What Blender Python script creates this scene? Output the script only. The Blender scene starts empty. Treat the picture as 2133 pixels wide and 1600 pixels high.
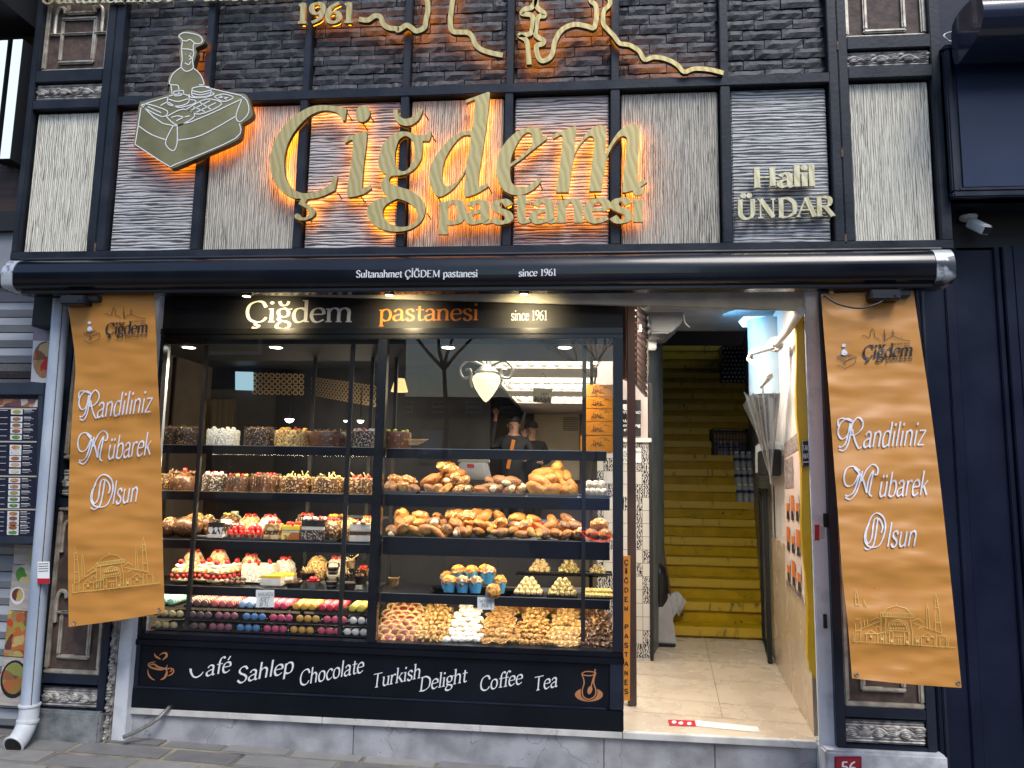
import bpy, bmesh, math, random
from mathutils import Vector, Matrix, noise as mnoise
R = math.radians
sc = bpy.context.scene
col = sc.collection
rnd = random.Random(7)

# ------------------------------------------------------------------ camera, world, sun
D, CH, F = 4.6, 1.75, 1540.0
PX, PY = 1066.5, 800.0
def cam_axes(p, y, r):
    fwd = Vector((math.sin(y)*math.cos(p), math.cos(y)*math.cos(p), math.sin(p)))
    right = Vector((math.cos(y), -math.sin(y), 0)); up = right.cross(fwd)
    r2 = math.cos(r)*right + math.sin(r)*up
    u2 = -math.sin(r)*right + math.cos(r)*up
    return r2, u2, fwd
CR, CU, CF = cam_axes(R(7.405), R(-5.58), R(1.0107))
cam = bpy.data.objects.new("camera", bpy.data.cameras.new("camera"))
col.objects.link(cam)
m = Matrix((CR, CU, -CF)).transposed().to_4x4(); m.translation = (0, -D, CH)
cam.matrix_world = m
cam.data.sensor_width = 36; cam.data.lens = 36*F/2133
cam.data.clip_start = 0.05; cam.data.clip_end = 500
sc.camera = cam
def at(px, py, Y):
    d = CR*((px-PX)/F) - CU*((py-PY)/F) + CF
    t = (Y+D)/d.y
    return Vector((d.x*t, Y, CH+d.z*t))
def on(px, py, Z):
    d = CR*((px-PX)/F) - CU*((py-PY)/F) + CF
    t = (Z-CH)/d.z
    return Vector((d.x*t, -D+d.y*t, Z))

w = bpy.data.worlds.new("World"); sc.world = w; w.use_nodes = True
nt = w.node_tree; nt.nodes.clear()
sky = nt.nodes.new("ShaderNodeTexSky"); sky.sky_type = 'NISHITA'; sky.sun_disc = False
SUN_EL, SUN_AZ = 56, 152       # azimuth measured from +Y clockwise: from behind the camera, to the right
sky.sun_elevation = R(SUN_EL); sky.sun_rotation = R(SUN_AZ)
bg = nt.nodes.new("ShaderNodeBackground"); bg.inputs[1].default_value = 0.15
wo = nt.nodes.new("ShaderNodeOutputWorld")
nt.links.new(sky.outputs[0], bg.inputs[0]); nt.links.new(bg.outputs[0], wo.inputs[0])
sl = bpy.data.lights.new("sun", 'SUN'); sl.energy = 1.5; sl.angle = R(24); sl.color = (1, .96, .9)
so = bpy.data.objects.new("sun", sl); col.objects.link(so)
sd = Vector((math.sin(R(SUN_AZ))*math.cos(R(SUN_EL)), math.cos(R(SUN_AZ))*math.cos(R(SUN_EL)), math.sin(R(SUN_EL))))
so.rotation_euler = sd.to_track_quat('Z', 'Y').to_euler()
vs = sc.view_settings; sc.display_settings.display_device = 'sRGB'
vs.view_transform = 'Standard'; vs.look = 'None'; vs.exposure = 0.8; vs.gamma = 1; vs.use_curve_mapping = False
cy = sc.cycles
cy.max_bounces = 10; cy.diffuse_bounces = 3; cy.glossy_bounces = 4; cy.transmission_bounces = 4; cy.transparent_max_bounces = 16
cy.caustics_reflective = False; cy.caustics_refractive = False; cy.sample_clamp_indirect = 4
cy.use_denoising = True

# ------------------------------------------------------------------ materials
MATS = {}
def nodes(name):
    mt = bpy.data.materials.new(name); mt.use_nodes = True
    n = mt.node_tree; b = n.nodes["Principled BSDF"]
    return mt, n, b
def N(n, t, **k):
    x = n.nodes.new("ShaderNode"+t)
    for a, v in k.items(): setattr(x, a, v)
    return x
def ramp(n, fac, stops):
    r = N(n, "ValToRGB"); e = r.color_ramp.elements
    while len(e) < len(stops): e.new(.5)
    for q, (p, c) in zip(e, stops):
        q.position = p; q.color = (*c[:3], 1)
    n.links.new(fac, r.inputs[0]); return r.outputs[0]
def mat(name, c, c2=None, scale=8, rough=.6, metal=0, bump=0, bscale=None, detail=6, lo=.35, hi=.65, coat=0, spec=.5, emit=0, ecol=None, stretch=None, coord="Object", rvar=0, sss=0):
    if name in MATS: return MATS[name]
    mt, n, b = nodes(name)
    b.inputs["Base Color"].default_value = (*c, 1); b.inputs["Roughness"].default_value = rough
    b.inputs["Metallic"].default_value = metal; b.inputs["Coat Weight"].default_value = coat
    b.inputs["Specular IOR Level"].default_value = spec
    if sss: b.inputs["Subsurface Weight"].default_value = sss; b.inputs["Subsurface Scale"].default_value = .01
    if emit: b.inputs["Emission Strength"].default_value = emit; b.inputs["Emission Color"].default_value = (*(ecol or c), 1)
    if c2 or bump:
        tc = N(n, "TexCoord"); mp = N(n, "Mapping")
        if stretch: mp.inputs["Scale"].default_value = stretch
        n.links.new(tc.outputs[coord], mp.inputs[0])
        if c2:
            z = N(n, "TexNoise"); z.inputs["Scale"].default_value = scale; z.inputs["Detail"].default_value = detail
            n.links.new(mp.outputs[0], z.inputs[0])
            n.links.new(ramp(n, z.outputs[0], [(lo, c), (hi, c2)]), b.inputs["Base Color"])
            if rvar:
                mr = N(n, "MapRange"); mr.inputs[1].default_value = .3; mr.inputs[2].default_value = .7
                mr.inputs[3].default_value = rough-rvar; mr.inputs[4].default_value = rough+rvar
                n.links.new(z.outputs[0], mr.inputs[0]); n.links.new(mr.outputs[0], b.inputs["Roughness"])
        if bump:
            z2 = N(n, "TexNoise"); z2.inputs["Scale"].default_value = bscale or scale; z2.inputs["Detail"].default_value = detail
            n.links.new(mp.outputs[0], z2.inputs[0])
            bp = N(n, "Bump"); bp.inputs["Strength"].default_value = 1; bp.inputs["Distance"].default_value = bump
            n.links.new(z2.outputs[0], bp.inputs["Height"]); n.links.new(bp.outputs[0], b.inputs["Normal"])
    MATS[name] = mt; return mt
def emis(name, c, s):
    if name in MATS: return MATS[name]
    mt = bpy.data.materials.new(name); mt.use_nodes = True; n = mt.node_tree; n.nodes.clear()
    e = N(n, "Emission"); e.inputs[0].default_value = (*c, 1); e.inputs[1].default_value = s
    o = N(n, "OutputMaterial"); n.links.new(e.outputs[0], o.inputs[0]); MATS[name] = mt; return mt
def glass(name, tint=(.93, .96, .97), refl=.9, ior=1.5, rough=0.0):
    mt = bpy.data.materials.new(name); mt.use_nodes = True; n = mt.node_tree; n.nodes.clear()
    t = N(n, "BsdfTransparent"); t.inputs[0].default_value = (*tint, 1)
    g = N(n, "BsdfGlossy"); g.inputs["Roughness"].default_value = rough; g.inputs[0].default_value = (refl, refl, refl, 1)
    fr = N(n, "Fresnel"); fr.inputs[0].default_value = ior
    mx = N(n, "MixShader"); o = N(n, "OutputMaterial")
    n.links.new(fr.outputs[0], mx.inputs[0]); n.links.new(t.outputs[0], mx.inputs[1]); n.links.new(g.outputs[0], mx.inputs[2])
    n.links.new(mx.outputs[0], o.inputs[0]); MATS[name] = mt; return mt

STEEL = mat("steel_paint", (.0085, .0115, .018), (.019, .024, .034), scale=5, rough=.46, bump=.0015, bscale=40, rvar=.12, spec=.32)
NAVY = mat("navy_paint", (.0035, .0075, .023), (.0065, .0115, .031), spec=.3, scale=3, rough=.40, bump=.001, bscale=22, rvar=.06)
NAVY2 = mat("navy_trim", (.004, .008, .020), (.010, .016, .032), scale=6, rough=.4, rvar=.1)
BLACK = mat("black_lacquer", (.0045, .005, .007), (.009, .010, .014), scale=4, rough=.28, rvar=.08)
BASEB = mat("black_base_sheet", (.0028, .0038, .0075), (.0055, .0072, .0125), scale=2.5, rough=.36, rvar=.08, spec=.22)
MATB = mat("matt_black", (.008, .008, .009), rough=.6)
WHITE = mat("white_paint", (.62, .62, .62), (.78, .78, .77), scale=4, rough=.45, bump=.0015, bscale=30)
JAMB = mat("white_jamb_paint", (.42, .44, .47), (.66, .68, .71), scale=7, rough=.45, lo=.25, hi=.5, bump=.002, bscale=20)

# ------------------------------------------------------------------ mesh collector and object tree
W = {}
class MB:
    def __init__(s): s.v = []; s.f = []; s.mi = []; s.m = 0
    def add(s, vs, fs):
        o = len(s.v); s.v += [Vector(p) for p in vs]
        for f in fs: s.f.append([o+i for i in f]); s.mi.append(s.m)
        return s
    def quad(s, a, b, c, d): return s.add([a, b, c, d], [(0, 1, 2, 3)])
    def box(s, x0, x1, y0, y1, z0, z1):
        x0, x1 = min(x0, x1), max(x0, x1); y0, y1 = min(y0, y1), max(y0, y1); z0, z1 = min(z0, z1), max(z0, z1)
        return s.add([(x0,y0,z0),(x1,y0,z0),(x1,y1,z0),(x0,y1,z0),(x0,y0,z1),(x1,y0,z1),(x1,y1,z1),(x0,y1,z1)],
                     [(0,3,2,1),(4,5,6,7),(0,1,5,4),(1,2,6,5),(2,3,7,6),(3,0,4,7)])
    def slab(s, c4, dy):          # quad c4 (seen from -Y: bottom-left, bottom-right, top-right, top-left) pushed back by dy
        a = [Vector(p) for p in c4]; k = [p+Vector((0, dy, 0)) for p in a]
        return s.add(a+k, [(0,1,2,3),(7,6,5,4),(0,4,5,1),(1,5,6,2),(2,6,7,3),(3,7,4,0)])
    def bar(s, a, b, wx, wy, up=(0, 0, 1)):
        a, b = Vector(a), Vector(b); d = (b-a).normalized(); u = Vector(up)
        if abs(d.dot(u)) > .95: u = Vector((0, 1, 0))
        x = d.cross(u).normalized()*wx/2; y = x.cross(d).normalized()*wy/2
        vs = [a-x-y, a+x-y, a+x+y, a-x+y, b-x-y, b+x-y, b+x+y, b-x+y]
        return s.add(vs, [(3,2,1,0),(4,5,6,7),(0,1,5,4),(1,2,6,5),(2,3,7,6),(3,0,4,7)])
    def tube(s, pts, r, n=8, closed=False, caps=True):
        pts = [Vector(p) for p in pts]; k = len(pts); rs = r if isinstance(r, (list, tuple)) else [r]*k
        vs = []; prev = None
        for i, p in enumerate(pts):
            if closed: d = pts[(i+1) % k]-pts[i-1]
            else: d = pts[min(i+1, k-1)]-pts[max(i-1, 0)]
            d.normalize()
            if prev is None:
                u = Vector((0, 0, 1)) if abs(d.z) < .9 else Vector((0, 1, 0))
                x = d.cross(u).normalized()
            else:
                x = (prev-d*prev.dot(d)).normalized()
            prev = x; y = d.cross(x)
            for j in range(n):
                a = 2*math.pi*j/n; vs.append(p+(x*math.cos(a)+y*math.sin(a))*rs[i])
        fs = []
        for i in range(k if closed else k-1):
            for j in range(n):
                a = i*n+j; b = i*n+(j+1) % n; c = ((i+1) % k)*n
                fs.append((a, b, c+(j+1) % n, c+j))
        if caps and not closed: fs += [tuple(range(n))[::-1], tuple((k-1)*n+j for j in range(n))]
        return s.add(vs, fs)
    def lathe(s, prof, c=(0, 0, 0), n=16, sx=1, sy=1, jit=0, seed=0):   # prof: (r, z) bottom to top
        c = Vector(c); vs = []; fs = []; k = len(prof); rr = random.Random(seed)
        jz = [1+rr.uniform(-jit, jit) for _ in range(n)]
        for r, z in prof:
            for j in range(n):
                a = 2*math.pi*j/n; q = r*jz[j]; vs.append(c+Vector((q*math.cos(a)*sx, q*math.sin(a)*sy, z)))
        for i in range(k-1):
            for j in range(n): fs.append((i*n+j, i*n+(j+1) % n, (i+1)*n+(j+1) % n, (i+1)*n+j))
        fs += [tuple(range(n))[::-1], tuple((k-1)*n+j for j in range(n))]
        return s.add(vs, fs)
    def blob(s, c, r, n=10, k=6, noise=0, ns=3, seed=0, rot=None):      # lumpy ellipsoid, r = (rx, ry, rz)
        if not isinstance(r, (tuple, list)): r = (r, r, r)
        c = Vector(c); vs = []; fs = []; off = Vector((seed*3.1, seed*1.7, seed*.9))
        for i in range(k+1):
            t = math.pi*i/k
            for j in range(n):
                a = 2*math.pi*j/n; p = Vector((math.sin(t)*math.cos(a), math.sin(t)*math.sin(a), -math.cos(t)))
                q = 1+noise*mnoise.noise(p*ns+off) if noise else 1
                p = Vector((p.x*r[0], p.y*r[1], p.z*r[2]))*q
                if rot: p = rot @ p
                vs.append(c+p)
        for i in range(k):
            for j in range(n): fs.append((i*n+j, i*n+(j+1) % n, (i+1)*n+(j+1) % n, (i+1)*n+j))
        return s.add(vs, fs)
    def poly(s, pts, dv):         # closed outline extruded by vector dv (front = pts)
        a = [Vector(p) for p in pts]; dv = Vector(dv); k = len(a)
        fs = [tuple(range(k)), tuple(range(2*k-1, k-1, -1))]+[(i, i+k, (i+1) % k+k, (i+1) % k) for i in range(k)]
        return s.add(a+[p+dv for p in a], fs)
    def build(s, name, mats, parent=None, smooth=False, bevel=0, seg=2, loc=None, ang=None):
        me = bpy.data.meshes.new(name)
        L = W.get(parent.name, Vector((0, 0, 0))) if parent else Vector(loc or (0, 0, 0))
        me.from_pydata([p-L for p in s.v], [], s.f)
        mats = mats if isinstance(mats, (list, tuple)) else [mats]
        for q in mats: me.materials.append(q)
        me.polygons.foreach_set("material_index", s.mi)
        b = bmesh.new(); b.from_mesh(me)
        bmesh.ops.remove_doubles(b, verts=b.verts, dist=1e-6)
        if bevel:
            es = [e for e in b.edges if len(e.link_faces) == 2 and e.calc_face_angle(0) > R(40)]
            bmesh.ops.bevel(b, geom=es, offset=bevel, segments=seg, affect='EDGES', clamp_overlap=True)
        bmesh.ops.recalc_face_normals(b, faces=b.faces)
        b.to_mesh(me); b.free()
        if smooth:
            me.polygons.foreach_set("use_smooth", [True]*len(me.polygons))
            try: me.set_sharp_from_angle(angle=R(ang or 42))
            except Exception: pass
        o = bpy.data.objects.new(name, me); col.objects.link(o)
        if parent: o.parent = parent; W[o.name] = L
        else: o.location = L; W[o.name] = L
        return o
def tag(o, label, cat, group=None, kind=None):
    if label: o["label"] = label
    if cat: o["category"] = cat
    if group: o["group"] = group
    if kind: o["kind"] = kind
    return o
def thing(name, loc, label, cat, group=None, kind=None):
    o = bpy.data.objects.new(name, None); o.empty_display_size = .05; col.objects.link(o)
    o.location = loc; W[o.name] = Vector(loc); return tag(o, label, cat, group, kind)
def dup(o, loc, rz=0, scale=None, label=None, group=None, rot=None):
    def cp(q, par):
        c = q.copy(); col.objects.link(c)
        if par: c.parent = par
        for ch in [x for x in KIDS.get(q.name, [])]: cp(ch, c)
        return c
    c = cp(o, None); c.location = loc; c.rotation_euler = rot or (0, 0, rz)
    if scale: c.scale = scale if isinstance(scale, (tuple, list)) else (scale,)*3
    if label: c["label"] = label
    if group: c["group"] = group
    W[c.name] = Vector(loc); return c
KIDS = {}
def proto_done(o):                 # remember the children of a prototype so that dup() can copy them
    for q in [o]+list(o.children_recursive): KIDS[q.name] = list(q.children)
    return o

def cr(pts, closed=False, n=6):    # Catmull-Rom through pts; a repeated point is a corner
    segs = []; P = [Vector(p) for p in pts]
    out = []
    k = len(P); rng = range(k if closed else k-1)
    for i in rng:
        a, b = P[i], P[(i+1) % k]
        if (a-b).length < 1e-9: continue
        if closed: p0, p3 = P[i-1], P[(i+2) % k]
        else: p0, p3 = P[max(i-1, 0)], P[min(i+2, k-1)]
        for t in range(n):
            t /= n
            out.append(.5*((2*a)+(b-p0)*t+(2*p0-5*a+4*b-p3)*t*t+(3*a-p0-3*b+p3)*t**3))
    if not closed: out.append(P[-1])
    return out
# ------------------------------------------------------------------ lettering: pen strokes on any surface
def V2(x, y): return Vector((x, y, 0))
# glyph: (advance, strokes); stroke = (kind, points); c curve, l straight, b thin bar, o dot
G = {
'a': (4.7, ["c3.6,2.9 2.2,2.6 .8,1.9 .7,.7 1.6,0 2.9,.4 3.6,1.1", "c.9,3.9 1.5,4.8 2.6,5 3.5,4.3 3.6,3.2 3.6,1 4,.1 4.7,.4"]),
'b': (4.9, ["l1,8 1,.1", "c1,3.8 2.2,5 3.8,4.6 4.4,2.5 3.8,.4 2.2,-.05 1,.6", "s0,1,7.8"]),
'c': (4.3, ["c4,4 3.2,4.95 1.8,4.8 .6,2.6 1.4,.4 2.6,0 4.1,.9"]),
'd': (5, ["l4,8 4,0", "c4,4.2 2.8,5 1.2,4.5 .6,2.4 1.2,.3 2.5,0 4,1", "s3,4,7.8", "s4,5,.15"]),
'e': (4.5, ["b.8,2.75 4.1,2.85", "c4.1,2.9 3.8,4.4 2.6,5 1.2,4.4 .6,2.5 1.2,.5 2.5,0 4.1,.9"]),
'f': (3.1, ["c4,7.2 3.3,8 2.3,7.6 1.7,6.2 1.7,4 1.7,0", "b.4,4.8 3.3,4.8", "s.7,2.8,.15"]),
'g': (4.6, ["c2.3,5 1,4.4 .8,3.3 1.2,2.2 2.3,1.8 3.4,2.3 3.7,3.4 3.3,4.5 2.3,5", "c1.4,2 .9,1.2 1.5,.5 3,.2 4.1,-.6 3.8,-1.9 2.2,-2.5 .6,-2 .6,-.9 1.6,.2", "b3.4,4.4 4.7,4.8"]),
'h': (5.1, ["l1,8 1,0", "c1,3.6 2,4.8 3.2,4.9 4,3.9 4,2 4,0", "s0,1,7.8", "s.1,1.9,.15", "s3.2,4.9,.15"]),
'i': (2.2, ["l1.1,4.9 1.1,0", "o1.1,7", "s.2,1.1,4.7", "s.2,2,.15"]),
'j': (2.2, ["c1.3,4.9 1.3,1 1.2,-1.4 .2,-2.2", "o1.3,7"]),
'k': (5, ["l1,8 1,0", "b1.2,2.2 4,4.8", "l2.1,3 4.5,0", "s0,1,7.8", "s.1,1.9,.15", "s3,4.6,4.75", "s3.8,5,.15"]),
'l': (2.2, ["l1.1,8 1.1,0", "s.2,1.1,7.8", "s.2,2,.15"]),
'm': (7.8, ["l1,4.9 1,0", "c1,3.6 1.9,4.8 3,4.9 3.8,4 3.8,2 3.8,0", "c3.8,3.6 4.7,4.8 5.8,4.9 6.6,4 6.6,2 6.6,0", "s.1,1,4.7", "s.1,1.9,.15", "s3,4.6,.15", "s5.8,7.5,.15"]),
'n': (5.1, ["l1,4.9 1,0", "c1,3.6 2,4.8 3.2,4.9 4,3.9 4,2 4,0", "s.1,1,4.7", "s.1,1.9,.15", "s3.2,4.9,.15"]),
'o': (4.8, ["c2.4,5 1.1,4.4 .6,2.5 1.1,.6 2.4,0 3.7,.6 4.2,2.5 3.7,4.4 2.4,5"]),
'p': (5, ["l1,4.9 1,-2.5", "c1,3.8 2.2,5 3.8,4.6 4.4,2.5 3.8,.4 2.2,-.05 1,.7", "s0,1,4.7", "s.1,2,-2.4"]),
'r': (3.6, ["l1,4.9 1,0", "c1,3.4 1.8,4.6 2.7,4.9 3.5,4.5", "s.1,1,4.7", "s.1,2,.15"]),
's': (4, ["c3.4,4 2.6,5 1.4,4.9 .8,3.9 1.5,2.9 2.8,2.2 3.4,1.2 2.8,.1 1.5,0 .6,1"]),
't': (3.2, ["c1.6,6.4 1.6,4 1.6,1 2.2,.1 3.3,.5", "b.3,4.8 3.2,4.8"]),
'u': (5.1, ["c1,4.9 1,3 1,1.3 1.8,.1 3.1,.3 4,1.3", "l4,4.9 4,0", "s.1,1,4.7", "s3.1,4,4.7", "s4,4.9,.15"]),
'v': (4.8, ["l.6,4.9 2.5,0", "l2.5,0 4.2,4.9"]),
'w': (6.6, ["l.6,4.9 2,0", "l2,0 3.3,4.5", "l3.3,4.5 4.7,0", "l4.7,0 6,4.9"]),
'y': (4.8, ["l.6,4.9 2.6,.2", "c4.2,4.9 2.8,.6 1.8,-2 .6,-2.3"]),
'z': (4.4, ["b.6,4.8 3.8,4.8", "l3.8,4.8 .6,.15", "b.5,.15 4,.15"]),
'A': (6.8, ["b.4,0 3.4,7.5", "l3.4,7.4 6.4,0", "b1.6,2.6 5.2,2.6", "s-.2,1.3,.15", "s5.3,7,.15"]),
'C': (6.6, ["c6,5.4 5,7.2 3.4,7.5 1.4,6.4 .7,3.8 1.4,1.1 3.4,0 5.2,.4 6.2,1.7"]),
'D': (7.1, ["l1.4,7.4 1.4,0", "c1.4,7.25 3.8,7.3 6,5.8 6.4,3.7 6,1.6 3.8,.2 1.4,.15", "s.4,1.4,7.25", "s.4,1.4,.15"]),
'E': (6, ["l1.4,7.4 1.4,0", "b.4,7.25 5.2,7.25", "b1.4,3.8 4.3,3.8", "b.4,.15 5.5,.15"]),
'G': (7, ["c6,5.4 5,7.2 3.4,7.5 1.4,6.4 .7,3.8 1.4,1.1 3.4,0 5.2,.4 6,1.6", "l6,3.4 6,.6", "s4.7,6.7,3.35"]),
'H': (7.5, ["l1.4,7.4 1.4,0", "l6,7.4 6,0", "b1.4,3.8 6,3.8", "s.4,2.4,7.25", "s.4,2.4,.15", "s5,7,7.25", "s5,7,.15"]),
'I': (3, ["l1.5,7.4 1.5,0", "s.5,2.5,7.25", "s.5,2.5,.15"]),
'K': (7, ["l1.4,7.4 1.4,0", "b1.6,3.2 5.8,7.3", "l2.9,4.5 6.2,0", "s.4,2.4,7.25", "s.4,2.4,.15", "s5.2,7,.15", "s4.8,6.6,7.25"]),
'L': (6, ["l1.4,7.4 1.4,0", "s.4,2.4,7.25", "b.4,.15 5.5,.15"]),
'M': (8.8, ["b1.3,0 1.5,7.4", "l1.5,7.4 4.4,.6", "b4.4,.6 7.2,7.4", "l7.3,7.4 7.4,0", "s.4,2.2,.15", "s6.4,8.4,.15", "s.4,1.6,7.25", "s7.2,8.4,7.25"]),
'N': (7.6, ["b1.4,0 1.4,7.4", "l1.5,7.4 6.1,.2", "b6.1,0 6.1,7.4", "s.4,2.4,.15", "s5.2,7,7.25", "s.4,1.6,7.25"]),
'O': (7.2, ["c3.6,7.5 1.5,6.5 .7,3.8 1.5,1 3.6,0 5.7,1 6.5,3.8 5.7,6.5 3.6,7.5"]),
'P': (6, ["l1.4,7.4 1.4,0", "c1.4,7.25 3.6,7.3 5.3,6.5 5.4,5 4.6,3.8 3.2,3.5 1.4,3.6", "s.4,1.4,7.25", "s.4,2.4,.15"]),
'R': (7, ["l1.4,7.4 1.4,0", "c1.4,7.25 3.6,7.3 5.2,6.6 5.3,5 4.6,4 3.2,3.7 1.4,3.8", "l3.4,3.7 6.2,0", "s.4,1.4,7.25", "s.4,2.4,.15", "s5.4,7,.15"]),
'S': (5.4, ["c4.6,6 3.6,7.4 2,7.4 .9,6 1.7,4.5 3.6,3.4 4.7,2 4,.3 2.2,0 .7,1.4"]),
'T': (6.4, ["l3.2,7.4 3.2,0", "b.4,7.25 6,7.25", "s2.2,4.2,.15"]),
'U': (7.4, ["c1.4,7.4 1.4,4 1.5,1.6 2.8,.1 4.6,.1 5.8,1.4 6,3 6,7.4", "s.4,2.4,7.25", "s5.1,6.9,7.25"]),
'W': (9, ["l.6,7.4 2.7,0", "l2.7,0 4.6,6.8", "l4.6,6.8 6.5,0", "l6.5,0 8.5,7.4"]),
'Y': (6.6, ["l.6,7.4 3.3,3.4", "l6,7.4 3.3,3.4", "l3.3,3.6 3.3,0"]),
'1': (3.8, ["l2,7.4 2,0", "b.8,6.6 2,7.3", "s.8,3.2,.15"]),
'9': (4.8, ["c2.4,7.4 1,6.8 .7,5.4 1.2,4 2.4,3.5 3.6,4.2 4.1,5.4 3.6,6.9 2.4,7.4", "c4.1,5.4 3.9,3.4 3,1.4 1,.1"]),
'6': (4.8, ["c2.4,4 3.7,3.5 4.1,2 3.6,.6 2.4,0 1.2,.6 .7,2 1.2,3.5 2.4,4", "c.7,2 .9,4 1.8,6 3.9,7.4"]),
'5': (4.6, ["b1.3,7.2 4,7.2", "l1.3,7.2 1.1,4.2", "c1.1,4.2 2.6,4.5 3.8,3.6 3.8,1.4 2.6,.1 .8,.6"]),
'0': (4.8, ["c2.4,7.4 1.2,6.4 .8,3.7 1.2,1 2.4,0 3.6,1 4,3.7 3.6,6.4 2.4,7.4"]),
'2': (4.8, ["c.8,5.8 1.6,7.2 3,7.3 3.9,6 3.2,4 .8,.2", "b.8,.2 4.2,.2"]),
'3': (4.6, ["c.8,6.4 2,7.4 3.4,7 3.6,5.4 2,4 3.6,3.2 4,1.6 2.8,.1 .8,.6"]),
' ': (3, []), '.': (2, ["o1,.4"]), '-': (3, ["b.5,2.6 2.5,2.6"]),
}
BREVE = "c1.0,7.6 1.4,6.4 2.3,6.0 3.2,6.4 3.6,7.6"
def glyph(ch):
    if ch in G: return G[ch]
    base = {'ç':'c','Ç':'C','ğ':'g','Ğ':'G','ü':'u','Ü':'U','é':'e','ı':'i','İ':'I','ş':'s','ö':'o'}.get(ch)
    if not base: return G[' ']
    a, s = G[base]; s = list(s)
    if ch == 'ğ': s.append(BREVE)
    if ch == 'Ğ': s.append("c2.4,9.6 2.8,8.6 3.6,8.3 4.4,8.6 4.8,9.6")
    if ch in 'çÇ': x = a/2; s.append("c%f,0 %f,-1 %f,-1.4 %f,-2.2 %f,-1.9" % (x, x, x+1, x, x-1))
    if ch == 'ü': s += ["o1.6,6.6", "o3.4,6.6"]
    if ch == 'Ü': s += ["o2.6,9", "o4.8,9"]
    if ch == 'ö': s += ["o1.5,6.6", "o3.3,6.6"]
    if ch == 'é': s.append("l3.4,7.8 2.4,6")
    if ch == 'İ': s.append("o1.5,9")
    if ch == 'ı': s = [q for q in s if q[0] != 'o']
    return a, s
GC = {}
def ribbons(ch, w, thin, pen, serif):
    key = (ch, w, thin, pen, serif)
    if key in GC: return GC[key]
    adv, ss = glyph(ch); out = []
    for s in ss:
        k = s[0]
        if k == 's':
            if not serif: continue
            x0, x1, y = map(float, s[1:].split(',')); out.append(([V2(x0, y), V2(x1, y)], [thin, thin])); continue
        pts = [V2(*map(float, q.split(','))) for q in s[1:].split()]
        if k == 'o':
            c = pts[0]; r = w*.62
            out.append((None, [c+V2(r*math.cos(t*math.pi/5), r*math.sin(t*math.pi/5)) for t in range(10)])); continue
        if k == 'c': pts = cr(pts, n=4)
        ws = []
        for i in range(len(pts)):
            d = pts[min(i+1, len(pts)-1)]-pts[max(i-1, 0)]
            th = math.atan2(d.y, d.x); t = thin+(w-thin)*abs(math.sin(th-pen))
            ws.append(thin if k == 'b' else t)
        out.append((pts, ws))
    GC[key] = (adv, out); return GC[key]
def text(mb, s, fr, w=.95, thin=.38, pen=.25, slant=0, serif=True, track=0, depth=0, n_off=.0004):
    """fr(u, v, h): glyph units -> point, h = height above the surface"""
    u = 0; cnt = 0
    for ch in s:
        adv, rb = ribbons(ch, w, thin, pen, serif)
        for pts, ws in rb:
            cnt += 1; h = n_off*(1+(cnt % 5))
            def q(p): return (u+p.x+slant*p.y, p.y)
            if pts is None:
                a = [q(p) for p in ws]
                fa = [fr(x, y, h+depth) for x, y in a]
                if depth:
                    k = len(a); mb.add(fa+[fr(x, y, h) for x, y in a], [tuple(range(k)), tuple(range(2*k-1, k-1, -1))]+[(i, (i+1) % k, (i+1) % k+k, i+k) for i in range(k)])
                else: mb.add(fa, [tuple(range(len(a)))])
                continue
            L = []; Rr = []
            for i, p in enumerate(pts):
                d = pts[min(i+1, len(pts)-1)]-pts[max(i-1, 0)]
                nn = V2(-d.y, d.x).normalized()*(ws[i]/2); L.append(q(p+nn)); Rr.append(q(p-nn))
            k = len(pts); vs = [fr(x, y, h+depth) for x, y in L]+[fr(x, y, h+depth) for x, y in Rr]
            fs = [(i, k+i, k+i+1, i+1) for i in range(k-1)]
            if depth:
                vs += [fr(x, y, h) for x, y in L]+[fr(x, y, h) for x, y in Rr]
                fs += [(2*k+i, 2*k+i+1, 3*k+i+1, 3*k+i) for i in range(k-1)]
                fs += [(i, i+1, 2*k+i+1, 2*k+i) for i in range(k-1)]+[(k+i, 3*k+i, 3*k+i+1, k+i+1) for i in range(k-1)]
                fs += [(0, 2*k, 3*k, k), (k-1, 2*k-1, 4*k-1, 3*k-1)]
            mb.add(vs, fs)
        u += adv+track
    return u
def width(s, track=0): return sum(glyph(c)[0]+track for c in s)
def flat_frame(p0, p1, s, size, Y, track=0, up=None):
    """baseline from photo point p0 to p1 on plane Y; size = pixels per glyph unit in height"""
    a, b = at(*p0, Y), at(*p1, Y); U = (b-a)/width(s, track)
    t = at(p0[0], p0[1]-size, Y); hh = (t-a).length
    n = Vector((0, -1, 0)); Vv = (Vector((0, 0, 1)) if up is None else n.cross(U).normalized()*-1)
    if up == 'perp':
        Vv = U.normalized().cross(n).normalized()
        if Vv.z < 0: Vv = -Vv
    Vv = Vv*hh
    return lambda u, v, h: a+U*u+Vv*v+n*h
def write(mb, s, p0, p1, size, Y, up=None, track=0, **k):
    return text(mb, s, flat_frame(p0, p1, s, size, Y, track, up), track=track, **k)
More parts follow.
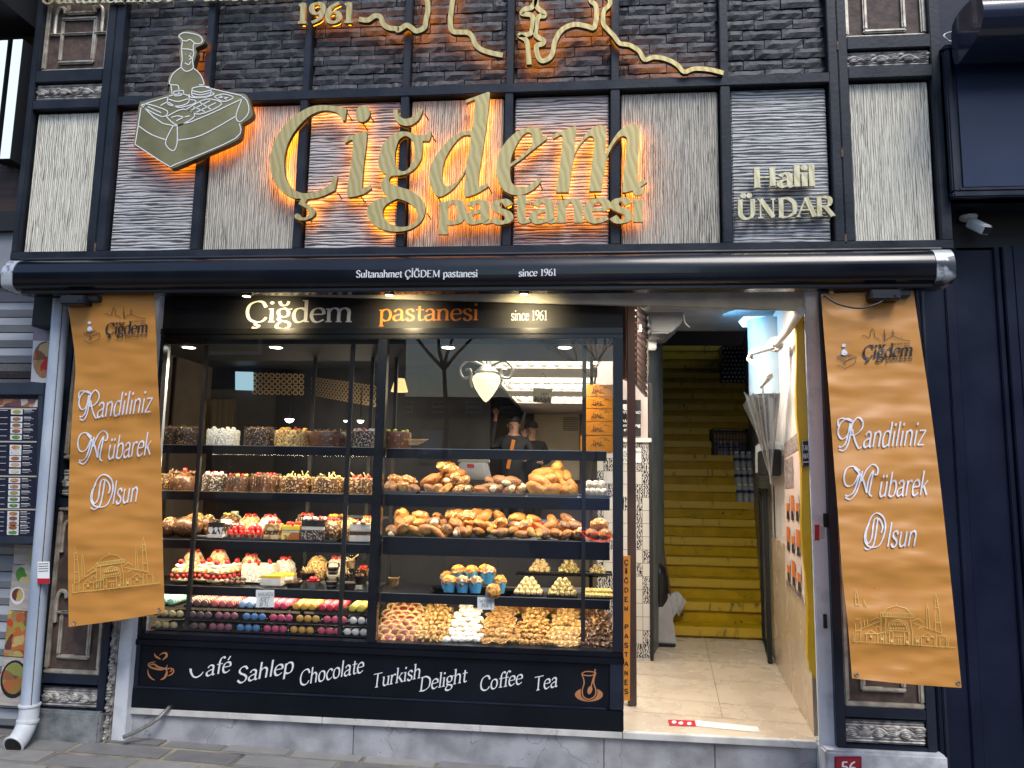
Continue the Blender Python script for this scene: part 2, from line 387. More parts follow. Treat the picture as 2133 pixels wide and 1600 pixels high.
def pline(mb, pts, wpx, Y, h=.001, closed=False, smooth=True, n=4, tri=.0):
    """a drawn line of constant width through photo points, lying just in front of plane Y"""
    P = [V2(*p) for p in pts]
    if smooth and len(P) > 2: P = cr(P, closed, n)
    if closed: P.append(P[0])
    k = len(P); vs = []
    for sgn in (1, -1):
        for i, p in enumerate(P):
            d = P[min(i+1, k-1)]-P[max(i-1, 0)]
            if closed and i in (0, k-1): d = P[1]-P[-2]
            nn = V2(-d.y, d.x).normalized()*(wpx/2*sgn); q = p+nn
            vs.append(at(q.x, q.y, Y)+Vector((0, -h, 0)))
    return mb.add(vs, [(i, i+1, k+i+1, k+i) for i in range(k-1)])
def curve_plate(name, loops, Y, thick, mats, parent, px=lambda p: p, n=5, back=None):
    """solid plate cut to outlines (first loop outer, others holes) traced on plane Y; front at Y, back at Y+thick"""
    cu = bpy.data.curves.new(name, 'CURVE'); cu.dimensions = '2D'; cu.fill_mode = 'BOTH' if not back else 'FRONT'
    L = W[parent.name]
    for lp in loops:
        pts = cr([V2(*p) for p in lp], True, n)
        sp = cu.splines.new('POLY'); sp.points.add(len(pts)-1); sp.use_cyclic_u = True
        for q, p in zip(sp.points, pts):
            a, b = px((p.x, p.y)); v = at(a, b, Y); q.co = (v.x, v.z, 0, 1)
    cu.fill_mode = 'BOTH'; cu.extrude = thick/2
    ob = bpy.data.objects.new(name, cu); col.objects.link(ob)
    dg = bpy.context.evaluated_depsgraph_get()
    me = bpy.data.meshes.new_from_object(ob.evaluated_get(dg)); bpy.data.objects.remove(ob); bpy.data.curves.remove(cu)
    me.name = name
    for v in me.vertices:
        x, y, z = v.co; v.co = (x-L.x, Y+thick/2-z-L.y, y-L.z)
    me.materials.clear()
    for q in mats: me.materials.append(q)
    for p in me.polygons:
        p.use_smooth = False
        p.material_index = 0
        if len(mats) > 1 and abs(p.normal.y) < .5: p.material_index = 1
        if len(mats) > 2 and p.normal.y > .5: p.material_index = 2
    o = bpy.data.objects.new(name, me); col.objects.link(o); o.parent = parent; W[o.name] = L
    return o
# ------------------------------------------------------------------ special procedural materials
def streak_mat(name, vertical, tint, grooves=230, lo=.30):
    mt, n, b = nodes(name)
    tc = N(n, "TexCoord"); mp = N(n, "Mapping"); n.links.new(tc.outputs["Object"], mp.inputs[0])
    mp.inputs["Scale"].default_value = (1, 1, .018) if vertical else (.018, 1, 1)
    zn = N(n, "TexNoise"); zn.inputs["Scale"].default_value = grooves; zn.inputs["Detail"].default_value = 3; n.links.new(mp.outputs[0], zn.inputs[0])
    wv = N(n, "TexWave"); wv.bands_direction = 'X' if vertical else 'Z'; wv.inputs["Scale"].default_value = 23 if vertical else 15; wv.inputs["Distortion"].default_value = 5.5; wv.inputs["Detail"].default_value = 2; wv.inputs["Detail Scale"].default_value = 3
    mp2 = N(n, "Mapping"); n.links.new(tc.outputs["Object"], mp2.inputs[0]); mp2.inputs["Scale"].default_value = (1, 1, .10) if vertical else (.10, 1, 1); n.links.new(mp2.outputs[0], wv.inputs[0])
    z = N(n, "Mix"); z.data_type = 'FLOAT'; z.inputs[0].default_value = .45; n.links.new(zn.outputs[0], z.inputs[2]); n.links.new(wv.outputs[1], z.inputs[3])
    big = N(n, "TexNoise"); big.inputs["Scale"].default_value = 3.2; big.inputs["Detail"].default_value = 3
    n.links.new(tc.outputs["Object"], big.inputs[0])
    ad = N(n, "Math", operation='MULTIPLY_ADD'); ad.inputs[1].default_value = .22; n.links.new(big.outputs[0], ad.inputs[0]); ad.inputs[1].default_value = .2
    n.links.new(z.outputs[0], ad.inputs[2])
    cl = ramp(n, ad.outputs[0], [(lo, (.05, .05, .055)), (lo+.10, tuple(.5*q for q in tint)), (lo+.22, tint), (lo+.5, tuple(min(.86, 1.15*q) for q in tint))])
    n.links.new(cl, b.inputs["Base Color"]); b.inputs["Roughness"].default_value = .5
    bp = N(n, "Bump"); bp.inputs["Distance"].default_value = .012; bp.inputs["Strength"].default_value = .8
    n.links.new(z.outputs[0], bp.inputs["Height"]); n.links.new(bp.outputs[0], b.inputs["Normal"])
    return mt
WV = streak_mat("rippled_panel_upright", True, (.54, .495, .40), lo=.30)
WV2 = streak_mat("rippled_panel_cream", True, (.78, .715, .58), lo=.27)
WH = streak_mat("rippled_panel_level", False, (.47, .47, .465), 170, .40)
def island_mat(name, stops, rough=.7, bump=0, bscale=30, nscale=20, namt=.3, metal=0, coat=0):
    mt, n, b = nodes(name)
    g = N(n, "NewGeometry"); tc = N(n, "TexCoord"); z = N(n, "TexNoise"); z.inputs["Scale"].default_value = nscale; z.inputs["Detail"].default_value = 6
    n.links.new(tc.outputs["Object"], z.inputs[0])
    mx = N(n, "Mix"); mx.data_type = 'FLOAT'; mx.inputs[0].default_value = namt
    n.links.new(g.outputs["Random Per Island"], mx.inputs[2]); n.links.new(z.outputs[0], mx.inputs[3])
    n.links.new(ramp(n, mx.outputs[0], stops), b.inputs["Base Color"])
    b.inputs["Roughness"].default_value = rough; b.inputs["Metallic"].default_value = metal; b.inputs["Coat Weight"].default_value = coat
    if bump:
        z2 = N(n, "TexNoise"); z2.inputs["Scale"].default_value = bscale; z2.inputs["Detail"].default_value = 8; z2.inputs["Distortion"].default_value = .6
        n.links.new(tc.outputs["Object"], z2.inputs[0])
        bp = N(n, "Bump"); bp.inputs["Distance"].default_value = bump; n.links.new(z2.outputs[0], bp.inputs["Height"]); n.links.new(bp.outputs[0], b.inputs["Normal"])
    return mt
STONE = island_mat("slate_brick", [(.15, (.032, .034, .040)), (.5, (.052, .053, .059)), (.8, (.070, .067, .067)), (1, (.088, .074, .066))], .6, .012, 16, 14, .35)
PEWTER = mat("pewter_relief", (.16, .15, .14), (.58, .54, .49), scale=22, rough=.5, metal=.1, bump=.002, bscale=60)
MOULD = mat("silver_gilt_moulding", (.36, .31, .24), (.62, .57, .47), scale=18, rough=.4, metal=.45, bump=.001, bscale=60)
BROWNP = mat("brown_leather_panel", (.055, .036, .030), (.12, .078, .060), scale=16, rough=.7, bump=.003, bscale=45)
def brass_mat(name, c, c2, r=.36, metal=.75):
    mt, n, b = nodes(name)
    tc = N(n, "TexCoord"); mp = N(n, "Mapping"); mp.inputs["Rotation"].default_value = (0, R(14), 0); n.links.new(tc.outputs["Object"], mp.inputs[0])
    wv = N(n, "TexWave"); wv.inputs["Scale"].default_value = 8; wv.inputs["Distortion"].default_value = 6; wv.inputs["Detail"].default_value = 1.5; wv.inputs["Detail Scale"].default_value = .8
    n.links.new(mp.outputs[0], wv.inputs[0])
    z = N(n, "TexNoise"); z.inputs["Scale"].default_value = 60; n.links.new(tc.outputs["Object"], z.inputs[0])
    mx = N(n, "Math", operation='MULTIPLY_ADD'); mx.inputs[1].default_value = .35; n.links.new(z.outputs[0], mx.inputs[0]); n.links.new(wv.outputs[1], mx.inputs[2])
    n.links.new(ramp(n, mx.outputs[0], [(.1, c), (1.2, c2)]), b.inputs["Base Color"])  # wavy light reflection bands of the metal put into its colour
    b.inputs["Metallic"].default_value = metal; b.inputs["Roughness"].default_value = r
    bp = N(n, "Bump"); bp.inputs["Distance"].default_value = .0005; n.links.new(wv.outputs[1], bp.inputs["Height"]); n.links.new(bp.outputs[0], b.inputs["Normal"])
    return mt
BRASS = brass_mat("brushed_brass", (.48, .375, .145), (.60, .48, .21), .40, .45)
BRASSL = brass_mat("pale_brass", (.66, .56, .30), (.86, .76, .48), .3, .6)
EDGE = mat("letter_edge_dark", (.09, .07, .035), (.15, .12, .06), scale=20, rough=.5, metal=.5)
HALO = emis("orange_led_back", (1, .27, .0), 8)
HALO2 = emis("orange_led_back_dim", (1, .25, .0), 6.5)
HALO3 = emis("orange_led_back_faint", (1, .22, .002), 3)
WLINE = mat("white_engraving", (.86, .86, .84), rough=.5)

# ------------------------------------------------------------------ the shop building: upper fascia
YF, YP = -.25, -.195
shop = thing("shop_building", (-.7, 0, .1), "narrow shop front with dark steel grid fascia, slate brick and rippled silver panels", "building")
Zb0, Zb1 = 3.118, 3.172            # bottom beam
Zm0, Zm1 = 4.165, 4.228            # middle beam
def X(px, py=360, Y=YF): return at(px, py, Y).x
XL0, XL1 = -3.735, X(53)           # left pier
xs = [(X(406), X(423)), (X(617), X(633)), (X(829), X(846)), (X(1049), X(1066)), (X(1272), X(1291)), (X(1504), X(1524))]
PL = (X(194), X(231)); PR = (X(1735), X(1776)); XR0, XR1 = X(1954), X(1977)
f = MB()
def post(x0, x1, z0=Zb1, z1=5.6, y=YF, mid=True):
    f.box(x0, x1, y, -.1, z0, z1)
f.box(XL0, XR1, YF-.004, -.1, Zb0, Zb1)
post(XL0, XL1); post(PL[0], (PL[0]+PL[1])/2-.002); post((PL[0]+PL[1])/2+.002, PL[1]); post(PR[0], (PR[0]+PR[1])/2-.002); post((PR[0]+PR[1])/2+.002, PR[1]); post(XR0, XR1)
for a, b in xs:
    post(a, b, Zb1, Zm0); post(a+.004, b-.004, Zm1, 5.6, YF+.01)
f.box(PL[1], PR[0], YF-.004, -.1, Zm0, Zm1)
def zz(x, y): return at(x, y, YF).z
FR = []                            # side piers: (x0, x1, rows)
for x0, x1, px, rows in ((XL1, PL[0], 140, (206, 206, 222, 168, 146)), (XR0, PR[1], 1855, (0, 137, 160, 99, 72))):
    a0, a1 = min(x0, x1), max(x0, x1)
    if px == 140: zf0, zf1, zp = zz(140, 207), zz(140, 170), zz(140, 145)
    else: zf0, zf1, zp = zz(1855, 137), zz(1855, 100), zz(1855, 73)
    ztop = zz(140, 226) if px == 140 else zz(1855, 161)
    f.box(a0, a1, YF-.002, -.1, ztop, zf0); f.box(a0, a1, YF-.002, -.1, zf1, zp)
    FR.append((a0, a1, ztop, zf0, zf1, zp))
f.build("steel_frame", STEEL, shop, bevel=.004)
def wave(x0, x1, z0, z1, mtl):
    b = MB(); g = .012
    b.box(x0+g, x1-g, YP-.012, YP+.02, z0+.004, z1-g); return b.build("rippled_panel", mtl, shop, bevel=.006)
edges = [PL[1]]+[q for p in xs for q in p]+[PR[0]]
for i in range(7):
    wave(edges[2*i], edges[2*i+1], Zb1, Zm0, WH if i % 2 == 0 else WV)
wave(FR[0][0], FR[0][1], Zb1, FR[0][2], WV2); wave(FR[1][0], FR[1][1], Zb1, FR[1][2], WV2)
back = MB(); back.box(XL0, XR1, -.17, -.105, 3.02, 5.6); back.build("backing_wall", MATB, shop)
# slate brick fields
def bricks(x0, x1, z0, z1, Y):
    b = MB(); hz = .0665; r = random.Random(int(x0*1000)); k = 0; z = z0
    while z < z1:
        off = (.0, .13, .06)[k % 3]; x = -5-off
        while x < x1:
            L = .235; a, c = max(x, x0), min(x+L-.005, x1)
            if c-a > .03:
                d = r.uniform(0, .009); n0 = len(b.v)
                seg = 5; rows = 2; vs = []
                for i in range(rows+1):
                    for j in range(seg+1):
                        u, v = j/seg, i/rows
                        e = .010 if (j in (0, seg) or i in (0, rows)) else 0
                        vs.append((a+(c-a)*u, Y-d+e+r.uniform(-.004, .004), z+.003+(hz-.006)*v+r.uniform(-.002, .002)*(i % rows == 0)))
                q = seg+1
                fs = [(i*q+j, i*q+j+1, (i+1)*q+j+1, (i+1)*q+j) for i in range(rows) for j in range(seg)]
                bk = [(a, Y+.03, z+.003), (c, Y+.03, z+.003), (c, Y+.03, z+hz-.003), (a, Y+.03, z+hz-.003)]
                vs += bk; o = len(vs)-4
                fs += [tuple(range(q))[::-1]+(o, o+1)] if False else []
                fs += [(o, o+1)+tuple(range(q))[::-1], (o+3, 0+rows*q, *[rows*q+j for j in range(1, q)], o+2), (o, *[i*q for i in range(rows+1)], o+3), (o+1, o+2, *[i*q+seg for i in range(rows, -1, -1)])]
                b.add(vs, fs)
            x += L
        z += hz; k += 1
    return b.build("slate_brick_panel", STONE, shop)
for i in range(7):
    bricks(edges[2*i]-(.0 if i == 0 else .0), edges[2*i+1], Zm1, 5.5, YP)
# carved friezes and framed panels
def frieze(x0, x1, z0, z1, Y, parent, n=6):
    b = MB(); H = z1-z0; cz = (z0+z1)/2; g = .006
    b.box(x0+g, x1-g, Y, Y+.03, z0+g, z1-g)
    for zc in (z1-.018, z1-.034, z0+.018, z0+.034): b.tube([(x0+g, Y-.002, zc), (x1-g, Y-.002, zc)], .0065, 6)
    pts = []; m_ = 48; A = H*.13
    for i in range(m_+1):
        t = i/m_; pts.append((x0+g+(x1-x0-2*g)*t, Y-.006, cz+A*math.sin(t*math.pi*n)))
    b.tube(pts, .010, 6); b.tube([(p[0]+.008, p[1]+.004, p[2]+.014) for p in pts], .006, 6)
    for i in range(n):
        t = (i+.5)/n; s = 1 if i % 2 == 0 else -1
        cx_ = x0+(x1-x0)*t; c0 = cz-s*A*.35
        b.blob((cx_, Y-.004, c0), (.026, .018, .024), 10, 6)
        for k in range(4):
            a = -1.2+.8*k; b.tube(cr([(cx_-.024, Y-.01, c0+.012*math.sin(a)), (cx_, Y-.021, c0+.016*math.sin(a)), (cx_+.026, Y-.010, c0+.01*math.sin(a))], n=3), .0035, 5)
        b.blob((cx_+.036, Y-.005, c0-s*.008+.01), (.024, .011, .011), 8, 5)
    return b.build("carved_frieze", PEWTER, parent, smooth=True)
def framed(x0, x1, z0, z1, Y, parent, inner, bars, curls=()):
    b = MB(); b.box(x0+.01, x1-.01, Y, Y+.03, z0+.01, z1-.01)
    p = b.build("framed_panel", BROWNP, parent)
    k = MB(); t = .030
    def hb(xa, xb, z, th=t): k.box(xa, xb, Y-.022, Y+.004, z-th/2, z+th/2)
    def vb(x, za, zb, th=t): k.box(x-th/2, x+th/2, Y-.0225, Y+.004, za, zb)
    hb(x0, x1, z0+t/2); hb(x0, x1, z1-t/2); vb(x0+t/2, z0+t, z1-t); vb(x1-t/2, z0+t, z1-t)
    for a, b_, c, d in inner:      # inner rectangles in fractions
        xa, xb, za, zb = x0+(x1-x0)*a, x0+(x1-x0)*b_, z0+(z1-z0)*c, z0+(z1-z0)*d
        hb(xa, xb, za, .024); hb(xa, xb, zb, .024); vb(xa+.012, za+.012, zb-.012, .024); vb(xb-.012, za+.012, zb-.012, .024)
    for a, b_, c in bars: hb(x0+(x1-x0)*a, x0+(x1-x0)*b_, z0+(z1-z0)*c, .018)
    o = k.build("moulding", MOULD, p, bevel=.008, smooth=True)
    if curls:
        for fx, fz, s in curls:
            c_ = MB()
            xx, z_ = x0+(x1-x0)*fx, z0+(z1-z0)*fz
            c_.tube(cr([(xx, Y-.012, z_), (xx, Y-.012, z_+.14), (xx+.02*s, Y-.014, z_+.19), (xx+.055*s, Y-.014, z_+.185), (xx+.062*s, Y-.012, z_+.15)], n=5), [.013]*20+[.011], 7)
            c_.build("scroll", MOULD, p, smooth=True)
    return p
for i, (a0, a1, ztop, zf0, zf1, zp) in enumerate(FR):
    frieze(a0, a1, zf0, zf1, -.222, shop)
    if i == 0: framed(a0, a1, zp, zp+1.1, YP, shop, [(.24, .78, .07, .36), (.30, .74, .40, .95)], [(.06, .94, .26)], [(.15, .26, 1), (.86, .26, -1)])
    else: framed(a0, a1, zp, zp+1.1, YP, shop, [(.24, .76, .05, .9)], [])
# rust spots and hinge marks on the double posts
RUST = mat("rust", (.06, .04, .025), (.20, .13, .07), scale=60, rough=.8)
for x, z in ((sum(PR)/2, zz(1750, 95)), (sum(PR)/2, zz(1757, 318)), (sum(PR)/2, zz(1762, 498)), (sum(PL)/2, zz(200, 515))):
    hm = MB(); hm.box(x-.006, x+.006, YF-.004, YF+.01, z-.03, z+.03); hm.build("rusty_hinge", RUST, shop, bevel=.002)

# ------------------------------------------------------------------ sign letters with orange light behind
YL = -.284
Z2 = lambda p: (530+.2203*p[0], 180+.2204*p[1])
Z3 = lambda p: (900+.2344*p[0], 180+.2344*p[1])
def pts(s):                        # "x,y x,y! ..."; ! marks a corner
    o = []
    for q in s.split():
        c = q.endswith('!'); x, y = map(float, q.rstrip('!').split(',')); o += [(x, y)]*(2 if c else 1)
    return o
LET = [
 (Z2, ["870,205! 868,240 855,320! 832,322! 800,265 740,235 650,228 560,255 480,310 390,410 320,530 285,660 283,800 310,900 370,970 450,1008 540,1003 640,970 720,920 750,845! 785,850! 760,982! 660,1030 580,1055 500,1065! 478,1100! 520,1125 560,1155 575,1195 550,1235 490,1262 430,1265 385,1245 380,1215 400,1203 425,1210 450,1238 490,1235 518,1210 515,1175 470,1140 415,1112! 440,1062! 370,1055 280,1010 210,940 160,830 148,700 180,540 260,400 370,285 500,205 620,178 750,185"]),
 (Z2, ["840,490! 1040,425! 1062,435 1055,560 1030,760 1015,968! 1095,932! 1105,965! 1020,1020 900,1048 880,1035 875,980 895,850 920,680 930,530 915,505 880,520 855,540!"]),
 (Z2, ["1022,177 1065,190 1092,235 1082,290 1045,328 1000,333 965,310 955,262 975,205"]),
 (Z2, ["1312,220! 1355,218! 1365,265 1400,300 1440,305 1490,290 1535,255 1552,215! 1590,215! 1580,260 1545,320 1480,365 1410,370 1350,335 1318,280"]),
 (Z2, ["1645,415! 1670,425! 1668,470 1650,515! 1590,515! 1588,600 1575,680 1530,760 1460,815 1380,840 1300,845 1272,880 1290,915 1370,950 1480,985 1570,1050 1612,1130 1600,1230 1540,1310 1440,1360 1320,1372 1190,1345 1100,1280 1060,1200 1085,1125 1160,1070 1260,1035! 1210,990 1195,930 1215,880 1250,835! 1200,800 1170,730 1180,640 1220,540 1290,470 1370,430 1450,430 1520,455 1600,460 1635,445",
       "1420,470 1475,490 1510,550 1515,640 1490,730 1440,790 1390,800 1345,765 1328,690 1335,600 1365,510",
       "1350,1060! 1430,1085 1510,1140 1540,1210 1520,1280 1450,1320 1360,1325 1270,1290 1220,1230 1215,1165 1255,1110"]),
 (Z3, ["345,392 267,402 164,461 79,555 13,649 -22,733 -25,830 5,925 50,978 110,965 190,905 250,830 300,752! 290,860 286,950 305,980 400,950 505,885! 497,860! 412,893! 418,780 445,600 480,370 505,170 514,55! 500,48! 297,122! 303,148! 370,120 382,135 378,200 362,340 355,393!",
       "343,435! 335,540 318,640 300,720 240,820 180,870 130,885 98,850 90,760 110,660 160,560 230,470 290,432"]),
 (Z3, ["1025,432! 1018,468! 900,560 790,650 695,715! 692,780 705,850 750,890 820,900 890,865 950,808! 972,830! 940,880 870,935 780,965 690,955 620,905 580,820 570,720 590,610 650,500 730,420 820,375 900,363 955,380 978,410 977,446! 1000,447",
       "692,690! 710,610 750,520 800,440 850,408 885,425 890,480 882,535! 800,610"]),
 (Z3, ["1065,430! 1265,355! 1280,365 1275,450 1262,590! 1300,520 1370,420 1440,360 1500,345 1540,365 1550,420 1545,520 1538,600! 1590,500 1660,400 1740,345 1800,335 1840,365 1845,430 1835,560 1825,700 1820,850! 1910,825! 1915,850! 1820,910 1710,942 1692,920 1700,820 1715,680 1730,520 1730,460 1700,440 1660,455 1610,520 1560,620 1535,740 1515,860 1505,930! 1395,930! 1405,820 1420,680 1438,540 1440,470 1415,440 1370,460 1310,530 1265,620 1240,740 1225,860 1213,940! 1100,942! 1120,800 1140,650 1155,520 1160,450 1140,432 1080,465!"]),
]
c0 = at(950, 400, YL)
sign = thing("letter_sign", (c0.x, YL, c0.z), "large brushed brass italic letters glowing orange from behind across the rippled panels", "sign")
LN = {0: "letter", 1: "letter", 4: "letter", 5: "letter", 6: "letter", 7: "letter", 2: "letter_dot", 3: "letter_accent"}
for i, (tr, lp) in enumerate(LET):
    curve_plate(LN[i], [pts(q) for q in lp], YL, .03, [BRASS, EDGE, HALO], sign, px=tr)
for x, y in ((725, 238), (770, 240), (885, 237), (757, 258), (703, 402), (752, 410), (900, 282), (912, 410), (1018, 390), (1125, 383), (1170, 407), (1239, 405), (1302, 403), (640, 452), (890, 445)):
    p = at(x, y, YL+.02); stud = MB(); stud.tube([p, p+Vector((.015, .08, -.02))], .004, 5); stud.build("mounting_stud", MATB, sign)
def raised(name, words, p0, p1, size, Y, label, cat, mats, led=None, thick=.024, back=.07, parts="letter", **k):
    a = at(*p0, Y); t = thing(name, (a.x, Y, a.z), label, cat)
    fr = flat_frame(p0, p1, words, size, Y); u = 0
    for ch in words:
        b = MB(); sub = lambda x, y, h, u=u: fr(u+x, y, h)
        adv = text(b, ch, sub, depth=thick, **k); 
        if ch != ' ':
            o = b.build(parts, mats, t)
            if led:
                e = MB(); text(e, ch, lambda x, y, h, u=u: fr(u+x, y, -.012+h*.2), w=k.get("w", 1)*.5, thin=.22, serif=False); e.build("led_strip", led, o)
        u += adv
    return t
raised("letter_sign", "pastanesi", (914, 467), (1342, 463), 8.6, YL+.02, "row of small brushed brass serif letters directly below the big glowing italic word", "sign", BRASS, HALO2, w=1.6, thin=.8)
raised("number_sign", "1961", (618, 53), (741, 51), 5.5, YL+.03, "brass year numerals on slate brick beside the glowing skyline outline", "sign", BRASS, HALO2, w=1.5, thin=.85)
raised("letter_sign", "Sultanahmet  Patisserie ", (90, 12), (625, 3), 4.6, YL+.03, "row of brass letters cut off by the top edge of the picture", "sign", BRASSL, None, w=1.0, thin=.45)
raised("name_sign", "Halil", (1566, 394), (1697, 390), 5.4, YP-.05, "upper word of pale gold block letters on the rightmost level rippled panel", "sign", BRASSL, None, w=1.75, thin=.55)
raised("name_sign", "ÜNDAR", (1533, 459), (1737, 452), 5.3, YP-.05, "lower word in pale gold capitals on the rightmost level rippled panel", "sign", BRASSL, None, w=1.75, thin=.55)
# glowing skyline outline
c0 = at(1130, 90, YL)
skl = thing("skyline_sign", (c0.x, YL, c0.z), "wavy brass skyline outline glowing orange on the slate brick", "sign")
Z4 = lambda p: (560+.2344*p[0], .2344*p[1]); Z5 = lambda p: (1020+.2532*p[0], .2532*p[1])
def ribbon_plate(tr, s, wd, name="outline_strip"):
    P = [V2(*p) for p in pts(s)]; P = cr(P, False, 4); L = []; Q = []
    k = len(P)
    for i, p in enumerate(P):
        d = P[min(i+1, k-1)]-P[max(i-1, 0)]; nn = V2(-d.y, d.x).normalized()*wd/2; L.append(p+nn); Q.append(p-nn)
    fr_ = [at(*tr((p.x, p.y)), YL) for p in L]+[at(*tr((p.x, p.y)), YL) for p in Q]
    b = MB(); bk = [p+Vector((0, .03, 0)) for p in fr_]; vs = fr_+bk
    b.add(vs, [(i, i+1, k+i+1, k+i) for i in range(k-1)])
    b.m = 1; o = 2*k
    b.f += [(i, o+i, o+i+1, i+1) for i in range(k-1)]+[(k+i, k+i+1, o+k+i+1, o+k+i) for i in range(k-1)]+[(0, k, o+k, o), (k-1, o+k-1, o+2*k-1, 2*k-1)]
    b.mi += [1]*(len(b.f)-len(b.mi))
    b.f += [(o+i, o+k+i, o+k+i+1, o+i+1) for i in range(k-1)]; b.mi += [2]*(k-1)
    b.build(name, [BRASS, EDGE, HALO], skl)
ribbon_plate(Z4, "800,170 880,178 940,140 990,150 1015,210 1060,245 1130,255 1150,268 1220,225 1260,240 1310,275 1380,245 1395,180 1415,80 1400,-30 1380,-120", 44)
ribbon_plate(Z4, "1650,-120 1640,-30 1625,60 1612,200 1630,275 1700,285 1770,290 1810,330 1840,400 1900,445 2000,475 2080,490", 44)
ribbon_plate(Z5, "370,-120 375,0 345,60 290,75 265,110 330,120 355,150 345,260 300,285 240,290 290,320 310,360 318,430 325,530", 40)
ribbon_plate(Z5, "395,-60 385,50 440,100 450,130 400,140 385,220 380,290 440,330 435,360 385,380 400,470 440,500 510,455 540,330 600,240 700,200 800,215 860,225 880,120 870,40 830,0 880,-50", 40)
ribbon_plate(Z5, "930,-60 985,-10 985,40 940,90 935,190 975,245 1020,290 1070,355 1150,370 1230,420 1275,490 1350,470 1450,485 1540,530 1600,590 1680,565 1800,570 1925,600", 36)
# emblem plate: cook behind a laid table
ZA = lambda p: (.35*p[0], .35*p[1])
c0 = at(400, 240, YL)
emb = thing("emblem_sign", (c0.x, YL, c0.z), "olive brass emblem plate of a cook behind a laid table, drawn in white line", "sign")
curve_plate("plate", [pts("1130,183 1190,203 1218,240 1205,265 1165,285 1170,320 1150,400 1190,440 1225,510 1280,535 1420,555! 1465,565 1490,620 1502,690 1440,735! 1432,800 1400,840 1220,920 1040,998 1000,992 870,905 795,865! 810,750 830,620 860,600 1005,560! 1015,480! 995,510 1015,440 1070,400 1068,310 1075,260 1058,215 1085,190")], YL-.02, .045, [mat("olive_brass", (.22, .19, .085), (.32, .275, .13), scale=5, rough=.4, metal=.55), EDGE, HALO3], emb, px=ZA)
wl = MB(); YW = YL-.022
for s, cl in (("840,625 1005,575", 0), ("1225,520 1440,570", 0), ("840,625 1040,750 1440,590", 0), ("840,640 805,860! 1000,985 1040,980 1400,825 1425,735", 0), ("1440,575 1470,600 1480,670 1430,725 1405,690 1440,590", 0), ("825,750 900,800 985,832", 0), ("1060,835 1200,805 1405,692", 0), ("1030,750 985,850 1030,898 1055,850 1055,750", 0),
  ("1080,290 1085,240 1065,215 1100,195 1180,210 1205,240 1190,260 1155,262 1150,300", 0), ("1085,240 1110,245 1130,235 1160,258", 0), ("1080,290 1150,302 1145,360 1150,405 1110,425 1080,400 1085,350 1080,290", 0), ("1100,375 1125,385 1135,365", 0), ("1125,330 1140,345 1125,355", 0), ("1105,320 1105,325", 0), ("1135,318 1135,323", 0),
  ("1080,400 1030,440 1010,500 1060,510 1065,560", 0), ("1150,405 1190,440 1215,500 1185,505", 0), ("1018,510 1025,560", 0), ("955,630 1000,610 1060,640 1150,620 1165,600 1120,590", 0), ("1000,575 1000,620 1060,632 1120,612 1120,570 1060,560 1000,575", 1), ("1002,590 1060,605 1118,588", 0), ("1035,545 1040,570 1085,565 1090,540 1035,545", 1),
  ("1125,560 1140,580 1220,580 1275,560 1250,550", 0), ("1145,525 1145,570 1195,578 1250,565 1250,522 1195,515 1145,525", 1), ("1145,540 1195,550 1250,538", 0), ("1145,555 1195,565 1250,552", 0),
  ("855,630 880,620 995,660 965,695 855,640", 0), ("880,635 960,672", 0), ("990,695 1090,650 1160,690 1060,745 990,695", 0), ("1020,700 1060,690 1100,700", 0), ("1050,720 1090,700 1130,690", 0), ("1110,650 1230,590 1320,620 1190,680 1110,650", 0), ("1140,655 1250,600", 0), ("1170,668 1285,612", 0), ("1190,610 1255,650", 0), ("1150,635 1220,665", 0), ("1275,575 1330,560 1390,580 1330,605 1275,575", 0), ("1300,580 1360,582", 0), ("1310,570 1350,592", 0)):
    P = [(ZA(p)) for p in pts(s)]
    pline(wl, P, 2.0, YW, closed=bool(cl), n=4)
wl.build("line_drawing", WLINE, emb)
# ------------------------------------------------------------------ ground
PAVE = island_mat("paving_stone", [(.1, (.10, .10, .10)), (.5, (.19, .185, .178)), (.9, (.30, .285, .265))], .62, .006, 40, 9, .45)
SAND = mat("sandy_joint", (.07, .066, .058), (.30, .26, .19), scale=4, rough=.9, bump=.004, bscale=60)
def gz(x): return .085-.022*(x+1.3)          # the street falls towards the right
b = MB()
b.add([(-60, -2.2, gz(-4)), (60, -2.2, gz(4)), (60, 8, gz(4)), (-60, 8, gz(-4))], [(0, 1, 2, 3)])
gr = MB(); gr.add([(-6, -2.2, gz(-6)-.006), (6, -2.2, gz(6)-.006), (6, .6, gz(6)-.006), (-6, .6, gz(-6)-.006)], [(0, 1, 2, 3)])
tag(gr.build("pavement_bed", SAND), None, None, kind="structure")
b = MB(); r = random.Random(3); y = .30; k = 0
while y > -2.2:
    dy = r.choice((.19, .21, .24)); x = -6-r.uniform(0, .4)
    while x < 5:
        L = r.uniform(.36, .62); j = r.uniform(.006, .012); h = r.uniform(-.004, .004)
        x0, x1, y0, y1 = x+j, x+L-j, y-dy+j, y-j
        t = [(x0, y0, gz(x0)+h), (x1, y0, gz(x1)+h+r.uniform(-.003, .003)), (x1, y1, gz(x1)+h), (x0, y1, gz(x0)+h+r.uniform(-.003, .003))]
        b.add(t+[(p[0], p[1], p[2]-.05) for p in t], [(0, 1, 2, 3), (0, 4, 5, 1), (1, 5, 6, 2), (2, 6, 7, 3), (3, 7, 4, 0)]); x += L
    y -= dy; k += 1
tag(b.build("pavement", PAVE, bevel=.007, seg=2), None, None, kind="structure")
b = MB(); b.add([(-80, -16, -.09), (80, -16, -.09), (80, -2.2, -.09), (-80, -2.2, -.09)], [(0, 1, 2, 3)])
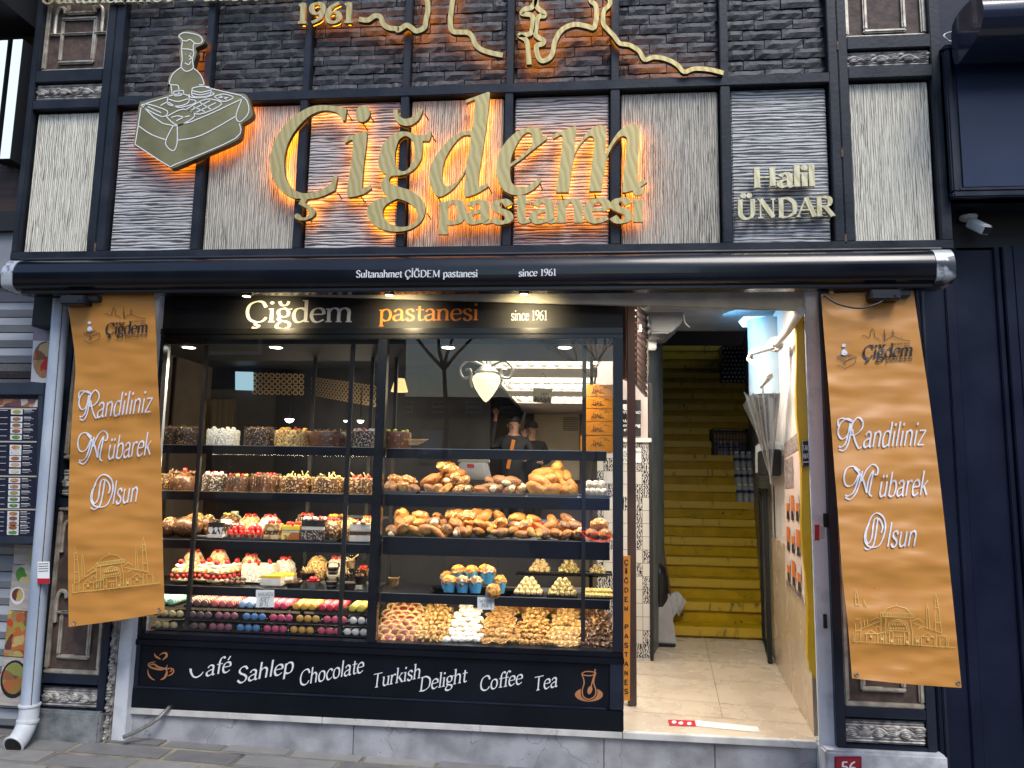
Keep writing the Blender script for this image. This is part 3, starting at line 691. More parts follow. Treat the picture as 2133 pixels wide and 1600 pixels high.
tag(b.build("road", mat("asphalt", (.035, .035, .037), (.065, .064, .062), scale=14, rough=.8, bump=.004, bscale=90)), None, None, kind="structure")
b = MB(); b.add([(-200, -200, -.12), (200, -200, -.12), (200, 200, -.12), (-200, 200, -.12)], [(0, 1, 2, 3)])
tag(b.build("ground", mat("far_ground", (.08, .078, .074), (.11, .10, .095), scale=.5, rough=.9)), None, None, kind="structure")

# ------------------------------------------------------------------ plinth, lower piers, jambs, lintel
MARBLE = mat("grey_marble", (.20, .20, .21), (.42, .42, .44), scale=5, rough=.4, lo=.3, hi=.62, bump=.0015, bscale=70)
MARBLEL = mat("white_marble_slab", (.46, .45, .42), (.66, .64, .60), scale=6, rough=.35, lo=.3, hi=.6)
def speck(mt, c=(.05, .05, .05), scale=60, th=.72):   # dark pits and hairline veins on a stone
    n = mt.node_tree; b = n.nodes["Principled BSDF"]; src = b.inputs["Base Color"].links[0].from_socket
    tc = N(n, "TexCoord"); z = N(n, "TexNoise"); z.inputs["Scale"].default_value = scale; z.inputs["Detail"].default_value = 3; n.links.new(tc.outputs["Object"], z.inputs[0])
    v = N(n, "TexVoronoi"); v.feature = 'DISTANCE_TO_EDGE'; v.inputs["Scale"].default_value = 2.1
    wz = N(n, "TexNoise"); wz.inputs["Scale"].default_value = 3; wz.inputs["Detail"].default_value = 5
    n.links.new(tc.outputs["Object"], wz.inputs[0])
    mxv = N(n, "Mix"); mxv.data_type = 'RGBA'; mxv.inputs[0].default_value = .45; n.links.new(tc.outputs["Object"], mxv.inputs[6]); n.links.new(wz.outputs[1], mxv.inputs[7]); n.links.new(mxv.outputs[2], v.inputs[0])
    a1 = ramp(n, z.outputs[0], [(th, (0, 0, 0)), (th+.03, (1, 1, 1))]); a2 = ramp(n, v.outputs[0], [(0, (.5, .5, .5)), (.008, (0, 0, 0))])
    mm = N(n, "Math", operation='MAXIMUM'); n.links.new(a1, mm.inputs[0]); n.links.new(a2, mm.inputs[1])
    m2 = N(n, "Mix"); m2.data_type = 'RGBA'; n.links.new(mm.outputs[0], m2.inputs[0]); n.links.new(src, m2.inputs[6]); m2.inputs[7].default_value = (*c, 1)
    n.links.new(m2.outputs[2], b.inputs["Base Color"]); return mt
speck(MARBLE); speck(MARBLEL, (.22, .2, .18), 40, .76)
xp0, xp1 = at(262, 1480, 0).x, at(1702, 1550, 0).x
jn = [xp0, at(735, 1530, 0).x, at(1258, 1560, 0).x, at(1490, 1580, 0).x, xp1]
for i in range(4):
    b = MB(); b.box(jn[i]+.002, jn[i+1]-.002, .012, .2, -.08, .262); b.build("plinth_slab", MARBLE, shop, bevel=.003)
jm = [xp0, at(672, 1500, 0).x, at(1296, 1520, 0).x, xp1]
for i in range(3):
    b = MB(); b.box(jm[i]+.0015, jm[i+1]-.0015, -.012, .03, .263, .300); b.build("marble_sill", MARBLEL, shop, bevel=.003)
# lower side piers
def pier(xa, xb, z0, z1, panel, fz, nm):
    b = MB(); t = .05
    b.box(xa, xa+t, -.10, .1, z0, z1); b.box(xb-t, xb, -.10, .1, z0, z1)
    b.box(xa+t, xb-t, -.098, .1, panel[0]-.055, panel[0]); b.box(xa+t, xb-t, -.098, .1, panel[1], panel[1]+.05)
    b.box(xa+t, xb-t, -.098, .1, fz[0]-.02, fz[0]); b.box(xa+t, xb-t, -.096, .1, fz[1], fz[1]+.004)
    b.box(xa+t, xb-t, -.04, .1, z0, z1)
    b.build("pier_frame", NAVY2, shop, bevel=.004)
    frieze(xa+t, xb-t, fz[0], fz[1], -.075, shop)
    return xa+t, xb-t
YPi = -.10
xa = at(72, 1400, YPi).x; xb = at(222, 1400, YPi).x
zpb = at(150, 1406, YPi).z; zf1 = at(150, 1433, YPi).z; zf0 = at(150, 1478, YPi).z
ztp = at(150, 1055, YPi).z
x0, x1 = pier(xa, xb, .30, 3.1, (zpb, ztp), (zf0, zf1), 0)
framed(x0, x1, zpb, ztp, -.075, shop, [(.20, .78, .10, .36), (.36, .94, .42, .62), (.36, .94, .66, .96)], [(.06, .94, .36)], [(.12, .30, 1), (.12, .72, 1)])
framed(x0, x1, ztp+.30, 3.05, -.075, shop, [(.25, .75, .06, .4), (.25, .75, .46, .94)], [(.06, .94, .42)])
frieze(x0, x1, ztp+.06, ztp+.24, -.075, shop)
CONC = mat("worn_concrete", (.10, .11, .12), (.24, .25, .25), scale=9, rough=.8, bump=.006, bscale=30)
b = MB(); b.box(xa-.02, xb, -.13, .1, -.06, .298); b.build("pier_base", CONC, shop, bevel=.012)
xa2 = at(1742, 1500, YPi).x; xb2 = at(1950, 1500, YPi).x
zpb2 = at(1850, 1476, YPi).z; g1 = at(1850, 1502, YPi).z; g0 = at(1850, 1555, YPi).z
x0, x1 = pier(xa2, xb2, at(1850, 1562, YPi).z, 3.1, (zpb2, 3.0), (g0, g1), 1)
framed(x0, x1, zpb2, 2.95, -.075, shop, [(.22, .78, .04, .30), (.22, .78, .36, .9)], [(.06, .94, .33)])
b = MB(); b.box(xa2-.08, xb2+.03, -.15, .1, -.1, at(1850, 1566, -.12).z); b.build("pier_base", mat("painted_concrete", (.34, .35, .37), (.62, .63, .66), scale=8, rough=.6, bump=.004, bscale=25), shop, bevel=.012)
# chipped plaster strip and white jamb posts
YJ = -.06
jl0, jl1 = at(238, 1450, YJ).x, at(263, 1480, YJ).x
b = MB(); b.box(jl0, jl1, YJ, .12, .06, 3.05); b.build("jamb_post", JAMB, shop, bevel=.004)
b = MB(); r = random.Random(5)
for i in range(80):
    z = .1+i*.018; b.blob((jl0-.022+r.uniform(-.006, .006), YJ-.02, z), (r.uniform(.010, .022), r.uniform(.010, .025), .014), 7, 4, .35, 2, i)
b.box(jl0-.045, jl0-.002, YJ-.01, .1, .03, 1.6)
b.build("chipped_plaster", mat("chipped_plaster", (.10, .09, .08), (.42, .40, .36), scale=30, rough=.9, bump=.006, bscale=40), shop)
jr0, jr1 = at(1682, 800, YJ).x, at(1716, 800, YJ).x
b = MB(); b.box(jr0, jr1, YJ, -.03, .1, 3.05); b.build("jamb_post", JAMB, shop, bevel=.006)
bl_ = [(1292, .02), (1560, .02)]
for y in (1080, 1290):
    p = at(1716, y, YJ); b = MB(); b.box(p.x-.004, p.x+.016, YJ-.012, YJ+.03, p.z-.05, p.z+.03); b.build("shutter_lock", MATB, shop, bevel=.003)
b = MB(); b.slab([at(470, 612, -.045), at(1673, 648, -.045), at(1676, 600, -.045), at(470, 596, -.045)], .02)
b.build("lintel_beam", mat("cream_metal_beam", (.42, .40, .32), (.56, .53, .43), scale=6, rough=.35, bump=.001, bscale=40), shop, bevel=.005)

# ------------------------------------------------------------------ awning cassette
aw0 = at(0, 575, -.45).x+.02; aw1 = at(1988, 555, -.45).x
awn = thing("awning_cassette", ((aw0+aw1)/2, -.26, 2.95), "long rounded black rolled awning housing with white lettering above the shop window", "awning")
AWN = mat("awning_black_paint", (.0025, .0035, .007), (.005, .0065, .011), scale=2, rough=.22, rvar=.06, coat=.15, spec=.4)
CAPM = mat("worn_end_cap", (.06, .065, .075), (.50, .53, .57), scale=8, rough=.4, metal=.3, lo=.46, hi=.52)
prof = cr([V2(*p) for p in ((-.262, 3.075), (-.262, 3.075), (-.36, 3.072), (-.43, 3.045), (-.462, 2.985), (-.462, 2.93), (-.462, 2.93), (-.452, 2.89), (-.42, 2.872), (-.42, 2.872), (-.405, 2.868), (-.30, 2.866), (-.262, 2.866), (-.262, 2.866))], False, 6)
def extr(x0, x1, s=1.0):
    b = MB(); cy_, cz_ = -.33, 2.95
    q = [((p.x-cy_)*s+cy_, (p.y-cz_)*s+cz_) for p in prof]; k = len(q)
    b.add([(x0, y, z) for y, z in q]+[(x1, y, z) for y, z in q], [(i, i+1, k+i+1, k+i) for i in range(k-1)]+[(0, k, 2*k-1, k-1), tuple(range(k))[::-1], tuple(range(k, 2*k))])
    return b
extr(aw0+.075, aw1-.10).build("housing", AWN, awn, smooth=True, ang=30)
extr(aw0, aw0+.074, 1.03).build("end_cap", CAPM, awn, smooth=True, bevel=.012)
extr(aw1-.099, aw1, 1.03).build("end_cap", CAPM, awn, smooth=True, bevel=.012)
b = MB(); b.box(aw0+.1, aw1-.1, -.418, -.395, 2.848, 2.870); b.build("front_rail", mat("awning_rail", (.02, .014, .014), rough=.35), awn, bevel=.004)
b = MB(); b.tube([(aw0+.02, -.35, 3.085), (aw1-.02, -.35, 3.085)], .012, 8); b.build("top_rail", STEEL, awn, smooth=True)
for px in (165, 1830):
    p = at(px, 618, -.36); b = MB(); b.box(p.x-.07, p.x+.09, -.44, -.30, 2.775, 2.832); b.box(p.x+.02, p.x+.16, -.40, -.33, 2.80, 2.838); b.tube([(p.x+.06, -.445, 2.80), (p.x+.06, -.43, 2.80)], .016, 10)
    b.build("arm_bracket", mat("bracket_metal", (.015, .016, .02), rough=.4), awn, bevel=.01)
SERW = mat("white_lettering", (.78, .78, .78), rough=.5)
tb = MB(); yt = -.464
write(tb, "Sultanahmet ÇİĞDEM pastanesi", (741, 578), (995, 577), 1.9, yt, w=1.35, thin=.55); tb.build("lettering", SERW, awn)
tb = MB(); write(tb, "since 1961", (1080, 576), (1159, 574), 1.9, yt, w=1.35, thin=.55); tb.build("lettering", SERW, awn)

# ------------------------------------------------------------------ hanging banners
def orange_vinyl():
    mt, n, b = nodes("orange_vinyl")
    tc = N(n, "TexCoord"); mp = N(n, "Mapping"); n.links.new(tc.outputs["Object"], mp.inputs[0]); mp.inputs["Scale"].default_value = (.6, 1, 3.5)
    z = N(n, "TexNoise"); z.inputs["Scale"].default_value = 5; z.inputs["Detail"].default_value = 7; n.links.new(mp.outputs[0], z.inputs[0])
    c = ramp(n, z.outputs[0], [(.3, (.53, .225, .042)), (.7, (.59, .265, .055))])
    z3 = N(n, "TexNoise"); z3.inputs["Scale"].default_value = 28; z3.inputs["Detail"].default_value = 4; n.links.new(tc.outputs["Object"], z3.inputs[0])
    m2 = N(n, "Mix"); m2.data_type = 'RGBA'; n.links.new(ramp(n, z3.outputs[0], [(.73, (0, 0, 0)), (.78, (.7, .7, .7))]), m2.inputs[0]); n.links.new(c, m2.inputs[6]); m2.inputs[7].default_value = (.16, .06, .02, 1)
    n.links.new(m2.outputs[2], b.inputs["Base Color"]); b.inputs["Roughness"].default_value = .42
    return mt
ORV = orange_vinyl(); NAVYINK = mat("navy_ink", (.012, .014, .022), rough=.5); YINK = mat("pale_yellow_ink", (.68, .46, .12), rough=.5)
WINK = mat("white_ink", (.74, .76, .82), rough=.5)
def interp(t, keys):
    k = len(keys)-1; x = t*k; i = min(int(x), k-1); return keys[i]+(keys[i+1]-keys[i])*(x-i)
def curve_at(P, t):
    L = [0]
    for a, b in zip(P, P[1:]): L.append(L[-1]+math.hypot(b[0]-a[0], b[1]-a[1]))
    s = t*L[-1]
    for i in range(len(P)-1):
        if s <= L[i+1] or i == len(P)-2:
            q = (s-L[i])/(L[i+1]-L[i]); return (P[i][0]+(P[i+1][0]-P[i][0])*q, P[i][1]+(P[i+1][1]-P[i][1])*q)
def smooth_pts(s): return [(p.x, p.y) for p in cr([V2(*q) for q in pts(s)], False, 5)]
class Banner:
    def __init__(s, left, right, ytop, ybot, ykeys, seed, label):
        s.L, s.R, s.yt, s.yb, s.k, s.seed = smooth_pts(left), smooth_pts(right), ytop, ybot, ykeys, seed
        nv, nu = 110, 26; b = MB(); g = []
        for i in range(nv+1):
            l, r_ = curve_at(s.L, i/nv), curve_at(s.R, i/nv)
            for j in range(nu+1):
                u = j/nu; sag = 6*math.sin(math.pi*u)*(1 if i == nv else 0)
                g.append(s.P(l[0]+(r_[0]-l[0])*u, l[1]+(r_[1]-l[1])*u+sag*.3))
        q = nu+1; n0 = len(g)
        b.add(g+[p+Vector((0, .0025, 0)) for p in g], [(i*q+j, i*q+j+1, (i+1)*q+j+1, (i+1)*q+j) for i in range(nv) for j in range(nu)]
              + [(n0+i*q+j, n0+(i+1)*q+j, n0+(i+1)*q+j+1, n0+i*q+j+1) for i in range(nv) for j in range(nu)]
              + [(nv*q+j, nv*q+j+1, n0+nv*q+j+1, n0+nv*q+j) for j in range(nu)] + [(i*q, (i+1)*q, n0+(i+1)*q, n0+i*q) for i in range(nv)]+[(i*q+nu, n0+i*q+nu, n0+(i+1)*q+nu, (i+1)*q+nu) for i in range(nv)])
        top = s.P(*[(s.L[0][0]+s.R[0][0])/2, s.L[0][1]])
        s.t = thing("hanging_banner", top, label, "banner", "orange banners hanging either side of the shop")
        b.build("cloth", ORV, s.t, smooth=True, ang=80)
    def Y(s, px, py):
        t = (py-s.yt)/(s.yb-s.yt); y = interp(min(max(t, 0), 1), s.k)
        q = Vector((px*.004+s.seed, py*.020, 0)); 
        y += .016*mnoise.noise(q)*min(1, .35+t)+.006*mnoise.noise(Vector((px*.02, py*.06, s.seed*3)))+.012*mnoise.noise(Vector((px*.012, py*.006, s.seed*5)))
        return y
    def P(s, px, py, h=0): return at(px, py, s.Y(px, py)-h)
    def line(s, mb, P, wpx, closed=False, n=4, smooth=True, h=.007):
        P = [V2(*p) for p in P]
        if smooth and len(P) > 2: P = cr(P, closed, n)
        if closed: P.append(P[0])
        k = len(P); vs = []
        for sg in (1, -1):
            for i, p in enumerate(P):
                d = P[min(i+1, k-1)]-P[max(i-1, 0)]; nn = V2(-d.y, d.x).normalized()*(wpx/2*sg); q = p+nn; vs.append(s.P(q.x, q.y, h))
        mb.add(vs, [(i, i+1, k+i+1, k+i) for i in range(k-1)])
    def pen(s, mb, P, w, thin, ang, n=6):
        P = cr([V2(*p) for p in P], False, n); k = len(P); vs = []
        for sg in (1, -1):
            for i, p in enumerate(P):
                d = P[min(i+1, k-1)]-P[max(i-1, 0)]; th = math.atan2(-d.y, d.x); t = thin+(w-thin)*abs(math.sin(th-ang))
                nn = V2(-d.y, d.x).normalized()*(t/2*sg); q = p+nn; vs.append(s.P(q.x, q.y, .007))
        mb.add(vs, [(i, i+1, k+i+1, k+i) for i in range(k-1)])
    def write(s, mb, words, p0, p1, size, **k):
        ux = (p1[0]-p0[0])/width(words); uy = (p1[1]-p0[1])/width(words)
        text(mb, words, lambda u, v, h: s.P(p0[0]+ux*u, p0[1]+uy*u-size*v, .007+h), **k)
BL = Banner("137,612 148,680 157,760 153,830 148,900 144,1000 142,1100 142,1200 143,1306", "321,606 325,700 328,780 332,860 335,950 337,1050 339,1150 343,1276", 612, 1300, [-.36, -.33, -.31, -.30, -.31, -.33, -.34], 1.3, "orange vinyl banner hanging beside the white drainpipe, pinched in near its top")
BR = Banner("1710,612 1717,700 1727,820 1737,960 1745,1060 1755,1200 1766,1300 1775,1413", "1903,606 1915,690 1930,790 1945,900 1960,1020 1972,1130 1985,1250 2003,1433", 606, 1425, [-.36, -.39, -.44, -.50, -.56, -.61, -.64], 7.7, "orange vinyl banner swinging outward in front of the navy pier by the stair")
ZR1 = lambda x, y: (1680+.3376*x, 520+.3376*y); ZR2 = lambda x, y: (1680+.3376*x, 1060+.3376*y)
CAPS = {'K': (ZR1, ["290,1062 250,1042 207,1078 195,1130 213,1166 240,1160 262,1125 278,1075", "196,1090 196,1052 222,1040 262,1052 290,1064", "284,1062 272,1130 258,1195 232,1240 200,1232", "270,1070 256,1140 240,1195 215,1218 200,1214", "272,1138 282,1080 316,1036 345,1058 346,1095 322,1128 290,1146 272,1136", "284,1108 298,1175 322,1226 338,1214"]),
        'M': (ZR1, ["330,1366 290,1338 250,1350 232,1400 240,1448 265,1460 296,1440 322,1385", "346,1366 328,1440 306,1500 272,1541 238,1528", "330,1376 312,1440 290,1497 256,1520 240,1514", "296,1346 345,1410 371,1500", "371,1500 378,1440 393,1395 414,1362", "338,1430 370,1360 410,1325 440,1348 436,1388 420,1384", "414,1362 396,1450 387,1505 404,1522"]),
        'O': (ZR2, ["405,238 452,222 485,135 480,62 440,26 402,48 374,120 366,180 380,214 402,180 412,100 424,60 452,66 470,110 460,150", "388,88 364,140 361,198 384,232 412,234", "358,240 380,251 412,224 428,150 440,62"])}
CBOX = {'K': (1744, 1797, 869, 942), 'M': (1758, 1829, 967, 1041), 'O': (1800, 1845, 1068, 1144)}
def cap(B, mb, ch, box, w=3.2):
    tr, ss = CAPS[ch]; x0, x1, y0, y1 = CBOX[ch]
    for s in ss:
        P = [tr(*p) for p in pts(s)]
        P = [(box[0]+(p[0]-x0)/(x1-x0)*(box[1]-box[0]), box[2]+(p[1]-y0)/(y1-y0)*(box[3]-box[2])) for p in P]
        B.pen(mb, P, w, 1.5, .5)
def script(B, mb, words, p0, p1, size): B.write(mb, words, p0, p1, size, w=.85, thin=.42, pen=.5, slant=.28, serif=False)
tb = MB(); cap(BR, tb, 'K', CBOX['K'], 3.6); script(BR, tb, "andiliniz", (1796, 932), (1926, 927), 6.4); tb.build("greeting_word", WINK, BR.t)
tb = MB(); cap(BR, tb, 'M', CBOX['M'], 3.6); script(BR, tb, "übarek", (1828, 1035), (1932, 1031), 6.4); tb.build("greeting_word", WINK, BR.t)
tb = MB(); cap(BR, tb, 'O', CBOX['O'], 3.6); script(BR, tb, "lsun", (1845, 1139), (1908, 1138), 6.4); tb.build("greeting_word", WINK, BR.t)
tb = MB(); cap(BL, tb, 'K', (163, 206, 812, 878), 3.2); script(BL, tb, "andiliniz", (200, 870), (315, 858), 6); tb.build("greeting_word", WINK, BL.t)
tb = MB(); cap(BL, tb, 'M', (162, 224, 897, 967), 3.2); script(BL, tb, "übarek", (222, 957), (314, 947), 6); tb.build("greeting_word", WINK, BL.t)
tb = MB(); cap(BL, tb, 'O', (188, 236, 988, 1060), 3.2); script(BL, tb, "lsun", (232, 1050), (286, 1045), 6); tb.build("greeting_word", WINK, BL.t)
def logo(B, f, k):
    mb = MB()
    for s in ("341,533 360,530 375,540 392,538 396,510 408,488 419,512 422,538 440,548 462,562", "482,565 480,490", "484,565 484,540", "476,520 490,526", "476,545 492,548", "474,532 490,536", "492,560 505,545 525,538 533,530 533,490", "526,512 545,516", "536,532 560,545 590,555 642,564"):
        B.line(mb, [f(*ZR1(*p)) for p in pts(s)], 1.1*k)
    mb.build("skyline_print", NAVYINK, B.t); mb = MB()
    a, b_ = f(*ZR1(342, 672)), f(*ZR1(655, 655)); B.write(mb, "Çiğdem", a, b_, 3.5*k, w=1.3, thin=.5, pen=.4, slant=.14)
    a, b_ = f(*ZR1(490, 692)), f(*ZR1(655, 684)); B.write(mb, "pastanesi", a, b_, 1.15*k, w=1.1, thin=.6)
    a, b_ = f(*ZR1(382, 599)), f(*ZR1(493, 592)); B.write(mb, "Sultanahmet", a, b_, .55*k, w=1, thin=.6)
    a, b_ = f(*ZR1(520, 588)), f(*ZR1(640, 582)); B.write(mb, "Patisserie since", a, b_, .55*k, w=1, thin=.6)
    a, b_ = f(*ZR1(602, 600)), f(*ZR1(640, 597)); B.write(mb, "1961", a, b_, .5*k, w=1, thin=.6)
    mb.build("shop_name_print", NAVYINK, B.t); mb = MB()
    for s in ("188,660 245,685 305,655 250,640 188,660", "188,672 235,690 305,662", "188,710 235,735 300,700 308,660", "235,690 225,708 240,715 240,690", "215,650 270,660", "225,645 285,656", "205,662 250,674", "222,635 220,612"): B.line(mb, [f(*ZR1(*p)) for p in pts(s)], 1.0*k, smooth=False)
    mb.build("table_print", NAVYINK, B.t); mb = MB()
    for s in ("218,590 228,580 243,588 238,600 222,600", "216,645 220,622 236,616 250,630 252,645 235,652"):
        P = cr([V2(*f(*ZR1(*p))) for p in pts(s)], True, 4); mb.add([B.P(p.x, p.y, .007) for p in P], [tuple(range(len(P)))])
    mb.build("cook_print", WINK, B.t)
logo(BR, lambda x, y: (x, y), 1)
logo(BL, lambda x, y: (217.5+(x-1794.8)*.845, 641.5+(y-685.4)*.90), .86)
MOSQ = ["285,818 920,855", "303,750 303,590 300,540 305,495 318,540 325,590 340,750", "301,545 319,545", "303,592 326,592", "305,680 334,680", "358,722 355,590 357,560 368,600 378,720", "745,740 740,620 743,575 752,620 762,740", "795,750 792,560 797,515 807,555 815,610 835,775", "792,570 811,570", "795,610 816,608", "797,700 826,702",
 "478,640 500,612 555,597 612,612 648,648", "555,597 555,583", "470,640 655,646 655,670 470,664 470,640", "458,640 470,640 470,668 458,668 458,640", "650,645 662,648 660,674", "460,670 460,770", "490,668 490,832", "640,674 655,760 655,840", "498,770 508,705 565,680 622,705 640,775", "508,770 518,712 565,692 612,712 630,774", "505,750 635,756",
 "395,690 440,668 460,690", "410,700 460,690", "650,692 690,676 722,702", "330,742 460,692", "655,702 835,765", "288,760 288,818", "300,752 335,752", "335,740 335,820", "300,752 298,818", "370,770 395,748 432,770", "370,770 370,822", "362,770 440,770 490,760", "440,770 440,825", "715,785 750,764 785,790", "708,785 792,792 792,845", "708,785 708,842", "460,775 460,828", "475,775 475,828 462,828", "676,785 676,840", "694,785 694,842", "512,832 512,765 522,752 535,765 535,832", "545,785 598,788", "568,834 568,800 582,800 582,834", "605,836 605,765 618,752 632,768 632,838", "800,770 800,845", "822,780 862,785 866,850", "822,780 825,848", "872,800 876,852", "425,745 432,725 448,725 452,742", "690,745 698,732 714,735"]
def mosque(B, f):
    mb = MB()
    def q(x, y): a = (x-285)/635; return f(a, (818+.058*(x-285)-y)/246)
    for s in MOSQ: B.line(mb, [q(*p) for p in pts(s)], 1.35, smooth=len(pts(s)) == 5 and 'x' in s or False)
    for i in range(16): B.line(mb, [q(476+i*11.5, 646), q(479+i*11.5, 664)], 1.6)
    for i in range(6): B.line(mb, [q(532+i*15, 706), q(532+i*15, 720)], 2.6)
    for i in range(7): B.line(mb, [q(520+i*16, 732), q(520+i*16, 744)], 2.6)
    for x, y in ((400, 785), (752, 802), (526, 812), (622, 820), (466, 800), (684, 812)): B.line(mb, [q(x, y-6), q(x, y+12)], 5)
    mb.build("skyline_drawing", YINK, B.t)
mosque(BR, lambda a, b: (1776+214.6*a, 1336+12.7*a-83*b)); mosque(BL, lambda a, b: (150+184*a, 1235-21*a-74*b))
for B, P in ((BL, ((155, 1298), (332, 1270))), (BR, ((1784, 1406), (1996, 1423), (1716, 616)))):
    for p in P:
        b = MB(); c = B.P(*p, .002); b.tube([c+Vector((.009*math.cos(t*.7), -.001, .009*math.sin(t*.7))) for t in range(9)], .0025, 5, closed=True); b.build("eyelet", mat("eyelet_steel", (.5, .5, .5), rough=.3, metal=1), B.t, smooth=True)
st = tag(MB().tube(cr([at(1718, 616, -.40), at(1745, 633, -.42), at(1790, 642, -.43), at(1830, 632, -.43), at(1842, 621, -.42)], n=5), .006, 6).build("awning_strap", MATB), "thin black strap sagging under the right awning bracket", "strap")
# ------------------------------------------------------------------ display window
xL, xR = -2.84, .243
zg0, zg1 = at(783, 1338, 0).z, at(800, 707, 0).z
zsm = at(800, 1455, 0).z
disp = thing("display_window", ((xL+xR)/2, 0, .30), "tall black framed pastry display window with lettered header and base", "shop window")
b = MB(); b.box(xL+.02, xR, -.012, .10, .303, zsm-.004); b.build("kick_board", BASEB, disp, bevel=.004)
b = MB(); b.box(xL+.02, xR-.01, .0, .09, zsm, zg0-.075); bp = b.build("base_panel", BASEB, disp, bevel=.002)
b = MB(); b.box(xL+.03, xR-.1, -.012, 0, zsm-.003, zsm+.008); b.box(xR-.08, xR, -.016, .02, zsm+.0, zg0-.06); b.box(xL+.02, xL+.07, -.008, .02, zsm, zg0-.07); b.build("base_trim", NAVY2, disp, bevel=.003)
b = MB(); b.box(xL+.01, xR+.004, -.02, .08, zg0-.070, zg0-.034); b.box(xL+.01, xR, -.008, .08, zg0-.033, zg0); b.build("ledge", BASEB, disp, bevel=.004)
GOLDB = mat("header_black", (.006, .006, .006), (.011, .010, .009), scale=3, rough=.5, rvar=.05, stretch=(1, 1, 12))
zt = at(800, 689, 0).z
b = MB(); b.box(xL+.03, xR, .0, .08, zt+.016, 3.0); hd = b.build("header_board", GOLDB, disp)
b = MB(); b.box(xL+.03, xR, -.012, .08, zg1, zg1+.030); b.box(xL+.03, xR, -.018, .08, zg1+.032, zt+.014); b.build("header_trim", mat("header_trim_metal", (.016, .015, .013), rough=.25, metal=.3), disp, bevel=.004)
ml0, ml1 = at(789, 710, 0).x, at(808, 710, 0).x
b = MB(); b.box(ml0, ml1, -.012, .05, zg0, zg1); b.build("mullion", BLACK, disp, bevel=.004)
b = MB(); b.box(xL+.03, at(343, 712, 0).x, -.01, .05, zg0, zg1); b.build("post", BLACK, disp, bevel=.004)
b = MB(); b.box(at(1277, 712, 0).x, xR, -.012, .06, zg0, zg1); b.build("post", mat("navy_black_post", (.005, .007, .013), (.008, .011, .018), scale=3, rough=.35), disp, bevel=.004)
GL = glass("window_glass", (.93, .95, .96), 1.0, 1.47)
TILT = math.tan(R(2.0))
for xa_, xb_ in ((at(343, 712, 0).x, ml0), (ml1, at(1277, 712, 0).x)):
    b = MB(); dz = zg1-zg0; b.quad((xa_, .049, zg0), (xb_, .049, zg0), (xb_, .049-dz*TILT, zg1), (xa_, .049-dz*TILT, zg1)); b.build("glass_pane", GL, disp)
tb = MB(); write(tb, "Çiğdem", (509, 671), (735, 671), 5.7, 0, w=1.0, thin=.4); tb.build("header_word", mat("cream_lettering", (.80, .76, .68), rough=.5), hd)
tb = MB(); write(tb, "pastanesi", (789, 668), (997, 667), 4.6, 0, w=1.0, thin=.42); tb.build("header_word", mat("orange_lettering", (.72, .20, .012), rough=.45), hd)
tb = MB(); write(tb, "since 1961", (1064, 667), (1140, 667), 2.7, 0, w=.95, thin=.5); tb.build("header_word", mat("cream_lettering", (.8, .76, .68)), hd)
for wd, p0, p1, sz in (("afé", (427, 1409), (480, 1399), 4.2), ("Sahlep", (491, 1424), (611, 1400), 4.3), ("Chocolate", (622, 1429), (757, 1400), 4.2), ("Turkish", (774, 1434), (876, 1412), 3.9), ("Delight", (872, 1441), (972, 1420), 3.9), ("Coffee", (998, 1440), (1088, 1424), 3.9), ("Tea", (1110, 1440), (1161, 1430), 3.9)):
    tb = MB()
    if wd == "afé":
        P = [V2(280+.2532*x, 1120+.2532*y) for x, y in ((462, 1078), (466, 1110), (485, 1142), (512, 1148), (545, 1130), (566, 1104))]
        P = cr(P, False, 5); k = len(P); vs = []
        for sg in (1, -1):
            for i, p in enumerate(P):
                d = P[min(i+1, k-1)]-P[max(i-1, 0)]; t = 5.2*(1-.75*i/k); q = p+V2(-d.y, d.x).normalized()*t/2*sg; vs.append(at(q.x, q.y, -.001))
        tb.add(vs, [(i, i+1, k+i+1, k+i) for i in range(k-1)])
    write(tb, wd, p0, p1, sz, 0, w=.95, thin=.42, pen=.55, slant=.10, serif=wd[0] in 'TDC' and wd != "Chocolate")
    tb.build("menu_word", mat("white_lettering", (.78, .78, .78)), bp)
COPPER = mat("copper_print", (.42, .17, .065), (.50, .21, .08), scale=20, rough=.5)
def pens(mb, s, w0, w1, tr, h=.001, Y=0):
    P = cr([V2(*tr(*p)) for p in pts(s)], False, 6); k = len(P); vs = []
    for sg in (1, -1):
        for i, p in enumerate(P):
            d = P[min(i+1, k-1)]-P[max(i-1, 0)]; t = w0+(w1-w0)*math.sin(math.pi*i/(k-1)); q = p+V2(-d.y, d.x).normalized()*t/2*sg; vs.append(at(q.x, q.y, Y)-Vector((0, h, 0)))
    mb.add(vs, [(i, i+1, k+i+1, k+i) for i in range(k-1)])
T3 = lambda x, y: (280+.2532*x, 1120+.2532*y)
tb = MB()
for i, (s, a, c) in enumerate((("165,950 175,975 200,990 218,1003", .5, 4), ("205,968 235,950 262,952 265,975 245,995 232,1008", .5, 4.5), ("178,1020 130,1030 118,1050 150,1072 220,1085 262,1070 272,1045", .6, 4), ("125,1050 160,1040 200,1065 265,1080 300,1070", .6, 4.5), ("262,1078 268,1110 250,1150 215,1170", .6, 5), ("112,1080 118,1125 140,1155 170,1172", .5, 4), ("285,1072 320,1080 320,1110 295,1130 272,1136", .5, 3), ("300,1070 308,1090 290,1105", .5, 2.5))):
    pens(tb, s, a, c, T3, .001+.0003*i)
tb.build("cup_emblem", COPPER, bp)
T4 = lambda x, y: (700+.2907*x, 1380+.2907*y)
tb = MB()
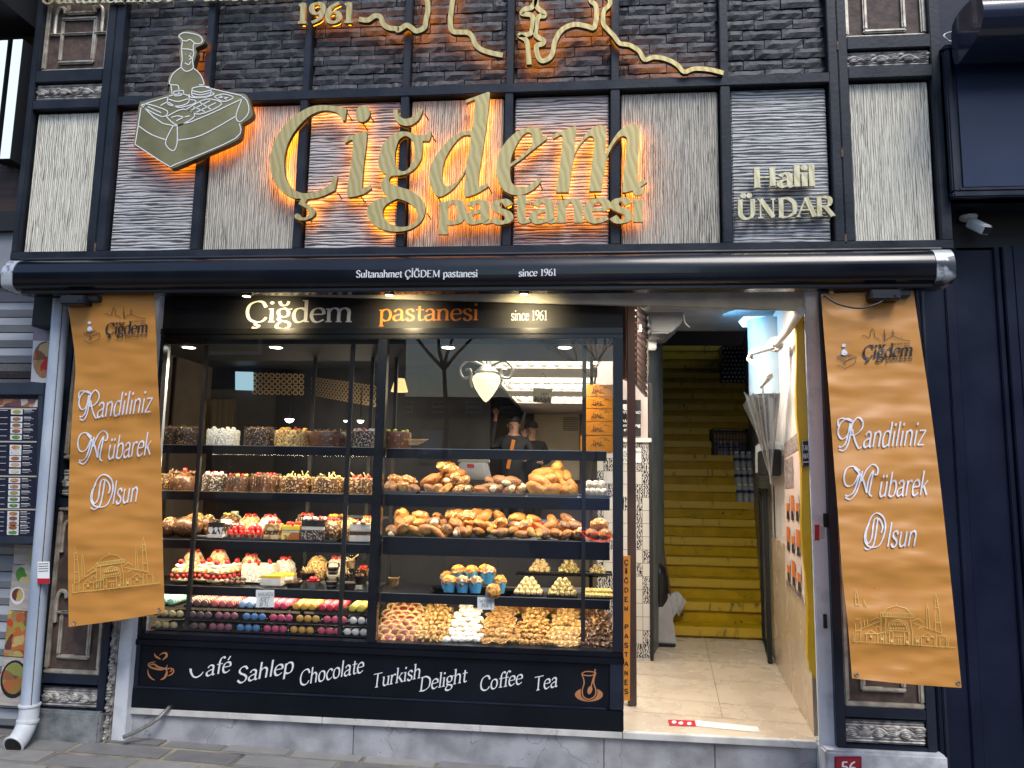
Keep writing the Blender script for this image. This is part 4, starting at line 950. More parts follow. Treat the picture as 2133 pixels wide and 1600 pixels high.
def ell(mb, cx_, cy_, rx, ry, h): mb.add([at(*T4(cx_+rx*math.cos(t*math.pi/16), cy_+ry*math.sin(t*math.pi/16)), 0)-Vector((0, h, 0)) for t in range(32)], [tuple(range(32))])
ell(tb, 1812, 230, 100, 50, .0008)
side = "1760,78 1778,140 1764,200 1772,242 1810,264 1852,242 1862,200 1846,140 1860,78"
tb.m = 1; tb.add([at(*T4(p.x, p.y), 0)-Vector((0, .0014, 0)) for p in cr([V2(*p) for p in pts("1752,78 1768,140 1753,200 1762,248 1810,273 1862,248 1873,200 1856,140 1868,78")], False, 5)], [tuple(range(41))]); tb.m = 0
pens(tb, side, 2.2, 2.6, T4, .002)
pens(tb, "1760,78 1785,66 1812,64 1845,68 1862,78 1840,90 1810,94 1778,90 1760,78", 2, 2.4, T4, .0023)
pens(tb, "1858,46 1848,95 1836,140 1828,170", 2.4, 2.6, T4, .0026)
tb.add([at(*T4(1819+17*math.cos(t*math.pi/12)-6*math.sin(t*math.pi/12), 197+30*math.sin(t*math.pi/12)), 0)-Vector((0, .003, 0)) for t in range(24)], [tuple(range(24))])
tb.build("tea_glass_emblem", [COPPER, BASEB], bp)
# spot lamps over the header
for i, px in enumerate((560, 838, 1100)):
    x = at(px, 650, 0).x
    b = MB(); b.lathe([(.028, -.02), (.03, 0), (.03, .03), (.02, .04)], (x, -.33, 2.865), 14); o = b.build("spot_lamp", MATB, disp, smooth=True)
    e = MB(); e.lathe([(.001, -.0215), (.024, -.0215)], (x, -.33, 2.865), 14); e.build("bulb", emis("warm_bulb", (1, .78, .42), 8), o)
    l = bpy.data.lights.new("header_spot", 'SPOT'); l.energy = 17; l.color = (1, .80, .45); l.spot_size = R(100); l.spot_blend = 1; l.shadow_soft_size = .05
    q = bpy.data.objects.new("header_spot", l); col.objects.link(q); q.location = (x, -.33, 2.840)
    q.rotation_euler = (Vector((0, -1, .32))).to_track_quat('Z', 'Y').to_euler()

# case carcass, shelves and light strips
SHF = .15                          # front edge of the shelves
zc = zg1
b = MB(); b.box(xL+.05, xR-.03, .06, .75, zc-.02, zc+.03); b.build("case_ceiling", MATB, disp)
b = MB(); b.box(xL+.06, xR-.04, .075, .75, zg0-.04, zg0-.008); b.build("case_floor", MATB, disp)
SHM = mat("shelf_edge_black", (.005, .006, .010), (.009, .011, .016), scale=5, rough=.35, spec=.35)
SL = [at(560, y, SHF).z for y in (930, 1027, 1129, 1226)]
SR = [at(1040, y, SHF).z for y in (938, 1034, 1124, 1243)]
sx0, sx1 = at(336, 930, SHF).x-.15, at(784, 930, SHF).x
rx0, rx1 = at(806, 938, SHF).x, at(1270, 938, SHF).x
WARM = (1, .80, .52)
LEDS = emis("led_strip_warm", (1, .82, .55), 5)
def shelf(x0, x1, z, lip, power, zup, dep=.46):
    b = MB(); b.box(x0, x1, SHF, SHF+dep, z-.012, z); o = b.build("shelf", SHM, disp, bevel=.002)
    b = MB(); b.box(x0, x1, SHF-.014, SHF-.001, z-lip, z+.0); b.build("shelf_lip", SHM, o, bevel=.003)
    b = MB(); b.box(x0, x1, SHF-.016, SHF-.010, z+.0005, z+.004); b.build("edge_strip", mat("steel_edge", (.42, .42, .42), rough=.3, metal=.8), o)
def strip(x0, x1, z, power, y=.19):     # LED strip fixed under the shelf or ceiling above
    b = MB(); b.box(x0+.03, x1-.03, y-.012, y+.012, z+.001, z+.010); b.build("led_strip", LEDS, disp)
    l = bpy.data.lights.new("shelf_light", 'AREA'); l.shape = 'RECTANGLE'; l.size = x1-x0-.06; l.size_y = .05; l.energy = power; l.color = WARM
    q = bpy.data.objects.new("shelf_light", l); col.objects.link(q); q.location = ((x0+x1)/2, y, z-.004); q.rotation_euler = (R(14), 0, 0)
for i, z in enumerate(SL): shelf(sx0, sx1, z, .055, 0, 0)
for i, z in enumerate(SR): shelf(rx0, rx1 if i else rx1-.02, z, (.06, .075, .11, .055)[i], 0, 0)
for i, z in enumerate(SL): strip(sx0, sx1, z-.024, (8.5, 8, 5, 4.2)[i])
for i, z in enumerate(SR): strip(rx0, rx1, z-(.024, .024, .024, .024)[i], (5.2, 5.2, 5, 2.8)[i])

# ceiling spots of the case
for px, sec in ((425, 0), (945, 1), (1178, 1), (600, 0)):
    p = at(px, 719 if sec else 718, .35); x = p.x; z = zc-.021
    if px == 600: p.x += .02
    b = MB(); b.lathe([(.052, 0), (.055, -.004), (.042, -.006)], (x, .15, z), 20); o = b.build("downlight", WHITE, disp, smooth=True)
    e = MB(); e.lathe([(.001, -.0075), (.041, -.0075)], (x, .15, z), 20); e.build("lamp_disc", emis("downlight_white", (1, .93, .80), 9), o)
    l = bpy.data.lights.new("case_spot", 'SPOT'); l.energy = {1178: 30, 945: 15}.get(px, 22); l.color = (1, .86, .62); l.spot_size = R(110); l.spot_blend = .6; l.shadow_soft_size = .04
    q = bpy.data.objects.new("case_spot", l); col.objects.link(q); q.location = (x, .11, z-.012)
# inner uprights
for px, sec in ((428, 0), (733, 0), (1217, 1)):
    p = at(px, 800, .13); b = MB(); b.box(p.x-.013, p.x+.013, .105, .132, zg0, zc-.02); b.build("upright", MATB, disp, bevel=.002)
for px, y_ in ((352, .58), (648, .58), (770, .58), (820, .58), (1232, .58)):
    p = at(px, 900, y_); b = MB(); b.box(p.x-.012, p.x+.012, y_, y_+.02, zg0, zc-.02); b.build("upright", MATB, disp)
CLR = glass("case_glass", (.96, .97, .97), .5, 1.25)
for z, zu, x0, x1 in [(SL[i+1], SL[i]-.03, sx0, sx1) for i in range(3)]+[(SR[i+1], SR[i]-.03, rx0, rx1) for i in range(3)]:
    b = MB(); b.quad((x0, .62, z), (x1, .62, z), (x1, .62, zu), (x0, .62, zu)); b.build("rear_glass", CLR, disp)
# ------------------------------------------------------------------ pastries
def crumb_mat(name, c1, c2, th=.55, scale=70, rough=.6, bump=.004, c0=None, sss=0):
    mt, n, b = nodes(name)
    tc = N(n, "TexCoord"); z = N(n, "TexNoise"); z.inputs["Scale"].default_value = scale; z.inputs["Detail"].default_value = 2; z.inputs["Roughness"].default_value = .4
    n.links.new(tc.outputs["Object"], z.inputs[0])
    n.links.new(ramp(n, z.outputs[0], [(th-.14, c0 or tuple(q*.7 for q in c1)), (th-.02, c1), (th+.02, c2)]), b.inputs["Base Color"])
    b.inputs["Roughness"].default_value = rough
    bp = N(n, "Bump"); bp.inputs["Distance"].default_value = bump; n.links.new(z.outputs[0], bp.inputs["Height"]); n.links.new(bp.outputs[0], b.inputs["Normal"])
    MATS[name] = mt; return mt
def bake_mat(name, pale, gold, brown, seed=None, scale=9):   # crust: pale below, brown above, with seeds
    mt, n, b = nodes(name)
    tc = N(n, "TexCoord"); sp = N(n, "SeparateXYZ"); n.links.new(tc.outputs["Generated"], sp.inputs[0])
    z = N(n, "TexNoise"); z.inputs["Scale"].default_value = scale; z.inputs["Detail"].default_value = 5; n.links.new(tc.outputs["Object"], z.inputs[0])
    oi = N(n, "ObjectInfo")
    a = N(n, "Math", operation='MULTIPLY_ADD'); a.inputs[1].default_value = .7; n.links.new(z.outputs[0], a.inputs[0]); n.links.new(sp.outputs[2], a.inputs[2])
    a2 = N(n, "Math", operation='MULTIPLY_ADD'); a2.inputs[1].default_value = .4; n.links.new(oi.outputs["Random"], a2.inputs[0]); n.links.new(a.outputs[0], a2.inputs[2])
    c = ramp(n, a2.outputs[0], [(.35, pale), (.75, gold), (1.0, brown)])
    if seed:
        v = N(n, "TexNoise"); v.inputs["Scale"].default_value = 95; v.inputs["Detail"].default_value = 1; n.links.new(tc.outputs["Object"], v.inputs[0])
        m2 = N(n, "Mix"); m2.data_type = 'RGBA'; n.links.new(ramp(n, v.outputs[0], [(.575, (0, 0, 0)), (.61, (1, 1, 1))]), m2.inputs[0]); n.links.new(c, m2.inputs[6]); m2.inputs[7].default_value = (*seed, 1); c = m2.outputs[2]
    n.links.new(c, b.inputs["Base Color"]); b.inputs["Roughness"].default_value = .52
    z3 = N(n, "TexNoise"); z3.inputs["Scale"].default_value = 45; z3.inputs["Detail"].default_value = 6; n.links.new(tc.outputs["Object"], z3.inputs[0])
    bp = N(n, "Bump"); bp.inputs["Distance"].default_value = .009; n.links.new(z3.outputs[0], bp.inputs["Height"]); n.links.new(bp.outputs[0], b.inputs["Normal"])
    MATS[name] = mt; return mt
CH_D = crumb_mat("dark_chocolate_flakes", (.028, .013, .008), (.30, .24, .19), .62, 90, .45, .006)
CH_S = crumb_mat("chocolate_speckled", (.05, .026, .016), (.42, .36, .30), .57, 95, .5, .005)
CH_M = crumb_mat("milk_chocolate_glaze", (.15, .065, .032), (.45, .27, .13), .66, 60, .3, .003)
CH_N = crumb_mat("chocolate_with_nuts", (.12, .052, .024), (.62, .42, .20), .60, 70, .35, .005)
COCO = crumb_mat("coconut_shreds", (.62, .60, .52), (.80, .78, .72), .5, 80, .8, .008)
NUTC = crumb_mat("caramel_nut_crust", (.50, .27, .07), (.72, .50, .20), .5, 80, .5, .008, (.24, .10, .03))
CREAM = mat("whipped_cream", (.66, .60, .50), (.74, .69, .60), scale=20, rough=.5, bump=.003, bscale=40)
BERRY = mat("strawberry_red", (.36, .006, .008), (.52, .018, .012), scale=60, rough=.3, coat=.2)
LEAFG = mat("strawberry_leaf", (.06, .17, .03), (.16, .30, .06), scale=40, rough=.5)
KIWI = mat("green_fruit", (.34, .40, .06), (.50, .50, .14), scale=60, rough=.3, coat=.4)
ORNG = mat("orange_fruit", (.75, .30, .02), (.80, .45, .06), scale=40, rough=.25, coat=.4)
WAFER = mat("wafer_stick", (.62, .42, .18), (.74, .56, .30), scale=60, rough=.6)
SHAV = mat("chocolate_shavings", (.08, .035, .02), (.42, .24, .12), scale=40, rough=.5)
PLATE = mat("grey_plate", (.30, .31, .33), rough=.35, metal=.4)
BISC = mat("black_biscuit", (.012, .009, .008), (.03, .022, .018), scale=50, rough=.5)
YEL = mat("lemon_topping", (.78, .52, .03), (.82, .62, .10), scale=25, rough=.3, coat=.3)
def berries(b, n, r0, z, r=.013, seed=0):
    q = random.Random(seed)
    for i in range(n):
        a = 2*math.pi*i/n+q.uniform(-.3, .3); rr = r0*q.uniform(.75, 1.05)
        b.blob((rr*math.cos(a), rr*math.sin(a), z+r*.7), (r, r, r*1.25), 8, 6, .08, 2, i+seed)
    return b
def topping(parent, kind, r, h, seed):
    q = random.Random(seed)
    def ring(n, rad, dz, rr, nm, mt, noise=.1):
        for i in range(n):
            a = 2*math.pi*i/n+q.uniform(-.3, .3); k = rad*q.uniform(.85, 1.05)
            MB().blob((k*math.cos(a), k*math.sin(a), h+dz), rr, 8, 6, noise, 2, i).build(nm, mt, parent, smooth=True)
    if 'b' in kind: ring(5, r*.62, .009, (.012, .012, .015), "strawberry", BERRY, .08)
    if 'k' in kind: ring(4, r*.7, .009, (.016, .012, .010), "green_fruit_piece", KIWI)
    if 'o' in kind: ring(5, r*.72, .008, (.019, .013, .012), "orange_fruit_piece", ORNG)
    if 'c' in kind: ring(6, r*.72, .007, (.016, .016, .013), "cream_swirl", CREAM, .15)
    if 'w' in kind:
        for i in range(4):
            a = q.uniform(0, 6.3); c = Vector((r*.5*math.cos(a), r*.5*math.sin(a), h+.004)); MB().tube([c, c+Vector((q.uniform(-.05, .05), q.uniform(-.03, .03), q.uniform(.018, .04)))], .0038, 6).build("wafer_stick", WAFER, parent, smooth=True)
    if 's' in kind:
        b = MB()
        for i in range(60):
            a = q.uniform(0, 6.3); rr = r*math.sqrt(q.random()); c = Vector((rr*math.cos(a), rr*math.sin(a), h+q.uniform(0, .012)))
            d = Vector((q.uniform(-1, 1), q.uniform(-1, 1), q.uniform(-.2, .6))).normalized()*.012; b.bar(c-d, c+d, .004, .0025)
        b.build("shavings", SHAV, parent)["kind"] = "stuff"
    if 'd' in kind:
        for i in range(3):
            a = 2.1*i+q.random(); c = (r*.6*math.cos(a), r*.6*math.sin(a), h+.014); MB().lathe([(.018, -.004), (.02, 0), (.018, .004)], c, 12).build("biscuit", BISC, parent)
def crumbs(b, r, h, n, q):
    for i in range(n):
        a = q.uniform(0, 6.3); z = q.uniform(.004, h); s = q.uniform(.002, .0042)
        c = Vector((r*math.cos(a), r*math.sin(a), z)); b.blob(c, s, 5, 3)
    for i in range(n//3):
        a = q.uniform(0, 6.3); rr = r*math.sqrt(q.random()); b.blob((rr*math.cos(a), rr*math.sin(a), h+.001), q.uniform(.002, .005), 5, 3)
def cake(px, wpx, py, Y, zs, hpx, mt, kind, label, seed=0, dome=False, drip=None, crumb=None, name="cake"):
    p = at(px, py, Y); ppm = F/(D+Y); r = wpx/ppm/2; h = hpx/ppm; g = math.sin
    t = thing(name, (p.x, Y+.0, zs+.001), label, "cake", "cakes on the display shelves")
    t.rotation_euler[2] = 0; W[t.name] = Vector((0, 0, 0))
    q = random.Random(seed)
    b = MB(); b.lathe([(.001, 0), (r*1.06, 0), (r*1.06, .003), (.001, .0032)], n=28); b.build("cake_board", mat("gold_cake_board", (.5, .38, .16), rough=.35, metal=.6), t)
    b = MB()
    if dome: prof_ = [(.001, .004), (r, .004), (r*1.02, h*.35), (r*.93, h*.62), (r*.72, h*.84), (r*.4, h*.96), (.001, h)]
    else: prof_ = [(.001, .004), (r, .004), (r, h*.5), (r, h-.008), (r*.97, h-.002), (r*.90, h), (.001, h)]
    b.lathe(prof_, n=36, jit=.012, seed=seed); b.build("cake_body", mt, t, smooth=True)
    if drip:
        d = MB()
        for i in range(30):
            a = 2*math.pi*i/30; L = q.uniform(.35, .98)*h; d.tube([(r*.96*math.cos(a), r*.96*math.sin(a), h), (r*1.01*math.cos(a), r*1.01*math.sin(a), h-.006), (r*1.012*math.cos(a), r*1.012*math.sin(a), h-L)], [.004, .0045, .003], 6)
        d.build("drip_glaze", drip, t, smooth=True)
    if crumb: d = MB(); crumbs(d, r, h, 150, q); d.build("crumb_coating", crumb, t)["kind"] = "stuff"
    topping(t, kind, r, h, seed); return t
Yc = .30
for a in (
 (338, 52, 929, Yc+.06, SL[0], 40, CH_D, "s", "flake covered dark cake half hidden by the left banner on the top shelf", 1),
 (388, 58, 929, Yc, SL[0], 39, CH_D, "s", "dark chocolate flake cake left of the white coconut cake", 2),
 (464, 68, 929, Yc, SL[0], 36, COCO, "c", "round white coconut cake on the top shelf", 3),
 (539, 62, 929, Yc, SL[0], 39, CH_D, "s", "dark flaked cake between the white coconut cake and the nut crusted cake", 4),
 (609, 74, 929, Yc, SL[0], 36, NUTC, "okb", "golden nut crusted cake with a crown of fruit", 5),
 (684, 76, 929, Yc, SL[0], 34, CH_M, "s", "smooth milk chocolate cake with shavings on the top shelf", 6),
 (761, 60, 929, Yc, SL[0], 36, CH_S, "cb", "white speckled chocolate cake with red and cream topping beside the mullion", 7),
 (828, 56, 932, Yc+.05, SL[0], 36, CH_M, "k", "brown cake seen just right of the mullion on the top shelf", 71),
 (340, 46, 1026, Yc+.08, SL[1], 34, CH_N, "w", "nutty brown cake half behind the left banner on the second shelf", 8),
 (446, 50, 1026, Yc, SL[1], 36, CH_S, "bc", "grey speckled cake with red fruit on the second shelf", 9),
 (616, 66, 1026, Yc, SL[1], 34, CH_N, "wk", "nut sprinkled chocolate cake with wafer sticks right of the dripped cakes", 12),
 (683, 68, 1026, Yc, SL[1], 33, CH_N, "wkd", "nut sprinkled chocolate cake with sticks and a black biscuit on the second shelf", 13),
 (752, 58, 1026, Yc, SL[1], 33, CH_N, "wb", "nut sprinkled chocolate cake nearest the mullion on the second shelf", 14)):
    cake(*a, crumb={CH_D: SHAV, CH_S: CREAM, COCO: CREAM, NUTC: WAFER, CH_N: WAFER}.get(a[6]))
cake(382, 58, 1026, Yc, SL[1], 38, CH_M, "s", "domed chocolate cake with shavings and a single strawberry on top", 10, dome=True, crumb=SHAV)
q = KIDS; 
cake(496, 58, 1026, Yc, SL[1], 32, CH_M, "bdk", "chocolate cake with wide dark drips, strawberries and biscuits", 11, drip=CH_D)
cake(553, 62, 1026, Yc, SL[1], 35, CH_M, "bds", "chocolate cake with thin pale drip lines, strawberries and biscuits", 15, drip=CH_N)
b = MB(); berries(b, 1, 0, 0, .018, 3); o = b.build("strawberry", BERRY, None, smooth=True, loc=(0, 0, 0)); o.location = (at(386, 985, Yc).x, Yc, SL[1]+.125); tag(o, "single strawberry on top of the domed chocolate cake", "strawberry")
# third shelf: slices, tarts and small cakes on grey plates
def plate(px, wpx, Y, zs, py, d, label):
    p = at(px, py, Y); w_ = wpx/(F/(D+Y))/2; b = MB()
    b.add([(-w_, -d/2, .010), (w_, -d/2, .010), (w_, d/2, .010), (-w_, d/2, .010), (-w_-.012, -d/2-.012, .020), (w_+.012, -d/2-.012, .020), (w_+.012, d/2+.012, .020), (-w_-.012, d/2+.012, .020), (-w_, -d/2, .001), (w_, -d/2, .001), (w_, d/2, .001), (-w_, d/2, .001)],
          [(0, 1, 2, 3), (0, 4, 5, 1), (1, 5, 6, 2), (2, 6, 7, 3), (3, 7, 4, 0), (8, 11, 10, 9), (8, 9, 5, 4), (9, 10, 6, 5), (10, 11, 7, 6), (11, 8, 4, 7)])
    o = b.build("serving_plate", PLATE, None); o.location = (p.x, Y, zs+.001); return tag(o, label, "plate", "grey plates under the pastries")
Y3 = .27
for px, w_, l in ((450, 70, "grey plate under the black and white slice"), (520, 80, "grey plate under the two strawberry tarts"), (598, 76, "grey plate under the caramel square and lemon slice"), (668, 78, "grey plate under the black cream slice and chocolate ball"), (748, 52, "grey plate under the fruit slice beside the mullion")): plate(px, w_, Y3, SL[2], 1127, .12, l)
def slice_(px, wpx, hpx, layers, top, label, Y=Y3-.03, zs=None, py=1127, name="cake_slice", dep=.09, seed=0, z0=.012):
    hpx *= 1.25; p = at(px, py, Y); ppm = F/(D+Y); w_ = wpx/ppm/2; h = hpx/ppm; zs = SL[2] if zs is None else zs
    t = thing(name, (p.x, Y, zs+z0), label, "cake slice", "small pastries on the lower shelves"); W[t.name] = Vector((0, 0, 0)); z = 0
    for i, (f_, m_) in enumerate(layers):
        b = MB(); e = .0015*(i % 2); b.box(-w_+e, w_-e, -dep/2+e, dep/2-e, z, z+h*f_-.0005); b.build("layer", m_, t, bevel=.003); z += h*f_
    topping(t, top, w_*1.1, z, seed); return t
def lump(px, rx, ry, hpx, mt, label, Y=Y3, zs=None, py=1127, top="", name="pastry", seed=0, cat="pastry", z0=.012, noise=.12, cr_=None):
    p = at(px, py, Y); ppm = F/(D+Y); zs = SL[2] if zs is None else zs; h = hpx*1.2/ppm/2; a, c = rx*1.1/ppm, ry*1.1/ppm
    t = thing(name, (p.x, Y, zs+z0), label, cat, "small pastries on the lower shelves"); W[t.name] = Vector((0, 0, 0))
    b = MB(); b.blob((0, 0, h*.92), (a, c, h), 20, 12, noise, 3, seed); b.build("body", mt, t, smooth=True)
    if cr_:
        d = MB(); q = random.Random(seed)
        for i in range(60):
            th, ph = q.uniform(0, 6.3), q.uniform(.1, 1.5); d.blob((a*math.sin(ph)*math.cos(th), c*math.sin(ph)*math.sin(th), h*.92+h*math.cos(ph)), q.uniform(.003, .006), 5, 3)
        d.build("crumb_coating", cr_, t)["kind"] = "stuff"
    topping(t, top, a*.7, h*1.75, seed); return t
lump(352, 17, 17, 34, CH_M, "brown chocolate lobe at the left end of the third shelf", zs=SL[2], cr_=WAFER, seed=1)
lump(388, 29, 24, 36, CH_M, "long chocolate log with orange flakes at the left of the third shelf", zs=SL[2], cr_=SHAV, seed=2, name="chocolate_log")
lump(432, 13, 17, 38, CH_M, "upright chocolate dome behind the black and white slice", Y=Y3+.10, seed=3, cr_=WAFER)
slice_(454, 34, 26, [(.25, CREAM), (.45, mat("black_and_white", (.02, .016, .015), (.80, .77, .72), scale=45, rough=.5, lo=.48, hi=.52, stretch=(1, 1, .6))), (.3, BISC)], "d", "black and white layered slice left of the strawberry tarts")
for i, px in enumerate((494, 530)):
    p = at(px, 1127, Y3-.02); t = thing("strawberry_tart", (p.x, Y3-.02, SL[2]+.012), ("strawberry tart left of its twin on the third shelf", "strawberry tart beside the caramel square on the third shelf")[i], "tart", "small pastries on the lower shelves"); W[t.name] = Vector((0, 0, 0)); t.scale = (1.12, 1.12, 1.4)
    b = MB(); b.lathe([(.045, 0), (.058, .022), (.052, .022), (.04, .010)], n=20); b.build("crust", WAFER, t, smooth=True)
    b = MB(); q = random.Random(i)
    for ring, (k, rr, z) in enumerate(((9, .046, .022), (6, .028, .040), (1, 0, .055))):
        for j in range(k): a = 6.283*j/k+ring*.4; b.blob((rr*math.cos(a), rr*math.sin(a), z), (.014, .013, .019), 9, 6, .06, 2, j)
    b.build("strawberries", BERRY, t, smooth=True)
    b = MB()
    for j in range(5): a = 1.25*j; b.blob((.03*math.cos(a), .03*math.sin(a), .062), (.008, .008, .006), 6, 4, .3)
    b.build("cream_dots", CREAM, t, smooth=True)
CARA = crumb_mat("caramel_layers", (.42, .24, .09), (.68, .50, .26), .5, 30, .4, .002)
slice_(569, 32, 26, [(.3, CARA), (.25, CH_N), (.45, CARA)], "b", "caramel layered square right of the strawberry tarts")
slice_(609, 38, 24, [(.5, mat("yellow_zigzag", (.80, .62, .18), (.40, .13, .03), scale=12, rough=.4, lo=.5, hi=.53)), (.15, CREAM), (.35, YEL)], "b", "yellow and cream slice with red zigzags under a berry")
slice_(655, 50, 34, [(.5, CH_S), (.18, CREAM), (.32, BISC)], "bc", "black biscuit cream slice with berries near the right of the third shelf")
lump(690, 20, 20, 38, CH_N, "shiny round chocolate ball right of the black cream slice", seed=5, top="b")
lump(726, 18, 20, 40, NUTC, "nut crusted brown ball near the mullion on the third shelf", Y=Y3+.03, seed=6, cr_=SHAV)
slice_(752, 44, 30, [(.35, CREAM), (.2, CH_M), (.45, CREAM)], "ob", "white slice topped with orange and red fruit beside the mullion")
for i, (px, hp, mt_, tp, l) in enumerate(((476, 40, CH_N, "k", "nut cake with green fruit behind the strawberry tarts"), (520, 38, CARA, "b", "caramel cake with a berry behind the strawberry tarts"), (560, 38, CREAM, "b", "cream cake with a berry behind the caramel square"), (636, 42, CH_D, "bs", "dark chocolate cake behind the lemon slice"), (700, 42, CH_N, "o", "chocolate cake with orange fruit behind the round ball"), (770, 40, CREAM, "ob", "cream cake with fruit behind the slice beside the mullion"), (405, 40, NUTC, "", "nut crusted mound behind the chocolate log"))):
    lump(px, 22, 20, hp, mt_, l, Y=Y3+.17, seed=20+i, top=tp, cr_=WAFER if i % 2 else SHAV)
TAGW = mat("white_card", (.76, .76, .74), (.82, .82, .8), scale=4, rough=.6); INK = mat("black_ink", (.02, .02, .03), rough=.6)
def card(px, py, wpx, hpx, Y, lines, label, lean=.01, ink=INK):
    c = [at(px-wpx/2, py+hpx/2, Y), at(px+wpx/2, py+hpx/2, Y), at(px+wpx/2, py-hpx/2, Y+lean), at(px-wpx/2, py-hpx/2, Y+lean)]
    ct = sum(c, Vector())/4; t = thing("price_card", ct, label, "price card", "handwritten price cards")
    b = MB(); b.slab(c, .0015); b.build("card", TAGW, t)
    tb = MB()
    for s, x0, x1, y, sz in lines: write(tb, s, (px-wpx/2+wpx*x0, py-hpx/2+hpx*y), (px-wpx/2+wpx*x1, py-hpx/2+hpx*y), sz, Y-.001, w=.85, thin=.7, serif=False, slant=.25)
    if lines: tb.build("handwriting", ink, t)
card(471, 1087, 21, 9, .22, [("TANE", .1, .9, .7, .7)], "small white price card standing behind the black and white slice")
card(752, 1092, 19, 11, .22, [("TANE", .1, .9, .7, .7)], "small white price card in the fruit slice beside the mullion")
card(552, 1247, 38, 36, .115, [("MAKARON", .1, .95, .36, 1.1), ("ADET", .2, .72, .66, 1.1), ("30 TL", .15, .7, .93, 1.0)], "square white handwritten card hanging over the macarons")
card(1012, 1257, 35, 26, .115, [("Tatlı Kurabiye", .04, .98, .42, .9), ("395.00 TL", .2, .9, .80, 1.0)], "white handwritten card hanging below the blue paper muffins")
# white bottle behind the third shelf
p = at(488, 1092, .52); t = thing("white_bottle", (p.x, .52, SL[2]), "white plastic squeeze bottle standing at the back of the third shelf", "bottle"); W[t.name] = Vector((0, 0, 0))
b = MB(); b.lathe([(.001, .001), (.045, .001), (.047, .01), (.047, .125), (.038, .142), (.024, .148), (.024, .152)], n=24); b.build("body", mat("white_plastic", (.72, .70, .60), rough=.35, coat=.2), t, smooth=True)
b = MB(); b.lathe([(.026, .152), (.026, .172), (.020, .176), (.001, .176)], n=24); b.build("cap", WHITE, t, smooth=True)
# fourth shelf
PUFF = crumb_mat("choux_pastry", (.62, .40, .16), (.76, .62, .40), .5, 40, .5, .005, (.40, .20, .06))
def puff(px, Y, label, seed, big=1.0, cherry=BERRY, py=1224):
    p = at(px, py, Y); t = thing("cream_puff", (p.x, Y, SL[3]+.012), label, "cream puff", "cream puffs on the fourth shelf"); W[t.name] = Vector((0, 0, 0))
    t.scale = (1.22,)*3
    b = MB(); b.blob((0, 0, .016), (.048*big, .045*big, .018), 16, 8, .15, 3, seed); b.build("base", PUFF, t, smooth=True)
    b = MB()
    for i in range(9): a = .7*i; b.blob((.042*big*math.cos(a), .04*big*math.sin(a), .035), (.012, .012, .013), 8, 6)
    b.build("berry_filling", BERRY, t, smooth=True)
    b = MB(); b.blob((0, 0, .06), (.044*big, .042*big, .022), 16, 8, .2, 3, seed+5); b.build("lid", PUFF, t, smooth=True)
    b = MB(); b.blob((0, 0, .085), (.028, .028, .018), 12, 7, .25, 3, seed+9); b.build("cream", CREAM, t, smooth=True)
    b = MB(); b.blob((.004, -.006, .108), (.015, .015, .017), 10, 7, .06); b.build("cherry", cherry, t, smooth=True)
for i, (px, Y, l) in enumerate(((373, .22, "leftmost cream puff with a glazed cherry"), (396, .34, "cream puff behind the two leftmost ones"), (419, .26, "cream puff just right of the inner upright with a strawberry"), (432, .38, "tall cream puff at the back behind the inner upright"), (448, .22, "front cream puff with a dark cherry and a thick berry filling"), (470, .28, "cream puff in front of the pile of small choux"), (490, .38, "back cream puff under the two strawberries nearest the white cake"))): puff(px, Y, l, i)
for i in range(9):
    px = 470+ (i % 4)*12; Y = .20+.05*(i//4)
    o = MB().blob((0, 0, .014), (.017, .016, .014), 10, 7, .12, 3, i).build("choux_ball", CH_N, None, smooth=True); p = at(px, 1224, Y); o.location = (p.x, Y, SL[3]+.012+.014*(i//4)); tag(o, "small glazed choux ball in the heap between the cream puffs and the white strawberry cake", "choux", "choux ball heap")
slice_(541, 68, 30, [(.7, COCO), (.3, CREAM)], "bb", "white coconut cake block with a row of strawberries on the fourth shelf", Y=.36, zs=SL[3], py=1224, dep=.12, seed=3)
for i, (px, Y, l) in enumerate(((567, .22, "banana yellow topped cream slice behind the handwritten macaron card"), (592, .33, "second yellow topped slice behind the front banana slice"))):
    slice_(px, 46, 17, [(.7, CREAM), (.3, YEL)], "", l, Y=Y, zs=SL[3], py=1224, dep=.07)
CUPP = glass("clear_plastic_cup", (.93, .93, .93), .5, 1.3)
def cup(px, py0, Y, zs, fill, top, label, r=.042, h=.05, z=0, lid=False):
    p = at(px, py0, Y); t = thing("dessert_cup", (p.x, Y, zs+.002+z), label, "dessert cup", "clear dessert cups"); W[t.name] = Vector((0, 0, 0)); zz_ = 0
    for i, (f_, m_) in enumerate(fill):
        b = MB(); r0 = r*(.72+.26*zz_/h); r1 = r*(.72+.26*(zz_+f_*h*.9)/h); b.lathe([(.001, zz_+.001), (r0, zz_+.001), (r1, zz_+f_*h*.9), (.001, zz_+f_*h*.9)], n=18); b.build("filling", m_, t, smooth=True); zz_ += f_*h*.9
    b = MB(); b.lathe([(r*.74, 0), (r*1.01, h), (r*1.08, h), (r*1.08, h+.003)], n=18); b.f = b.f[:-2]; b.mi = b.mi[:-2]; b.build("cup", CUPP, t, smooth=True)
    topping(t, top, r*.7, zz_, int(px)) if top else None
    if lid:
        b = MB(); b.lathe([(r*1.08, h+.003), (r*1.0, h+.022), (r*.7, h+.026), (.001, h+.026)], n=18); b.f = b.f[:-2]; b.mi = b.mi[:-2]; b.build("lid", CUPP, t, smooth=True)
